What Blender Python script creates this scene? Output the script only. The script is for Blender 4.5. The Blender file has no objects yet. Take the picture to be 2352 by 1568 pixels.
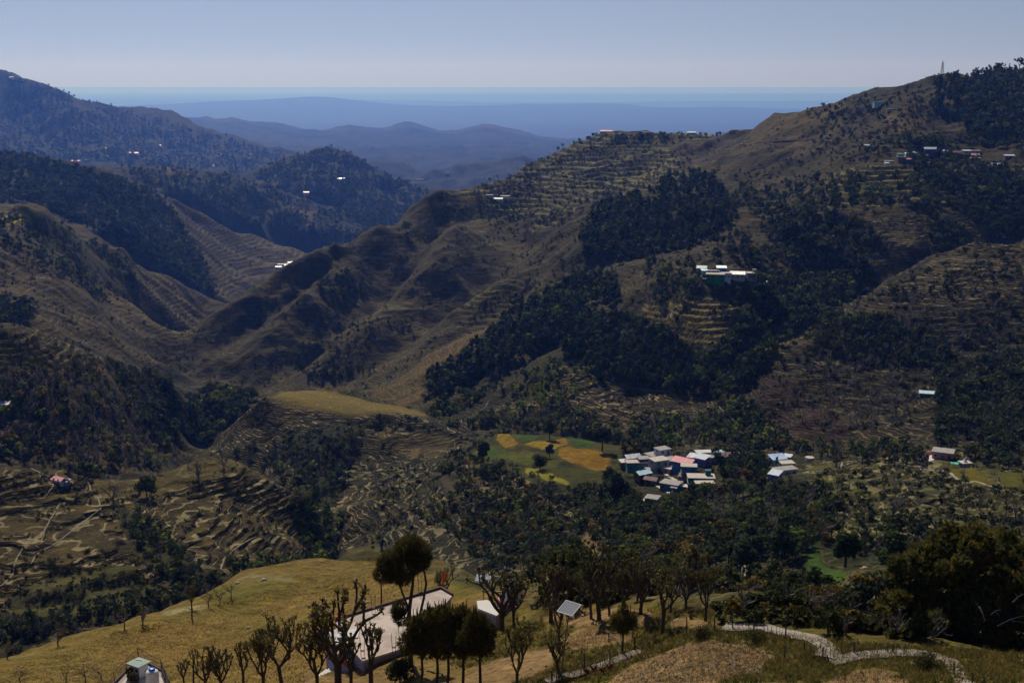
import bpy, math, random, time
import numpy as np
from mathutils import Vector, Matrix
T0 = time.time()
DETAIL = 1.0          # grid density of the terrain sheet
random.seed(7)
rng = np.random.default_rng(11)
sc = bpy.context.scene
COL = sc.collection
R = math.radians

# ------------------------------------------------------------------ camera
FPX = 1240.0                       # focal length in pixels of a 1024 wide frame
THETA = math.atan(263.0 / FPX)     # downward pitch
cam_d = bpy.data.cameras.new("camera")
cam_d.sensor_width = 36.0
cam_d.lens = 36.0 * FPX / 1024.0
cam_d.clip_start = 0.5
cam_d.clip_end = 300000.0
cam = bpy.data.objects.new("camera", cam_d)
COL.objects.link(cam)
cam.location = (0, 0, 0)
cam.rotation_euler = (math.pi / 2 - THETA, 0, 0)
sc.camera = cam

# ------------------------------------------------------------------ sky, sun, exposure
SUN_EL, SUN_AZ = R(47), R(-17)     # azimuth measured from +Y towards +X
w = bpy.data.worlds.new("World"); sc.world = w; w.use_nodes = True
nt = w.node_tree
bg = nt.nodes["Background"]
sky = nt.nodes.new("ShaderNodeTexSky"); sky.sky_type = 'NISHITA'; sky.sun_disc = False
sky.sun_elevation = SUN_EL; sky.sun_rotation = SUN_AZ
sky.altitude = 1500; sky.air_density = 1.0; sky.dust_density = 0.35; sky.ozone_density = 1.0
tintn = nt.nodes.new("ShaderNodeMix"); tintn.data_type = 'RGBA'; tintn.blend_type = 'MULTIPLY'; tintn.inputs[0].default_value = 1.0
tintn.inputs[7].default_value = (.975, .915, 1.06, 1)            # the evening-blue cast of the hazy sky
nt.links.new(sky.outputs[0], tintn.inputs[6]); 
tc_ = nt.nodes.new("ShaderNodeTexCoord"); sx_ = nt.nodes.new("ShaderNodeSeparateXYZ"); nt.links.new(tc_.outputs['Generated'], sx_.inputs[0])
mr_ = nt.nodes.new("ShaderNodeMapRange"); mr_.inputs[1].default_value = 0.0; mr_.inputs[2].default_value = .11; nt.links.new(sx_.outputs[2], mr_.inputs[0])
dim = nt.nodes.new("ShaderNodeMix"); dim.data_type = 'RGBA'; dim.inputs[6].default_value = (.66, .80, .87, 1); dim.inputs[7].default_value = (1.06, 1.02, 1.0, 1); nt.links.new(mr_.outputs[0], dim.inputs[0])
low = nt.nodes.new("ShaderNodeMix"); low.data_type = 'RGBA'; low.blend_type = 'MULTIPLY'; low.inputs[0].default_value = 1.0        # haze painted into the sky: darker and bluer towards the horizon
nt.links.new(tintn.outputs[2], low.inputs[6]); nt.links.new(dim.outputs[2], low.inputs[7]); nt.links.new(low.outputs[2], bg.inputs[0]); bg.inputs[1].default_value = 0.053
sl = bpy.data.lights.new("sun", 'SUN'); sl.energy = 4.8; sl.angle = R(0.5); sl.color = (1.0, 0.95, 0.85)
so = bpy.data.objects.new("sun", sl); COL.objects.link(so)
sd = Vector((math.sin(SUN_AZ) * math.cos(SUN_EL), math.cos(SUN_AZ) * math.cos(SUN_EL), math.sin(SUN_EL)))
so.rotation_euler = sd.to_track_quat('Z', 'Y').to_euler(); so.location = (0, 0, 300)
sc.view_settings.view_transform = 'Standard'; sc.view_settings.look = 'None'
sc.view_settings.exposure = -0.2; sc.view_settings.gamma = 1.0; sc.view_settings.use_curve_mapping = False
sc.cycles.use_denoising = True
sc.cycles.max_bounces = 5; sc.cycles.diffuse_bounces = 2; sc.cycles.glossy_bounces = 2
sc.cycles.transparent_max_bounces = 8; sc.cycles.volume_bounces = 1

# ------------------------------------------------------------------ pixel <-> place helpers (D = the photograph at 2352 px wide)
CT, ST = math.cos(THETA), math.sin(THETA)
K = 1024.0 / 2352.0
def slope_u(dx, dy):
    """D position -> (u = x/y, s = z/y) of the line of sight"""
    dx = np.asarray(dx, float); dy = np.asarray(dy, float)
    cu = (dx * K - 512) / FPX; cv = (341 - dy * K) / FPX
    yy = CT + cv * ST; zz = -ST + cv * CT
    return cu / yy, zz / yy
def to_px(u, s):
    """inverse: (u,s) -> D"""
    d = CT - s * ST                # depth along the view axis for y=1
    px = 512 + FPX * u / d
    py = 341 - FPX * (s * CT + ST) / d
    return px / K, py / K
def at(dx, dy, Y):
    u, s = slope_u(dx, dy)
    return Vector((float(u) * Y, Y, float(s) * Y))
def on_plane(dx, dy, z):
    u, s = slope_u(dx, dy); Y = z / float(s)
    return Vector((float(u) * Y, Y, z))

# ------------------------------------------------------------------ relief: lines and spots read off the land
CP = []   # u, lnY, s
def cp(dx, dy, Y, dz=0.0):
    u, s = slope_u(dx, dy); CP.append((float(u), math.log(Y), float(s) + dz / Y))
def line(pts, back=None, step=28.0):
    """polyline (dx,dy,Y[,dz]); back=(factor, drop) also lays the hidden far side of a crest"""
    pts = [tuple(p) + (0,) * (4 - len(p)) for p in pts]
    for a, b in zip(pts[:-1], pts[1:]):
        n = max(1, int(math.hypot(b[0] - a[0], b[1] - a[1]) / step))
        for i in range(n):
            t = i / n
            dx, dy = a[0] + (b[0] - a[0]) * t, a[1] + (b[1] - a[1]) * t
            Y = math.exp(math.log(a[2]) * (1 - t) + math.log(b[2]) * t); dz = a[3] + (b[3] - a[3]) * t
            cp(dx, dy, Y, dz)
            if back and i % 2 == 0: cp(dx, dy, Y * back[0], dz - back[1])
    p = pts[-1]; cp(*p)
    if back: cp(p[0], p[1], p[2] * back[0], p[3] - back[1])
def spots(*pts):
    for p in pts: cp(*p)

for dx in (-600, -100, 400, 1176, 1900, 2450, 3000):
    for Y, s in ((0.8, -1.9), (2.0, -1.0), (8.0, -.8), (20.0, -.70), (42.0, -.60)):
        u, _ = slope_u(dx, 1560); CP.append((float(u), math.log(Y), s))
# foreground hillside
line([(-600, 1600, 135), (0, 1568, 128), (400, 1568, 118), (700, 1568, 105), (1000, 1568, 92), (1300, 1568, 82), (1500, 1568, 72), (1800, 1568, 66), (2100, 1568, 64), (2352, 1568, 64), (2900, 1568, 70)], step=90)
line([(-700, 1560, 150), (0, 1512, 150), (171, 1468, 166), (325, 1430, 180), (434, 1396, 195), (533, 1341, 215), (684, 1322, 220), (800, 1297, 226), (871, 1287, 226), (986, 1298, 216), (1106, 1355, 185), (1240, 1402, 150), (1400, 1398, 135), (1600, 1415, 116), (1700, 1428, 104), (1850, 1442, 98), (2000, 1470, 88), (2150, 1480, 82), (2352, 1510, 78), (2900, 1560, 78)], back=(1.2, 26))
spots((300, 1500, 148), (500, 1480, 150), (600, 1420, 172), (800, 1370, 185), (700, 1480, 130), (1100, 1450, 120), (1300, 1450, 112), (1500, 1480, 90), (1700, 1500, 78), (1900, 1530, 72), (2200, 1530, 72))
spots((832, 1521, 102), (935, 1490, 105), (770, 1538, 100), (880, 1508, 103), (1010, 1462, 110), (850, 1400, 137), (950, 1375, 140), (900, 1340, 172), (1000, 1340, 165), (1060, 1372, 140), (870, 1308, 208), (950, 1310, 200))
# valley behind it, draining left into the ravine
line([(-600, 1520, 290, -20), (0, 1500, 280, -20), (400, 1400, 330, -16), (620, 1330, 400, -10), (740, 1290, 470, -6)], step=60)
line([(740, 1275, 500), (850, 1310, 430, -5), (1000, 1350, 350, -5), (1200, 1385, 285), (1500, 1395, 230), (1900, 1420, 180), (2352, 1480, 140), (2900, 1500, 130)], step=60)
# hill A (terraced fields, left)
line([(-600, 1540, 350), (0, 1475, 350), (170, 1452, 356), (300, 1420, 367), (430, 1372, 388), (520, 1332, 404), (650, 1300, 440)], step=50)
spots((0, 1300, 402), (200, 1250, 418), (-500, 1300, 402), (350, 1330, 395), (520, 1262, 430), (120, 1200, 440), (0, 1180, 445), (600, 1270, 450))
line([(-700, 1060, 470), (0, 1071, 476), (80, 1078, 482), (150, 1085, 484), (210, 1110, 480), (300, 1100, 486), (380, 1080, 500), (430, 1060, 512), (480, 1046, 520), (520, 1050, 524), (560, 1064, 524), (600, 1080, 520), (640, 1102, 516), (700, 1140, 512), (730, 1200, 508)], back=(1.1, 15))
line([(472, 1109, 492), (540, 1160, 482), (598, 1204, 474), (650, 1235, 470), (704, 1262, 474)], step=40)
line([(256, 1163, 455), (342, 1239, 430), (400, 1285, 408)], step=40)
spots((420, 1200, 450), (450, 1260, 434), (380, 1130, 480))
# ravine and river
line([(740, 1270, 500), (722, 1225, 535), (705, 1190, 565), (650, 1130, 630, -12), (560, 1085, 700, -14), (490, 1055, 750), (440, 1037, 800), (424, 980, 865), (405, 930, 950, -12), (390, 862, 1180), (415, 820, 1320), (470, 748, 1580), (497, 708, 1750), (560, 662, 2050, -12), (650, 614, 2350)], step=40)
# slope right of the ravine up to the yellow fields
line([(800, 1262, 518), (870, 1292, 480), (950, 1290, 455), (1060, 1290, 425), (1200, 1290, 385), (1340, 1290, 350)], step=60)
line([(1040, 985, 745), (960, 1060, 680), (880, 1120, 620), (800, 1190, 560), (750, 1245, 520)], step=40)
line([(760, 1100, 640, -8), (800, 1030, 690, -12), (870, 975, 735, -4)], step=40)
spots((860, 1180, 565), (950, 1120, 590), (1000, 1190, 510), (1100, 1150, 515), (1250, 1170, 468), (1400, 1185, 435), (1020, 1050, 650), (1100, 1015, 660), (1080, 1080, 580), (1340, 1230, 395))
# meadow spur
line([(612, 915, 775), (700, 932, 762), (800, 952, 750), (880, 946, 748), (960, 955, 745), (1000, 978, 735)], step=40)
line([(640, 897, 835), (720, 895, 845), (830, 917, 825)], back=(1.05, 14))
line([(830, 917, 825), (920, 931, 805), (980, 950, 790), (1050, 985, 745)], back=(1.03, 4))
line([(600, 920, 782), (540, 972, 786), (482, 1032, 790)], back=(1.1, 20))
spots((650, 1000, 738), (760, 1010, 715), (700, 1080, 675), (620, 1070, 700), (900, 1000, 715), (570, 1050, 735))
# field plateau, village 1
line([(1140, 995, 640), (1250, 1000, 636), (1350, 1008, 628), (1410, 1025, 615)], back=(1.1, 12))
spots((1400, 1075, 570), (1250, 1060, 575), (1120, 1060, 590), (1300, 1110, 528), (1180, 1100, 545), (1420, 1125, 515),
      (1450, 1062, 560), (1550, 1040, 568), (1700, 1050, 560), (1500, 1120, 505), (1600, 1110, 505), (1480, 1165, 462), (1700, 1100, 515), (1800, 1080, 530), (1900, 1060, 545))
line([(1070, 985, 770), (1200, 985, 745), (1350, 990, 715), (1500, 992, 695), (1610, 965, 715), (1652, 917, 742), (1690, 854, 778), (1760, 784, 812, -4), (1840, 739, 845, -6), (1950, 694, 885, -8), (2050, 634, 925, -8), (2200, 577, 975, -6), (2320, 540, 1000, -6)], step=40)
spots((1500, 1210, 415), (1600, 1260, 365), (1700, 1335, 305), (1900, 1305, 310), (1850, 1200, 375), (2000, 1150, 420), (2100, 1100, 455), (2352, 1200, 375), (2352, 1110, 440), (2150, 1042, 520), (2210, 1060, 505), (2300, 1095, 455), (2000, 1230, 365), (2200, 1310, 310), (2352, 1360, 280), (2700, 1250, 360), (1980, 1060, 535))
# hill E
line([(1750, 985, 655), (1850, 1005, 620), (1950, 1003, 618), (2100, 1008, 600), (2300, 1022, 575), (2700, 1050, 560)], step=60)
line([(1690, 868, 730), (1740, 820, 748), (1800, 778, 765), (1860, 742, 780), (1930, 705, 798), (2000, 668, 828), (2060, 628, 858), (2140, 592, 888), (2230, 572, 905), (2352, 540, 930), (2700, 470, 970)], back=(1.045, 8))
spots((1850, 900, 690), (2000, 850, 722), (2150, 800, 742), (2300, 750, 770), (2200, 930, 650), (2352, 900, 660), (2700, 850, 700), (1760, 930, 680))
# slope up to village 3 and the skyline right
line([(1780, 488, 1040), (1900, 494, 1022), (2050, 482, 1016), (2200, 466, 1045), (2320, 440, 1080), (2700, 400, 1080)], step=60)
spots((2100, 560, 965), (2000, 605, 945), (2220, 530, 1000), (1900, 560, 975), (2200, 400, 1110),
      (2030, 372, 1145), (2150, 362, 1150), (2250, 362, 1150), (2352, 372, 1140), (2700, 372, 1100), (1900, 400, 1150), (1950, 330, 1260), (2100, 300, 1310), (2200, 260, 1360), (2352, 250, 1300), (2700, 230, 1250))
line([(1690, 308, 1700), (1740, 288, 1680), (1800, 260, 1650), (1860, 236, 1620), (1950, 212, 1600), (2060, 197, 1580), (2150, 186, 1550), (2200, 178, 1530), (2300, 172, 1480), (2352, 166, 1430), (2700, 140, 1350), (3000, 120, 1300)], back=(1.12, 50))
spots((1700, 345, 1580), (1750, 400, 1400), (1640, 430, 1380), (1800, 450, 1180), (1700, 500, 1150), (1850, 340, 1400),
      (1600, 642, 858), (1660, 637, 858), (1750, 640, 862), (1620, 605, 900), (1750, 590, 925), (1500, 622, 950), (1650, 560, 970), (1800, 560, 990), (1850, 640, 935), (1900, 620, 960), (1780, 720, 868), (1960, 640, 935),
      (1550, 720, 830), (1700, 700, 820), (1650, 800, 785), (1500, 690, 880), (1750, 740, 845),
      (1350, 560, 1090), (1450, 592, 1020), (1550, 560, 1030), (1650, 480, 1160), (1450, 460, 1260), (1600, 400, 1370), (1380, 500, 1190), (1330, 620, 1050),
      (1250, 660, 1030), (1400, 660, 965), (1350, 760, 885), (1500, 780, 850), (1600, 860, 785), (1250, 740, 925), (1150, 790, 920), (1050, 850, 882), (985, 900, 862), (1100, 880, 852), (1200, 830, 862), (1330, 840, 832), (1450, 900, 790), (1450, 965, 725), (1240, 890, 800), (1600, 920, 745))
line([(1340, 830, 845), (1300, 870, 815), (1240, 900, 795), (1150, 945, 780), (1070, 975, 775)], step=40)
line([(1290, 815, 850), (1260, 855, 825), (1180, 900, 812), (1100, 935, 806), (1010, 965, 800)], step=40)
line([(1380, 835, 830), (1390, 890, 790), (1330, 930, 765), (1250, 970, 745)], step=50)
# ribs and gullies on the long spur
line([(1166, 731, 990), (1100, 760, 985), (985, 813, 960), (920, 865, 935), (855, 918, 915)], step=35)
line([(1307, 514, 1230), (1260, 555, 1200), (1207, 596, 1170), (1140, 650, 1140), (1071, 705, 1110), (1043, 716, 1105), (990, 760, 1080), (937, 800, 1065), (850, 850, 1045), (752, 893, 1035)], step=35)
line([(1190, 690, 1120), (1120, 722, 1090, -6), (1040, 762, 1060, -10), (985, 800, 1040, -10), (920, 840, 1020, -8), (862, 888, 1000, -4)], step=35)
line([(1230, 545, 1330), (1150, 640, 1240, -9), (1040, 690, 1200, -14), (950, 758, 1150, -15), (850, 830, 1110, -12), (758, 888, 1080, -4)], step=35)
line([(1047, 514, 1350), (992, 576, 1285), (940, 645, 1235), (900, 700, 1195), (859, 716, 1185), (800, 770, 1150), (746, 823, 1125), (700, 880, 1105)], step=35)
line([(1000, 535, 1420, -8), (900, 650, 1300, -14), (800, 705, 1250, -16), (720, 800, 1190, -12), (660, 880, 1150)], step=40)
line([(860, 560, 1380), (780, 625, 1310, 5), (700, 700, 1250, 8), (620, 780, 1205, 7), (560, 850, 1168)], step=40)
line([(800, 580, 1375), (700, 660, 1310, -7), (600, 740, 1250, -10), (500, 830, 1182, -5)], step=40)
spots((450, 855, 1175), (600, 893, 1145), (540, 885, 1155))
line([(394, 858, 1185), (420, 825, 1205), (460, 775, 1230), (500, 716, 1255), (550, 682, 1280), (600, 650, 1300), (660, 614, 1325), (740, 577, 1350), (800, 550, 1380), (870, 524, 1410), (940, 510, 1440), (965, 486, 1460), (985, 458, 1480), (1010, 440, 1500), (1080, 430, 1560), (1130, 412, 1650), (1180, 398, 1750), (1210, 372, 1780), (1250, 351, 1800), (1290, 331, 1830), (1330, 316, 1850), (1400, 309, 1880), (1550, 308, 1900), (1650, 309, 1800), (1690, 308, 1700)], back=(1.12, 70))
spots((1250, 400, 1700), (1350, 400, 1680), (1500, 390, 1680), (1300, 460, 1500), (1150, 455, 1530), (1080, 470, 1480), (1200, 520, 1380), (1400, 440, 1460), (1550, 340, 1790), (1100, 560, 1330), (1400, 350, 1790), (1250, 370, 1770))
# wooded bench right of the river
line([(490, 893, 965), (554, 906, 950), (600, 915, 925)], back=(1.08, 16), step=40)
spots((480, 930, 900), (540, 955, 872), (455, 965, 880), (500, 1005, 835))
# hill H
line([(-700, 735, 670), (0, 748, 690), (60, 751, 700), (110, 767, 715), (160, 792, 735), (230, 810, 760), (290, 837, 790), (350, 860, 820), (395, 880, 835), (418, 915, 850)], back=(1.12, 32))
spots((0, 850, 664), (150, 885, 674), (280, 905, 715), (370, 940, 775), (400, 985, 815), (100, 985, 642), (250, 985, 668), (350, 1025, 715), (400, 1050, 765), (-500, 900, 640), (-500, 1050, 605))
line([(-600, 1068, 600), (0, 1066, 600), (200, 1095, 600), (340, 1090, 620, -4), (420, 1060, 690, -6)], step=60)
# hill I
line([(-700, 440, 1280), (0, 466, 1300), (58, 470, 1310), (113, 493, 1350), (191, 541, 1420), (290, 585, 1500), (350, 627, 1560), (420, 657, 1600), (461, 678, 1640), (492, 702, 1680)], back=(1.1, 50))
spots((0, 600, 1150), (50, 700, 1050), (200, 620, 1310), (100, 560, 1250), (360, 750, 1310), (-500, 600, 1130), (-500, 720, 1000))
line([(90, 560, 1270), (137, 652, 1160), (190, 700, 1140), (239, 738, 1135), (325, 803, 1150), (385, 845, 1160)], step=40)
line([(60, 640, 1170), (110, 720, 1060, -4), (200, 780, 1030, -6), (290, 830, 1030, -4)], step=45)
line([(240, 640, 1380), (294, 700, 1310), (360, 750, 1290), (420, 800, 1290)], step=45)
line([(200, 640, 1300, -4), (250, 700, 1220, -6), (330, 770, 1200, -6)], step=45)
line([(330, 650, 1500), (380, 700, 1450), (440, 750, 1450)], step=45)
# hill J
line([(-700, 330, 2300), (0, 356, 2300), (60, 354, 2300), (110, 376, 2250), (160, 388, 2250), (230, 393, 2250), (290, 413, 2270), (340, 432, 2300), (372, 449, 2320), (430, 477, 2380), (500, 505, 2450), (560, 527, 2520), (620, 550, 2580), (680, 574, 2600), (722, 584, 2600)], back=(1.13, 75))
spots((0, 440, 1950), (100, 452, 1980), (200, 482, 1930), (200, 534, 1700), (300, 525, 1880), (350, 600, 1850), (430, 622, 1900), (480, 682, 1850), (560, 640, 2100), (640, 600, 2330), (-500, 430, 1900))
line([(372, 449, 2320), (420, 520, 2180), (470, 590, 2050), (500, 650, 1950)], step=40)
line([(430, 500, 2320, -4), (490, 570, 2220, -10), (530, 625, 2120, -6)], step=40)
line([(520, 530, 2450), (570, 580, 2330), (610, 615, 2250)], step=40)
line([(230, 400, 2240), (270, 480, 2050), (330, 560, 1900)], step=40)
line([(130, 400, 2240, -10), (160, 460, 2050, -15), (230, 530, 1850, -10)], step=40)
# hill K
line([(180, 400, 3350), (270, 391, 3300), (350, 388, 3200), (420, 389, 3200), (500, 400, 3200), (560, 414, 3250), (620, 432, 3300), (660, 449, 3350), (720, 472, 3300)], back=(1.1, 70))
spots((400, 440, 2850), (500, 472, 2880), (600, 502, 2920), (760, 572, 2880), (850, 548, 3000), (650, 470, 3150), (560, 480, 3000, -25), (450, 430, 2980))
line([(660, 470, 3200), (700, 505, 3050), (716, 518, 3000)], step=30)
line([(716, 535, 2990, -25), (740, 560, 2900, -10)], step=30)
line([(770, 500, 3200), (800, 530, 3080), (820, 560, 2950)], step=30)
# hill L
line([(575, 404, 4000), (620, 380, 4050), (680, 359, 4150), (730, 344, 4200), (762, 339, 4200), (800, 349, 4200), (850, 377, 4200), (900, 402, 4200), (950, 430, 4200), (995, 450, 4200)], back=(1.1, 110))
spots((700, 430, 3720), (800, 430, 3720), (900, 470, 3620), (760, 482, 3480), (850, 502, 3320), (950, 490, 3500), (620, 425, 3660))
line([(762, 342, 4190), (740, 390, 3920), (700, 430, 3700)], step=30)
line([(810, 370, 4080, -20), (800, 420, 3780, -25)], step=30)
# hill M
line([(-700, 150, 6250), (0, 168, 6250), (55, 185, 6250), (120, 196, 6250), (164, 216, 6375), (236, 237, 6500), (284, 249, 6625), (308, 258, 6875), (328, 249, 7062), (393, 267, 7375), (424, 279, 7375), (460, 296, 7312), (496, 312, 7125), (533, 308, 7000), (581, 315, 7000), (615, 339, 6875), (650, 353, 6812), (690, 358, 6750)], back=(1.1, 130))
spots((0, 280, 5775), (150, 300, 5650), (300, 330, 5650), (450, 352, 5775), (560, 370, 5750), (100, 350, 5187), (300, 380, 5062), (500, 392, 5312), (620, 382, 5625), (-500, 300, 5500))
line([(120, 200, 6225), (160, 260, 5900), (230, 320, 5600), (280, 360, 5250)], step=35)
line([(60, 215, 6125, -30), (80, 290, 5700, -40), (160, 345, 5312, -20)], step=35)
line([(240, 250, 6475, -20), (300, 300, 6000, -40), (380, 345, 5687, -30)], step=35)
line([(424, 285, 7312), (470, 335, 6250), (520, 365, 5875)], step=35)
# ridge N and the hills in front of it
line([(360, 262, 13832), (396, 263, 14196), (448, 273, 14560), (475, 266, 14560), (506, 277, 14560), (530, 270, 14560), (574, 278, 14560), (639, 283, 14560), (690, 292, 14560), (735, 297, 14560), (765, 292, 14560), (797, 284, 14560), (835, 293, 14560), (876, 296, 14560), (917, 282, 14560), (941, 280, 14560), (975, 290, 14560), (1009, 300, 14560), (1047, 298, 14560), (1080, 289, 14560), (1112, 281, 14560), (1156, 292, 14560), (1242, 309, 14560), (1310, 316, 14560), (1500, 330, 14560), (2000, 345, 14560), (3000, 350, 14560)], back=(1.1, 230))
spots((600, 322, 11500), (700, 345, 9500), (850, 340, 10000), (1000, 352, 9500), (1150, 340, 10300), (1250, 342, 11000), (760, 325, 11000, -60), (1040, 330, 11000, -70), (880, 320, 12000), (1110, 320, 12000), (960, 315, 12300))
line([(800, 360, 7000, -20), (830, 357, 6900), (880, 356, 6900), (930, 363, 6900), (980, 394, 6800)], back=(1.07, 80))
line([(1200, 368, 6300), (1120, 380, 6200), (1040, 389, 6100), (970, 401, 6000)], back=(1.07, 70))
spots((1000, 432, 5600), (1100, 405, 5800), (930, 420, 5950, -30))
for dx_, dy_ in ((396, 263), (448, 273), (475, 266), (506, 277), (530, 270), (574, 278), (639, 283), (690, 292), (735, 297), (765, 292), (797, 284), (835, 293), (876, 296), (917, 283), (941, 280), (975, 290), (1009, 300), (1047, 298), (1080, 289), (1112, 281), (1156, 292), (1200, 301), (1242, 309), (1310, 316)):
    cp(dx_, dy_ + 5, 14150); cp(dx_, dy_ + 13, 13400); cp(dx_, dy_ + 6, 15000)
line([(930, 296, 13200), (915, 312, 12300), (900, 335, 11000)], step=20); line([(1115, 298, 13200), (1135, 314, 12300), (1160, 335, 11000)], step=20); line([(795, 300, 13200), (788, 314, 12300), (770, 336, 10500)], step=20)
line([(865, 312, 13200, -50), (850, 335, 11300, -60)], step=20); line([(1030, 315, 13200, -60), (1040, 338, 11300, -70)], step=20); line([(720, 312, 13200, -50), (700, 335, 11000, -50)], step=20)
# plains and the low ranges on them
for dx in range(-700, 3101, 250):
    u, _ = slope_u(dx, 260)
    for Y in (19500, 24000, 31000, 50000, 65000, 82000, 100000):
        z = -930 - (Y - 11000) * 0.0005
        CP.append((float(u), math.log(Y), z / Y))
line([(-400, 248, 39000), (200, 244, 39000), (330, 243, 39000), (480, 233, 39000), (600, 229, 39000), (704, 221, 39000), (760, 222, 39000), (803, 228, 39000), (860, 234, 39000), (930, 242, 39000)], back=(1.09, 230), step=60)
line([(780, 226, 56000), (850, 230, 56000), (935, 228, 56000), (1060, 234, 56000)], back=(1.07, 150), step=60)
line([(1000, 247, 38500), (1043, 243, 38500), (1156, 241, 38500), (1197, 238, 38500), (1276, 239, 38500), (1361, 237, 38500), (1430, 238, 38500), (1548, 249, 38000), (1650, 243, 38000), (1753, 249, 38000), (2000, 252, 38000), (2900, 255, 38000)], back=(1.09, 230), step=60)
line([(1480, 236, 57000), (1548, 233, 57000), (1661, 231, 57000), (1712, 234, 57000), (1822, 233, 57000), (2300, 234, 57000), (2900, 236, 57000)], back=(1.07, 180), step=60)

def solve_relief():
    P = np.array(CP)
    # merge near-duplicates so that the system stays well behaved
    key = np.round(P[:, :2] / 0.004).astype(int)
    _, idx = np.unique(key, axis=0, return_index=True)
    P = P[np.sort(idx)]
    X, s = P[:, :2], P[:, 2]
    n = len(X)
    D = np.sqrt(((X[:, None] - X[None]) ** 2).sum(-1) + 1e-6)
    A = np.zeros((n + 3, n + 3)); A[:n, :n] = D - np.eye(n) * 0.0006
    A[:n, n] = 1; A[:n, n + 1:] = X; A[n, :n] = 1; A[n + 1:, :n] = X.T
    b = np.zeros(n + 3); b[:n] = s
    return X, np.linalg.solve(A, b)
X_CP, W_CP = solve_relief()
def eval_relief(uu, vv):
    out = np.empty(uu.size); n = len(X_CP); u = uu.ravel(); v = vv.ravel()
    for i in range(0, u.size, 20000):
        a = u[i:i + 20000, None]; b = v[i:i + 20000, None]
        D = np.sqrt((a - X_CP[:, 0]) ** 2 + (b - X_CP[:, 1]) ** 2 + 1e-6)
        out[i:i + 20000] = D @ W_CP[:n] + W_CP[n] + u[i:i + 20000] * W_CP[n + 1] + v[i:i + 20000] * W_CP[n + 2]
    return out.reshape(uu.shape)

# grid of the sheet: u = x/y across, v = ln(y) away from the eye
def seq(segs):
    out = []
    for a, b, st in segs:
        n = max(1, int(round((b - a) / st))); out += [a + (b - a) * i / n for i in range(n)]
    out.append(segs[-1][1]); return np.array(out)
du, dv = 0.0009 / DETAIL, 0.0019 / DETAIL
L = math.log
U = seq([(-.85, -.47, .012), (-.47, .47, du), (.47, .85, .012)])
V = seq([(L(.8), L(55), .06), (L(55), L(130), dv * 1.3), (L(130), L(1300), dv), (L(1300), L(2800), dv * 1.2), (L(2800), L(8200), dv * 2), (L(8200), L(18000), dv * 3), (L(18000), L(105000), dv * 6)])
Uc = seq([(-.86, .86, .0045)]); Vc = seq([(L(.75), L(55), .1), (L(55), L(9000), .0085), (L(9000), L(19000), .012), (L(19000), L(110000), .022)])
Sc = eval_relief(*np.meshgrid(Uc, Vc))
def catmull(src, dst):
    """interpolation weights from an uneven axis onto another, cubic on the index"""
    i = np.clip(np.searchsorted(src, dst) - 1, 1, len(src) - 3); t = (dst - src[i]) / (src[i + 1] - src[i])
    M = np.zeros((len(dst), len(src))); r = np.arange(len(dst))
    w = [-.5 * t + t ** 2 - .5 * t ** 3, 1 - 2.5 * t ** 2 + 1.5 * t ** 3, .5 * t + 2 * t ** 2 - 1.5 * t ** 3, -.5 * t ** 2 + .5 * t ** 3]
    for k in range(4): M[r, i + k - 1] += w[k]
    return M
S = catmull(Vc, V) @ Sc @ catmull(Uc, U).T            # rows V, cols U
YY = np.exp(V)[:, None] * np.ones((1, len(U))); XX = YY * U[None, :]
Z = S * YY
UU = np.broadcast_to(U[None, :], Z.shape)
PX, PY = to_px(UU, S)                                  # D position of every vertex (before the small relief)

# ---- noise
_tab = rng.random((256, 256)) * 2 * np.pi
_gx, _gy = np.cos(_tab).astype(np.float32), np.sin(_tab).astype(np.float32)
def gnoise(x, y, off=0):
    x = x + off * 37.7; y = y - off * 61.3
    xi = np.floor(x).astype(np.int64); yi = np.floor(y).astype(np.int64)
    fx = (x - xi).astype(np.float32); fy = (y - yi).astype(np.float32)
    a0, a1, b0, b1 = xi & 255, (xi + 1) & 255, yi & 255, (yi + 1) & 255
    sx = fx * fx * fx * (fx * (fx * 6 - 15) + 10); sy = fy * fy * fy * (fy * (fy * 6 - 15) + 10)
    n00 = _gx[a0, b0] * fx + _gy[a0, b0] * fy; n10 = _gx[a1, b0] * (fx - 1) + _gy[a1, b0] * fy
    n01 = _gx[a0, b1] * fx + _gy[a0, b1] * (fy - 1); n11 = _gx[a1, b1] * (fx - 1) + _gy[a1, b1] * (fy - 1)
    return ((n00 * (1 - sx) + n10 * sx) * (1 - sy) + (n01 * (1 - sx) + n11 * sx) * sy) * 1.5
def sstep(a, b, x):
    t = np.clip((x - a) / (b - a), 0, 1); return t * t * (3 - 2 * t)
def in_poly(poly, px, py):
    poly = np.asarray(poly, float); x0, y0 = poly.min(0); x1, y1 = poly.max(0)
    m = (px >= x0) & (px <= x1) & (py >= y0) & (py <= y1); idx = np.nonzero(m)
    x = px[idx]; y = py[idx]; c = np.zeros(x.shape, bool); n = len(poly)
    for i in range(n):
        xa, ya = poly[i]; xb, yb = poly[(i + 1) % n]
        if ya == yb: continue
        c ^= ((ya > y) != (yb > y)) & (x < (xb - xa) * (y - ya) / (yb - ya) + xa)
    out = np.zeros(px.shape, bool); out[idx] = c; return out
# ------------------------------------------------------------------ what covers the land (polygons in D, kept by distance)
OLIVE, OLIVE2 = (.215, .165, .06), (.165, .15, .05)
BROWN, RUST, SOIL = (.135, .108, .044), (.145, .11, .042), (.30, .205, .14)
SCRUB, WOOD, BURNT = (.060, .062, .026), (.030, .034, .016), (.075, .042, .032)
CROP, MUST, PALE = (.065, .13, .016), (.34, .20, .012), (.42, .33, .23)
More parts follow.
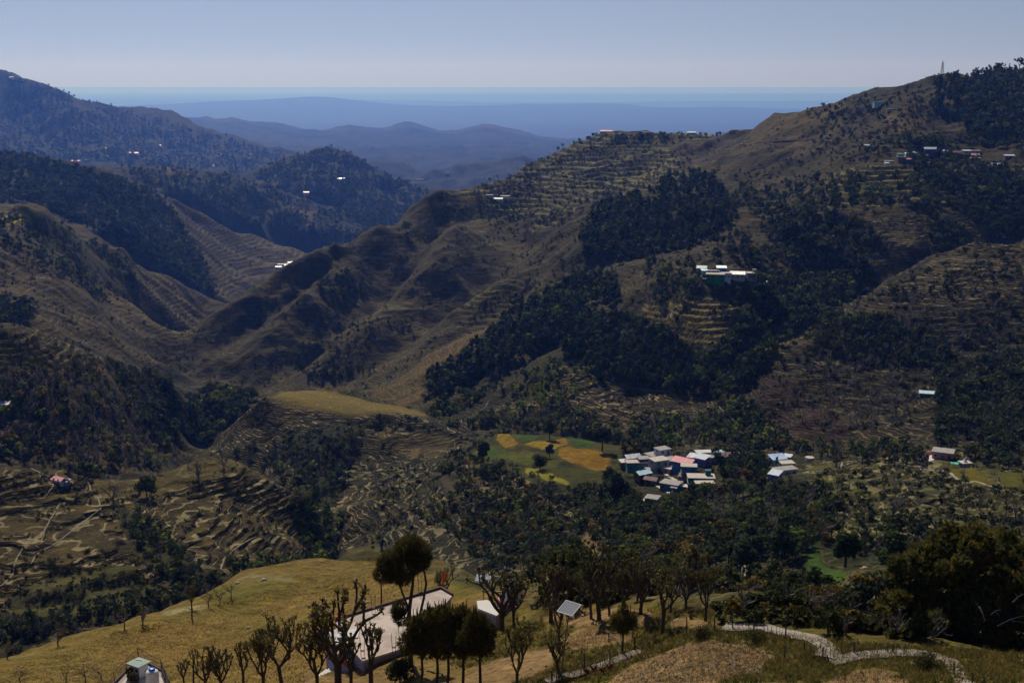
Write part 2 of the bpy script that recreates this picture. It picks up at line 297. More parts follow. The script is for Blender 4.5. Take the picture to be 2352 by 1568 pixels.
# (polygon, near, far, colour A, colour B, calm 0..1, paths 0..1, terrace strength, terrace step, tread colour or None)
AREAS = [
 # far hills
 ([(-900, -50), (3000, -50), (3000, 480), (1000, 470), (740, 575), (-900, 640)], 2000, 14000, (.04, .052, .025), (.095, .09, .045), 0, 0, 0, 2, None),
 ([(372, 447), (500, 500), (740, 570), (660, 620), (560, 660), (500, 690), (430, 600), (380, 520)], 1800, 2700, (.20, .155, .075), BROWN, .3, .5, .9, 5, None),
 ([(160, 380), (290, 400), (300, 425), (200, 425)], 2100, 2400, OLIVE, SCRUB, .3, 0, .8, 5, None),
 ([(660, 470), (720, 480), (718, 525), (640, 520)], 2900, 3400, (.19, .14, .07), BROWN, 0, .2, 0, 2, None),
 ([(370, 385), (430, 385), (430, 398), (370, 398)], 3000, 3300, (.3, .2, .1), OLIVE, 0, 0, 0, 2, None),
 # hill I
 ([(-600, 440), (60, 460), (300, 580), (520, 710), (390, 860), (200, 790), (-600, 740)], 950, 1750, OLIVE, (.13, .10, .05), 0, .5, .35, 3, None),
 ([(40, 470), (290, 600), (330, 650), (200, 680), (60, 560)], 1100, 1550, SCRUB, (.13, .12, .045), 0, .1, 0, 3, None),
 ([(0, 480), (60, 485), (55, 525), (0, 525)], 1100, 1400, (.23, .21, .03), SCRUB, .4, 0, .9, 4, (.30, .26, .03)),
 ([(310, 640), (420, 670), (480, 740), (440, 800), (350, 740)], 1200, 1700, OLIVE, BROWN, .2, .6, .9, 4, None),
 # hill H
 ([(-600, 730), (100, 755), (400, 870), (420, 1040), (350, 1095), (-600, 1075)], 520, 900, SCRUB, (.14, .10, .055), 0, .2, .25, 3, None),
 ([(-600, 735), (100, 757), (240, 812), (220, 860), (60, 850), (-600, 840)], 560, 800, OLIVE, BROWN, .2, .5, .7, 3, None),
 ([(330, 860), (395, 885), (425, 930), (415, 960), (370, 910)], 700, 900, (.30, .23, .20), (.20, .15, .12), 0, 0, 0, 2, None),
 # the long spur
 ([(390, 860), (500, 700), (740, 565), (1000, 430), (1200, 480), (1330, 520), (1170, 740), (850, 930), (560, 905)], 850, 1750, (.15, .125, .05), (.085, .07, .034), 0, .45, .2, 2.4, None),
 ([(600, 650), (740, 575), (730, 620), (640, 690), (560, 690)], 1200, 1600, OLIVE, OLIVE2, .4, .3, .8, 4, None),
 ([(840, 730), (900, 680), (980, 690), (960, 730), (880, 765)], 950, 1250, OLIVE, OLIVE2, .4, .2, 1, 3.4, None),
 ([(1040, 700), (1210, 620), (1250, 640), (1170, 720), (1080, 760)], 950, 1200, OLIVE, OLIVE2, .4, .2, 1, 3.4, None),
 ([(1166, 728), (1100, 755), (985, 808), (920, 860), (850, 925), (950, 935), (1000, 850), (1090, 790)], 850, 1000, (.25, .155, .075), OLIVE, .4, .35, .2, 3, None),
 ([(1010, 430), (1250, 345), (1340, 305), (1700, 305), (1640, 400), (1400, 460), (1240, 520), (1060, 490)], 1250, 1950, SCRUB, (.12, .10, .045), .2, .2, .8, 5, (.16, .145, .04)),
 ([(1060, 458), (1110, 456), (1105, 470), (1060, 470)], 1400, 1650, (.38, .31, .03), OLIVE, .6, 0, 0, 3, None),
 ([(1540, 340), (1680, 305), (1700, 320), (1640, 380), (1570, 400)], 1300, 1850, (.19, .16, .13), (.10, .08, .06), 0, .1, 0, 3, None),
 # right-hand hill
 ([(1640, 340), (1850, 240), (2352, 150), (3000, 100), (3000, 600), (1640, 560)], 850, 1750, (.07, .068, .03), (.125, .10, .042), 0, .25, .45, 3, None),
 ([(1660, 330), (1700, 305), (1850, 238), (1940, 222), (1930, 290), (1850, 350), (1700, 390)], 1300, 1750, OLIVE, BROWN, .1, .3, .2, 3, None),
 ([(1590, 400), (1700, 360), (1900, 350), (1880, 430), (1760, 460), (1690, 440), (1640, 480)], 1100, 1600, RUST, SCRUB, .1, .3, .2, 3, None),
 ([(2040, 270), (2130, 265), (2120, 300), (2030, 300)], 1200, 1450, (.30, .20, .13), BROWN, .2, 0, 0, 3, None),
 ([(1900, 385), (2352, 380), (2352, 470), (1900, 480)], 900, 1180, SCRUB, (.10, .09, .04), .3, 0, 1, 4, (.17, .15, .03)),
 ([(1767, 492), (1784, 477), (1830, 478), (1830, 488), (1794, 494)], 900, 1200, (.42, .30, .07), MUST, .5, 0, 0, 3, None),
 ([(1958, 489), (2006, 493), (2033, 481), (2081, 479), (2081, 486), (1992, 500)], 900, 1200, (.40, .28, .09), (.30, .22, .08), .5, 0, 0, 3, None),
 ([(2100, 467), (2175, 483), (2129, 483)], 900, 1200, (.40, .28, .09), (.30, .22, .08), .5, 0, 0, 3, None),
 ([(2190, 452), (2240, 456), (2230, 466)], 900, 1200, (.40, .28, .09), (.30, .22, .08), .5, 0, 0, 3, None),
 ([(1990, 500), (2200, 480), (2290, 520), (2180, 590), (2020, 620), (1960, 590)], 850, 1120, OLIVE, BROWN, .3, 1, .5, 2.2, None),
 # below village 2, dark valley
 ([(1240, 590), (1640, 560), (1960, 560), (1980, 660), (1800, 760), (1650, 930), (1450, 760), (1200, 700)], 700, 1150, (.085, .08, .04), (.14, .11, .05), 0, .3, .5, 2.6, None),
 ([(1480, 690), (1700, 690), (1720, 760), (1600, 790), (1500, 740)], 750, 950, (.14, .10, .055), OLIVE, .3, .5, 1, 3.2, (.24, .19, .06)),
 ([(1560, 650), (1600, 655), (1600, 668), (1560, 665)], 780, 950, (.3, .24, .04), OLIVE, .3, 0, 0, 3, None),
 # hill E
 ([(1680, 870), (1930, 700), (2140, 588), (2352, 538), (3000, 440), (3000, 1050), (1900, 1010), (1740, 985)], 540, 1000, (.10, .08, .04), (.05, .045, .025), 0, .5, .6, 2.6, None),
 ([(2140, 592), (2352, 542), (2352, 700), (2200, 680), (2060, 660)], 700, 1000, BROWN, (.19, .15, .11), 0, .9, .5, 2.2, None),
 ([(1690, 866), (1740, 820), (1860, 745), (1890, 760), (1790, 830), (1740, 880)], 600, 850, OLIVE, BROWN, .2, .6, .2, 2.4, None),
 ([(1985, 700), (2060, 715), (2110, 735), (2060, 735), (1990, 716)], 650, 850, (.24, .15, .09), BROWN, .6, .1, 0, 3, None),
 ([(1690, 868), (1760, 850), (1860, 910), (1960, 990), (1890, 1003), (1770, 985), (1705, 930)], 540, 800, BURNT, (.05, .03, .025), 0, .25, .2, 2, None),
 ([(1790, 995), (1880, 1000), (1960, 1012), (1900, 1022), (1800, 1012)], 540, 700, (.20, .13, .07), BROWN, .4, .3, 0, 2, None),
 # brown mounds in the middle
 ([(1050, 985), (1160, 900), (1330, 820), (1400, 870), (1640, 900), (1640, 985), (1400, 1000), (1200, 990)], 660, 900, (.10, .072, .042), (.13, .10, .05), .1, 1, .3, 2, None),
 ([(1280, 815), (1330, 825), (1240, 895), (1130, 945), (1180, 900)], 700, 900, SCRUB, (.10, .115, .03), .1, 0, 0, 2, None),
 ([(1400, 985), (1640, 925), (1800, 1000), (1760, 1040), (1500, 1035), (1400, 1010)], 560, 760, SCRUB, (.11, .085, .045), .1, .5, 0, 2, None),
 # meadow spur and the slopes round the ravine
 ([(470, 1045), (600, 905), (1000, 960), (1070, 1000), (1000, 1100), (760, 1290), (700, 1200), (640, 1100)], 480, 850, (.15, .11, .055), SCRUB, 0, .9, .3, 2.2, None),
 ([(640, 1010), (840, 965), (800, 1050), (760, 1170), (700, 1160)], 560, 780, SCRUB, WOOD, 0, .1, 0, 2, None),
 ([(614, 914), (640, 896), (720, 894), (840, 918), (925, 931), (990, 953), (960, 958), (880, 948), (800, 955), (700, 935)], 700, 880, (.25, .195, .065), (.19, .16, .05), .95, 0, 0, 2, None),
 ([(860, 985), (950, 980), (1040, 1000), (1020, 1050), (940, 1060), (900, 1030)], 600, 800, OLIVE, BROWN, .5, .7, .3, 2, None),
 ([(780, 1260), (860, 1180), (960, 1090), (1060, 1050), (1300, 1110), (1420, 1180), (1400, 1290), (1100, 1330), (900, 1300)], 330, 640, (.13, .10, .045), SCRUB, .1, .8, .7, 2.4, None),
 ([(750, 1290), (870, 1225), (890, 1300), (760, 1310)], 400, 560, OLIVE, OLIVE2, .3, .2, 1, 2.6, None),
 # hill A
 ([(-600, 1060), (0, 1065), (250, 1095), (480, 1040), (640, 1095), (740, 1270), (520, 1345), (300, 1440), (-600, 1540)], 330, 545, (.21, .16, .065), (.155, .115, .055), .2, 1, .6, 2.3, None),
 ([(256, 1150), (350, 1200), (470, 1330), (380, 1350), (300, 1260)], 330, 500, SCRUB, (.09, .10, .03), 0, .1, 0, 2, None),
 ([(210, 1095), (400, 1065), (500, 1042), (560, 1062), (440, 1110), (380, 1130), (240, 1130)], 430, 545, OLIVE, OLIVE2, .5, .3, .3, 3, None),
 ([(0, 1380), (120, 1310), (290, 1285), (400, 1370), (330, 1420), (200, 1455), (60, 1440)], 330, 440, (.175, .165, .05), (.14, .14, .04), .3, .1, 1, 3.2, None),
 ([(-600, 1440), (0, 1400), (200, 1430), (380, 1390), (380, 1420), (200, 1470), (-600, 1560)], 300, 420, SCRUB, WOOD, 0, .3, .8, 3, None),
 ([(400, 1330), (540, 1320), (740, 1290), (760, 1320), (560, 1390), (420, 1400)], 240, 470, SCRUB, (.10, .10, .03), 0, 0, 0, 2, None),
 # field plateau
 ([(1070, 1000), (1140, 990), (1420, 1010), (1440, 1120), (1300, 1125), (1070, 1060)], 490, 700, (.15, .155, .02), (.085, .10, .02), .6, 0, .7, 2.2, None),
 ([(1139, 994), (1166, 994), (1194, 1018), (1190, 1025), (1156, 1027), (1139, 1011)], 490, 700, MUST, (.34, .24, .03), .9, 0, .5, 1.6, None),
 ([(1197, 1022), (1224, 1011), (1259, 1008), (1306, 1004), (1310, 1022), (1279, 1026), (1224, 1028)], 490, 700, MUST, (.36, .26, .03), .9, 0, .5, 1.6, None),
 ([(1279, 1025), (1310, 1022), (1361, 1032), (1409, 1042), (1397, 1080), (1361, 1076), (1306, 1059), (1279, 1042)], 490, 700, (.37, .215, .012), MUST, .9, 0, .5, 1.6, None),
 ([(1166, 991), (1218, 994), (1242, 1004), (1201, 1018)], 490, 720, CROP, (.05, .10, .02), .9, 0, .5, 1.6, None),
 ([(1306, 1004), (1358, 1008), (1365, 1030), (1310, 1022)], 490, 700, CROP, (.05, .10, .02), .9, 0, .5, 1.6, None),
 ([(1088, 1032), (1122, 1025), (1190, 1040), (1259, 1040), (1210, 1062), (1149, 1052), (1088, 1048)], 490, 700, (.16, .165, .02), CROP, .9, 0, .5, 1.6, None),
 ([(1201, 1066), (1259, 1080), (1310, 1107), (1306, 1116), (1259, 1100), (1207, 1080)], 450, 640, (.36, .34, .02), (.25, .28, .02), .8, 0, 0, 3, None),
 ([(985, 1083), (1019, 1080), (1054, 1110), (1064, 1138), (1030, 1141), (1006, 1110)], 450, 640, (.105, .085, .075), (.08, .065, .06), .8, 0, 0, 3, None),
 ([(937, 1042), (951, 1028), (971, 1028), (958, 1056)], 450, 740, (.26, .175, .11), SOIL, .6, 0, 0, 3, None),
 ([(1077, 1066), (1101, 1063), (1098, 1090), (1240, 1137), (1230, 1141), (1115, 1106), (1081, 1093)], 420, 660, (.24, .17, .11), OLIVE, .6, 0, 0, 3, None),
 # village and lower slopes
 ([(1400, 1090), (1500, 1030), (1860, 1030), (2352, 1050), (3000, 1080), (3000, 1500), (1600, 1430), (1300, 1330), (1400, 1180)], 200, 620, (.075, .078, .03), (.045, .05, .02), .1, .2, .3, 2.4, None),
 ([(1850, 1060), (2150, 1035), (2352, 1060), (3000, 1090), (3000, 1300), (2352, 1260), (2100, 1230), (1960, 1250), (1880, 1180)], 270, 600, (.10, .092, .028), (.09, .07, .032), .2, .8, .7, 2.6, (.105, .10, .025)),
 ([(2166, 1054), (2178, 1054), (2190, 1076), (2240, 1100), (2316, 1126), (2240, 1106), (2188, 1091)], 380, 600, (.28, .24, .015), (.2, .2, .02), .6, 0, 0, 3, None),
 ([(2216, 1078), (2234, 1078), (2267, 1090), (2320, 1125), (2240, 1102), (2216, 1091)], 380, 600, (.26, .23, .015), (.2, .2, .02), .6, 0, 0, 3, None),
 ([(2295, 1083), (2352, 1088), (2352, 1116), (2325, 1117), (2306, 1098)], 380, 600, (.20, .19, .015), (.16, .17, .02), .6, 0, 0, 3, None),
 ([(1647, 1314), (1685, 1300), (1712, 1330), (1712, 1345), (1685, 1362), (1650, 1348)], 200, 420, CROP, (.09, .15, .015), .8, 0, 0, 3, None),
 ([(1705, 1300), (1739, 1287), (1743, 1336), (1719, 1336)], 200, 420, (.04, .09, .015), CROP, .8, 0, 0, 3, None),
 ([(1855, 1252), (1885, 1250), (1895, 1285), (1943, 1315), (1960, 1362), (1924, 1370), (1873, 1328), (1850, 1307)], 200, 420, (.05, .105, .012), CROP, .8, 0, 0, 3, None),
 ([(1755, 1305), (1800, 1295), (1840, 1300), (1840, 1345), (1790, 1330)], 200, 420, (.19, .12, .08), BROWN, .5, 0, 0, 3, None),
 ([(1640, 1375), (1700, 1350), (1730, 1400), (1690, 1420)], 120, 400, (.24, .16, .10), BROWN, .4, 0, 0, 3, None),
 ([(1866, 1157), (1880, 1163), (1919, 1190), (1910, 1196)], 280, 460, (.42, .36, .02), MUST, .4, 0, 0, 3, None),
 ([(1335, 1190), (1345, 1190), (1382, 1270), (1384, 1300), (1372, 1290), (1340, 1222)], 300, 480, (.36, .25, .15), PALE, .4, 0, 0, 3, None),
 # foreground
 ([(-900, 1250), (870, 1280), (1110, 1345), (1240, 1400), (1240, 2500), (-900, 2500)], 40, 236, (.235, .162, .062), (.185, .145, .045), .25, 0, 0, 2, None),
 ([(1090, 1390), (1700, 1390), (2000, 1450), (2352, 1490), (3200, 1500), (3200, 2500), (1090, 2500)], 25, 160, (.17, .14, .045), (.13, .12, .04), .35, 0, .5, 1.6, None),
 ([(1240, 1418), (1300, 1400), (1400, 1396), (1500, 1400), (1490, 1425), (1400, 1432), (1330, 1440)], 60, 165, SOIL, (.25, .17, .115), .6, 0, 0, 2, None),
 ([(1290, 1470), (1330, 1445), (1420, 1440), (1460, 1455), (1440, 1470), (1330, 1492)], 60, 165, SOIL, (.25, .17, .115), .6, 0, 0, 2, None),
 ([(1540, 1415), (1640, 1420), (1660, 1428), (1640, 1440), (1540, 1438)], 60, 165, SOIL, (.25, .17, .115), .6, 0, 0, 2, None),
 ([(1040, 1568), (1080, 1530), (1180, 1500), (1270, 1480), (1290, 1500), (1270, 1525), (1170, 1568)], 60, 165, SOIL, (.25, .17, .115), .6, 0, 0, 2, None),
 ([(700, 1540), (1000, 1500), (1100, 1540), (1050, 1568), (700, 1568)], 60, 165, (.24, .165, .10), OLIVE, .5, 0, 0, 2, None),
 ([(1390, 1568), (1450, 1520), (1560, 1478), (1640, 1465), (1720, 1475), (1775, 1498), (1740, 1535), (1640, 1568)], 50, 120, (.34, .235, .165), (.25, .17, .12), .7, 0, 0, 2, None),
 ([(1880, 1568), (1960, 1540), (2040, 1540), (2090, 1568)], 50, 120, (.34, .235, .165), (.25, .17, .12), .7, 0, 0, 2, None),
 ([(533, 1341), (560, 1322), (684, 1320), (660, 1335), (600, 1345), (560, 1360)], 150, 236, (.31, .27, .22), OLIVE, .3, 0, 0, 2, None),
 ([(370, 1416), (400, 1395), (480, 1385), (470, 1400)], 150, 236, (.31, .27, .22), OLIVE, .3, 0, 0, 2, None),
]
def blur(a, n):
    for ax in (0, 1):
        c = np.cumsum(np.pad(a, [(n + 1, n) if k == ax else (0, 0) for k in (0, 1)], mode='edge'), axis=ax)
        k = 2 * n + 1
        a = (np.take(c, range(k, c.shape[ax]), ax) - np.take(c, range(0, c.shape[ax] - k), ax)) / k
    return a
n1 = gnoise(XX / 150, YY / 150, 1); n2 = gnoise(XX / 42, YY / 42, 2); n3 = gnoise(XX / 12, YY / 12, 3)
far = sstep(1500, 3500, YY)
nF = gnoise(XX / 700, YY / 700, 4)
mixn = np.clip(.5 + (1 - far) * (n1 * .6 + n2 * .8 + n3 * .7) + far * (nF * .8 + gnoise(XX / 200, YY / 200, 5) * .9 + n2 * .3), 0, 1).astype(np.float32)
A_ = np.empty(Z.shape + (3,), np.float32); B_ = np.empty_like(A_)
A_[:] = (.14, .11, .05); B_[:] = SCRUB
A_[YY > 14000] = (.06, .075, .05); B_[YY > 14000] = (.12, .12, .08)
calm = np.zeros(Z.shape, np.float32); paths = np.full(Z.shape, .3, np.float32); ter = np.zeros(Z.shape, np.float32); tst = np.full(Z.shape, 2.5, np.float32)
tread = np.full(Z.shape + (3,), -1, np.float32)
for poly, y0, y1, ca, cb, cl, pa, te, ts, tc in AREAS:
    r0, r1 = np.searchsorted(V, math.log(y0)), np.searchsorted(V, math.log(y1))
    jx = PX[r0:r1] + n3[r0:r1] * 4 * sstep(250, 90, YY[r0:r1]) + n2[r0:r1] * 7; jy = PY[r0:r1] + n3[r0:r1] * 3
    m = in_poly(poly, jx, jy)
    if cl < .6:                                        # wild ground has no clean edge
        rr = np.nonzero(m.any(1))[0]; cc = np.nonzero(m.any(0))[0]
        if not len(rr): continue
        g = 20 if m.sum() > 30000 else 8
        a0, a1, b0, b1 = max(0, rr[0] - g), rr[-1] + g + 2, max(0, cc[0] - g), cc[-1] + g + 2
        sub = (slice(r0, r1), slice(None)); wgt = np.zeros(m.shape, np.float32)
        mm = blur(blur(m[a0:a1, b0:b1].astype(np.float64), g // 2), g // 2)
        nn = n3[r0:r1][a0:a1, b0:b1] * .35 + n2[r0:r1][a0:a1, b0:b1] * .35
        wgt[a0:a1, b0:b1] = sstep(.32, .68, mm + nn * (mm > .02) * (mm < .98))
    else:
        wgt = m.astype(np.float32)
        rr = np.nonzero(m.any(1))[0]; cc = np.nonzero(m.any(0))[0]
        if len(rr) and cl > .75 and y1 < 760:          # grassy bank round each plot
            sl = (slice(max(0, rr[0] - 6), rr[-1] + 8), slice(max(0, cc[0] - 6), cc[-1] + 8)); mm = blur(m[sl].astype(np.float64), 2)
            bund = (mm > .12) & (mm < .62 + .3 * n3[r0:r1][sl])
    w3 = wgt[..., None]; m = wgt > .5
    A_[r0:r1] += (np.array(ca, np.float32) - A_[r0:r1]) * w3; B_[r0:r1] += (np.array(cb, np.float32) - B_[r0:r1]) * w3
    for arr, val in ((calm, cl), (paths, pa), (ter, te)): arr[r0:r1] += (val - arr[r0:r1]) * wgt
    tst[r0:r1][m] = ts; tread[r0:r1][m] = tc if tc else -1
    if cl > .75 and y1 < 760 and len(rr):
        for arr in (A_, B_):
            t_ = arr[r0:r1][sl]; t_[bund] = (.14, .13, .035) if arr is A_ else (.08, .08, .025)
calm = blur(calm.astype(np.float64), 4); ter = blur(ter.astype(np.float64), 4)
# ---- small relief
rough = 1 - calm * .93
amp = lambda base, k: np.minimum(base, k * YY)
def ridged(x, y, o): return 1 - 2 * np.abs(gnoise(x, y, o))
wx = XX + 30 * n1; wy = YY + 30 * gnoise(XX / 130, YY / 130, 8)
H = (ridged(wx / 900, wy / 900, 20) - .5) * amp(45, .0058) * sstep(2600, 5000, YY)
H += (ridged(wx / 330, wy / 330, 21) - .5) * amp(20, .0045) * sstep(1400, 2600, YY)
H += (ridged(wx / 130, wy / 130, 22) - .5) * amp(13, .009) * sstep(400, 900, YY) * rough
H += (ridged(wx / 55, wy / 55, 23) - .5) * amp(3.6, .0042) * sstep(150, 400, YY) * rough
H += gnoise(wx / 21, wy / 21, 24) * amp(1.6, .004) * rough
H += gnoise(XX / 8, YY / 8, 25) * amp(.75, .0035) * rough * sstep(2600, 1500, YY)
H += gnoise(XX / 3.1, YY / 3.1, 26) * amp(.34, .003) * rough * sstep(1400, 700, YY)
H += gnoise(XX / 1.1, YY / 1.1, 27) * .09 * sstep(400, 160, YY) * sstep(20, 60, YY)
H *= sstep(30, 70, YY) * sstep(20000, 9000, YY)
Z = Z + H
# ---- terraces and cattle steps (real steps in the sheet)
hz_ = Z + n1 * 3.0 + n2 * 2.2 + n3 * .5
q = hz_ / tst; fl = np.floor(q); f = q - fl
st = fl + sstep(.5, .98, f)
tw = ter * sstep(60, 90, YY)
Z = Z + (st - q) * tst * tw * .92
pq = (Z + n2 * 2.2 + n3 * .9 + n1 * 2) / 1.7; pf = pq - np.floor(pq)
pw = paths * sstep(120, 260, YY) * sstep(1500, 900, YY)
Z = Z + (sstep(.5, .95, pf) - pf) * 1.7 * .8 * pw
del wx, wy
COLR = (A_ * mixn[..., None] + B_ * (1 - mixn[..., None])) * np.array((.41, .385, .245), np.float32)
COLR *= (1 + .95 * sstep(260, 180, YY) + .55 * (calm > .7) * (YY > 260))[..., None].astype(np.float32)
tm = (tread[..., 0] >= 0) & (f < .5)
COLR[tm] = tread[tm] * .75 * (.8 + .4 * mixn[tm])[:, None]
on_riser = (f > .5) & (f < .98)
COLR *= (1 - np.maximum(.42 * pw * (pf > .5) * (pf < .97), 0))[..., None].astype(np.float32)  # cattle-step risers darkened for scrub and for shade put into the colour
COLR *= (1 - (.45 * tw * on_riser * (tread[..., 0] < 0) * (n3 > -.3)))[..., None].astype(np.float32)   # terrace walls: scrub and bare earth, plus shade painted into the tone
del A_, B_, tread
# level ground under the near roofs
PADS = [([(720, 1436), (770, 1422), (1012, 1348), (1040, 1364), (935, 1487), (830, 1518), (800, 1545), (740, 1545)], -50.0), ([(1090, 1375), (1187, 1345), (1245, 1376), (1185, 1400), (1150, 1412)], -54.0), ([(200, 1600), (314, 1488), (400, 1545), (420, 1640)], -57.0)]
for poly, pz in PADS:
    W3 = [on_plane(a, b, pz) for a, b in poly]; m = in_poly([(p.x, p.y) for p in W3], XX, YY); Z[m] = np.minimum(Z[m], pz - .5)
SG = Z / YY                                            # final slope grid
RUNMAX = np.maximum.accumulate(SG, axis=0)

def ground(x, y):
    """height of the sheet at (x, y); arrays or floats"""
    x = np.atleast_1d(np.asarray(x, float)); y = np.atleast_1d(np.asarray(y, float))
    u = x / y; v = np.log(y)
    i = np.clip(np.searchsorted(V, v) - 1, 0, len(V) - 2); j = np.clip(np.searchsorted(U, u) - 1, 0, len(U) - 2)
    a = (v - V[i]) / (V[i + 1] - V[i]); b = (u - U[j]) / (U[j + 1] - U[j])
    return (Z[i, j] * (1 - a) * (1 - b) + Z[i + 1, j] * a * (1 - b) + Z[i, j + 1] * (1 - a) * b + Z[i + 1, j + 1] * a * b)
def hit(dx, dy, ymin=55.0, lift=0.0):
    """first place where the line of sight through D meets the land beyond ymin -> arrays x, y, z (y=nan: sky)"""
    dx = np.atleast_1d(np.asarray(dx, float)); dy = np.atleast_1d(np.asarray(dy, float))
    u, s = slope_u(dx, dy); j = np.clip(np.round(np.interp(u, U, np.arange(len(U)))).astype(int), 0, len(U) - 1)
    k0 = np.searchsorted(V, math.log(ymin)); out = np.full(dx.shape, np.nan)
    for n in range(len(dx)):
        c = SG[k0:, j[n]]; m = c >= s[n]
        if m.any():
            k = int(np.argmax(m))
            if k == 0: out[n] = math.exp(V[k0])
            else:
                t = (s[n] - c[k - 1]) / (c[k] - c[k - 1]); out[n] = math.exp(V[k0 + k - 1] * (1 - t) + V[k0 + k] * t)
    x = u * out; g = np.full(dx.shape, np.nan); ok = ~np.isnan(out)
    if ok.any(): g[ok] = ground(x[ok], out[ok])
    return x, out, g

# paths near the camera are cut level into the hillside
FG_PATHS = [([(1655, 1441), (1700, 1440), (1753, 1440), (1790, 1447), (1820, 1457), (1860, 1464), (1895, 1478), (1909, 1495), (1896, 1510)], 1.35),
            ([(1900, 1514), (1930, 1508), (1960, 1503), (2020, 1500), (2090, 1498), (2130, 1502), (2163, 1512), (2190, 1533), (2225, 1567), (2250, 1600)], 1.0),
            ([(1250, 1566), (1280, 1556), (1330, 1545), (1380, 1528), (1430, 1508), (1480, 1492)], .8)]
PATH_LINES = []
def cut_paths():
    global SG, RUNMAX
    for pts, w_ in FG_PATHS:
        P_ = []
        for a, b in zip(pts[:-1], pts[1:]):
            for i in range(6): P_.append((a[0] + (b[0] - a[0]) * i / 6, a[1] + (b[1] - a[1]) * i / 6))
        P_.append(pts[-1]); P_ = np.array(P_); x, y, z = hit(P_[:, 0], P_[:, 1], 55); ok = ~np.isnan(y); x, y = x[ok], y[ok]
        k = np.ones(7) / 7; sm = lambda a: np.convolve(np.pad(a, 3, mode='edge'), k, 'valid')
        x, y = sm(x), sm(y); z = sm(sm(ground(x, y))); PATH_LINES.append((x, y, z, w_))
        r0, r1 = np.searchsorted(V, math.log(y.min() - 4)), np.searchsorted(V, math.log(y.max() + 4)); uu = x / y
        c0, c1 = np.searchsorted(U, uu.min() - .05), np.searchsorted(U, uu.max() + .05)
        X_, Y_ = XX[r0:r1, c0:c1], YY[r0:r1, c0:c1]; best = np.full(X_.shape, 1e9); zb = np.zeros(X_.shape)
        for i in range(len(x)):
            d = (X_ - x[i]) ** 2 + (Y_ - y[i]) ** 2; m = d < best; best[m] = d[m]; zb[m] = z[i]
        k = 1 - sstep(w_ * .75, w_ * 1.9, np.sqrt(best)); Z[r0:r1, c0:c1] = Z[r0:r1, c0:c1] * (1 - k) + (zb - .05) * k
    SG = Z / YY; RUNMAX = np.maximum.accumulate(SG, axis=0)
cut_paths()

# ------------------------------------------------------------------ material helpers
MATS = {}
def new_mat(name):
    m = bpy.data.materials.new(name); m.use_nodes = True; MATS[name] = m
    return m, m.node_tree, m.node_tree.nodes["Principled BSDF"]
def node(nt, t, **kw):
    n = nt.nodes.new(t)
    for k, v in kw.items(): setattr(n, k, v)
    return n
def mathn(nt, op, a, b=None, c=None, clamp=False):
    n = nt.nodes.new("ShaderNodeMath"); n.operation = op; n.use_clamp = clamp
    for i, x in enumerate((a, b, c)):
        if x is None: continue
        if isinstance(x, (int, float)): n.inputs[i].default_value = x
        else: nt.links.new(x, n.inputs[i])
    return n.outputs[0]
def noise(nt, vec, scale, detail=3, rough=.55, dist=0):
    n = nt.nodes.new("ShaderNodeTexNoise"); n.inputs['Scale'].default_value = scale; n.inputs['Detail'].default_value = detail
    n.inputs['Roughness'].default_value = rough; n.inputs['Distortion'].default_value = dist
    if vec is not None: nt.links.new(vec, n.inputs['Vector'])
    return n.outputs[0]
def mixc(nt, fac, a, b, mode='MIX'):
    n = nt.nodes.new("ShaderNodeMix"); n.data_type = 'RGBA'; n.blend_type = mode
    for s, x in ((n.inputs[0], fac), (n.inputs[6], a), (n.inputs[7], b)):
        if isinstance(x, (int, float)): s.default_value = x
        elif isinstance(x, tuple): s.default_value = x if len(x) == 4 else (*x, 1)
        else: nt.links.new(x, s)
    return n.outputs[2]
def ramp(nt, fac, p0, p1):
    n = nt.nodes.new("ShaderNodeMapRange"); n.inputs[1].default_value = p0; n.inputs[2].default_value = p1; n.interpolation_type = 'SMOOTHSTEP'
    nt.links.new(fac, n.inputs[0]); return n.outputs[0]

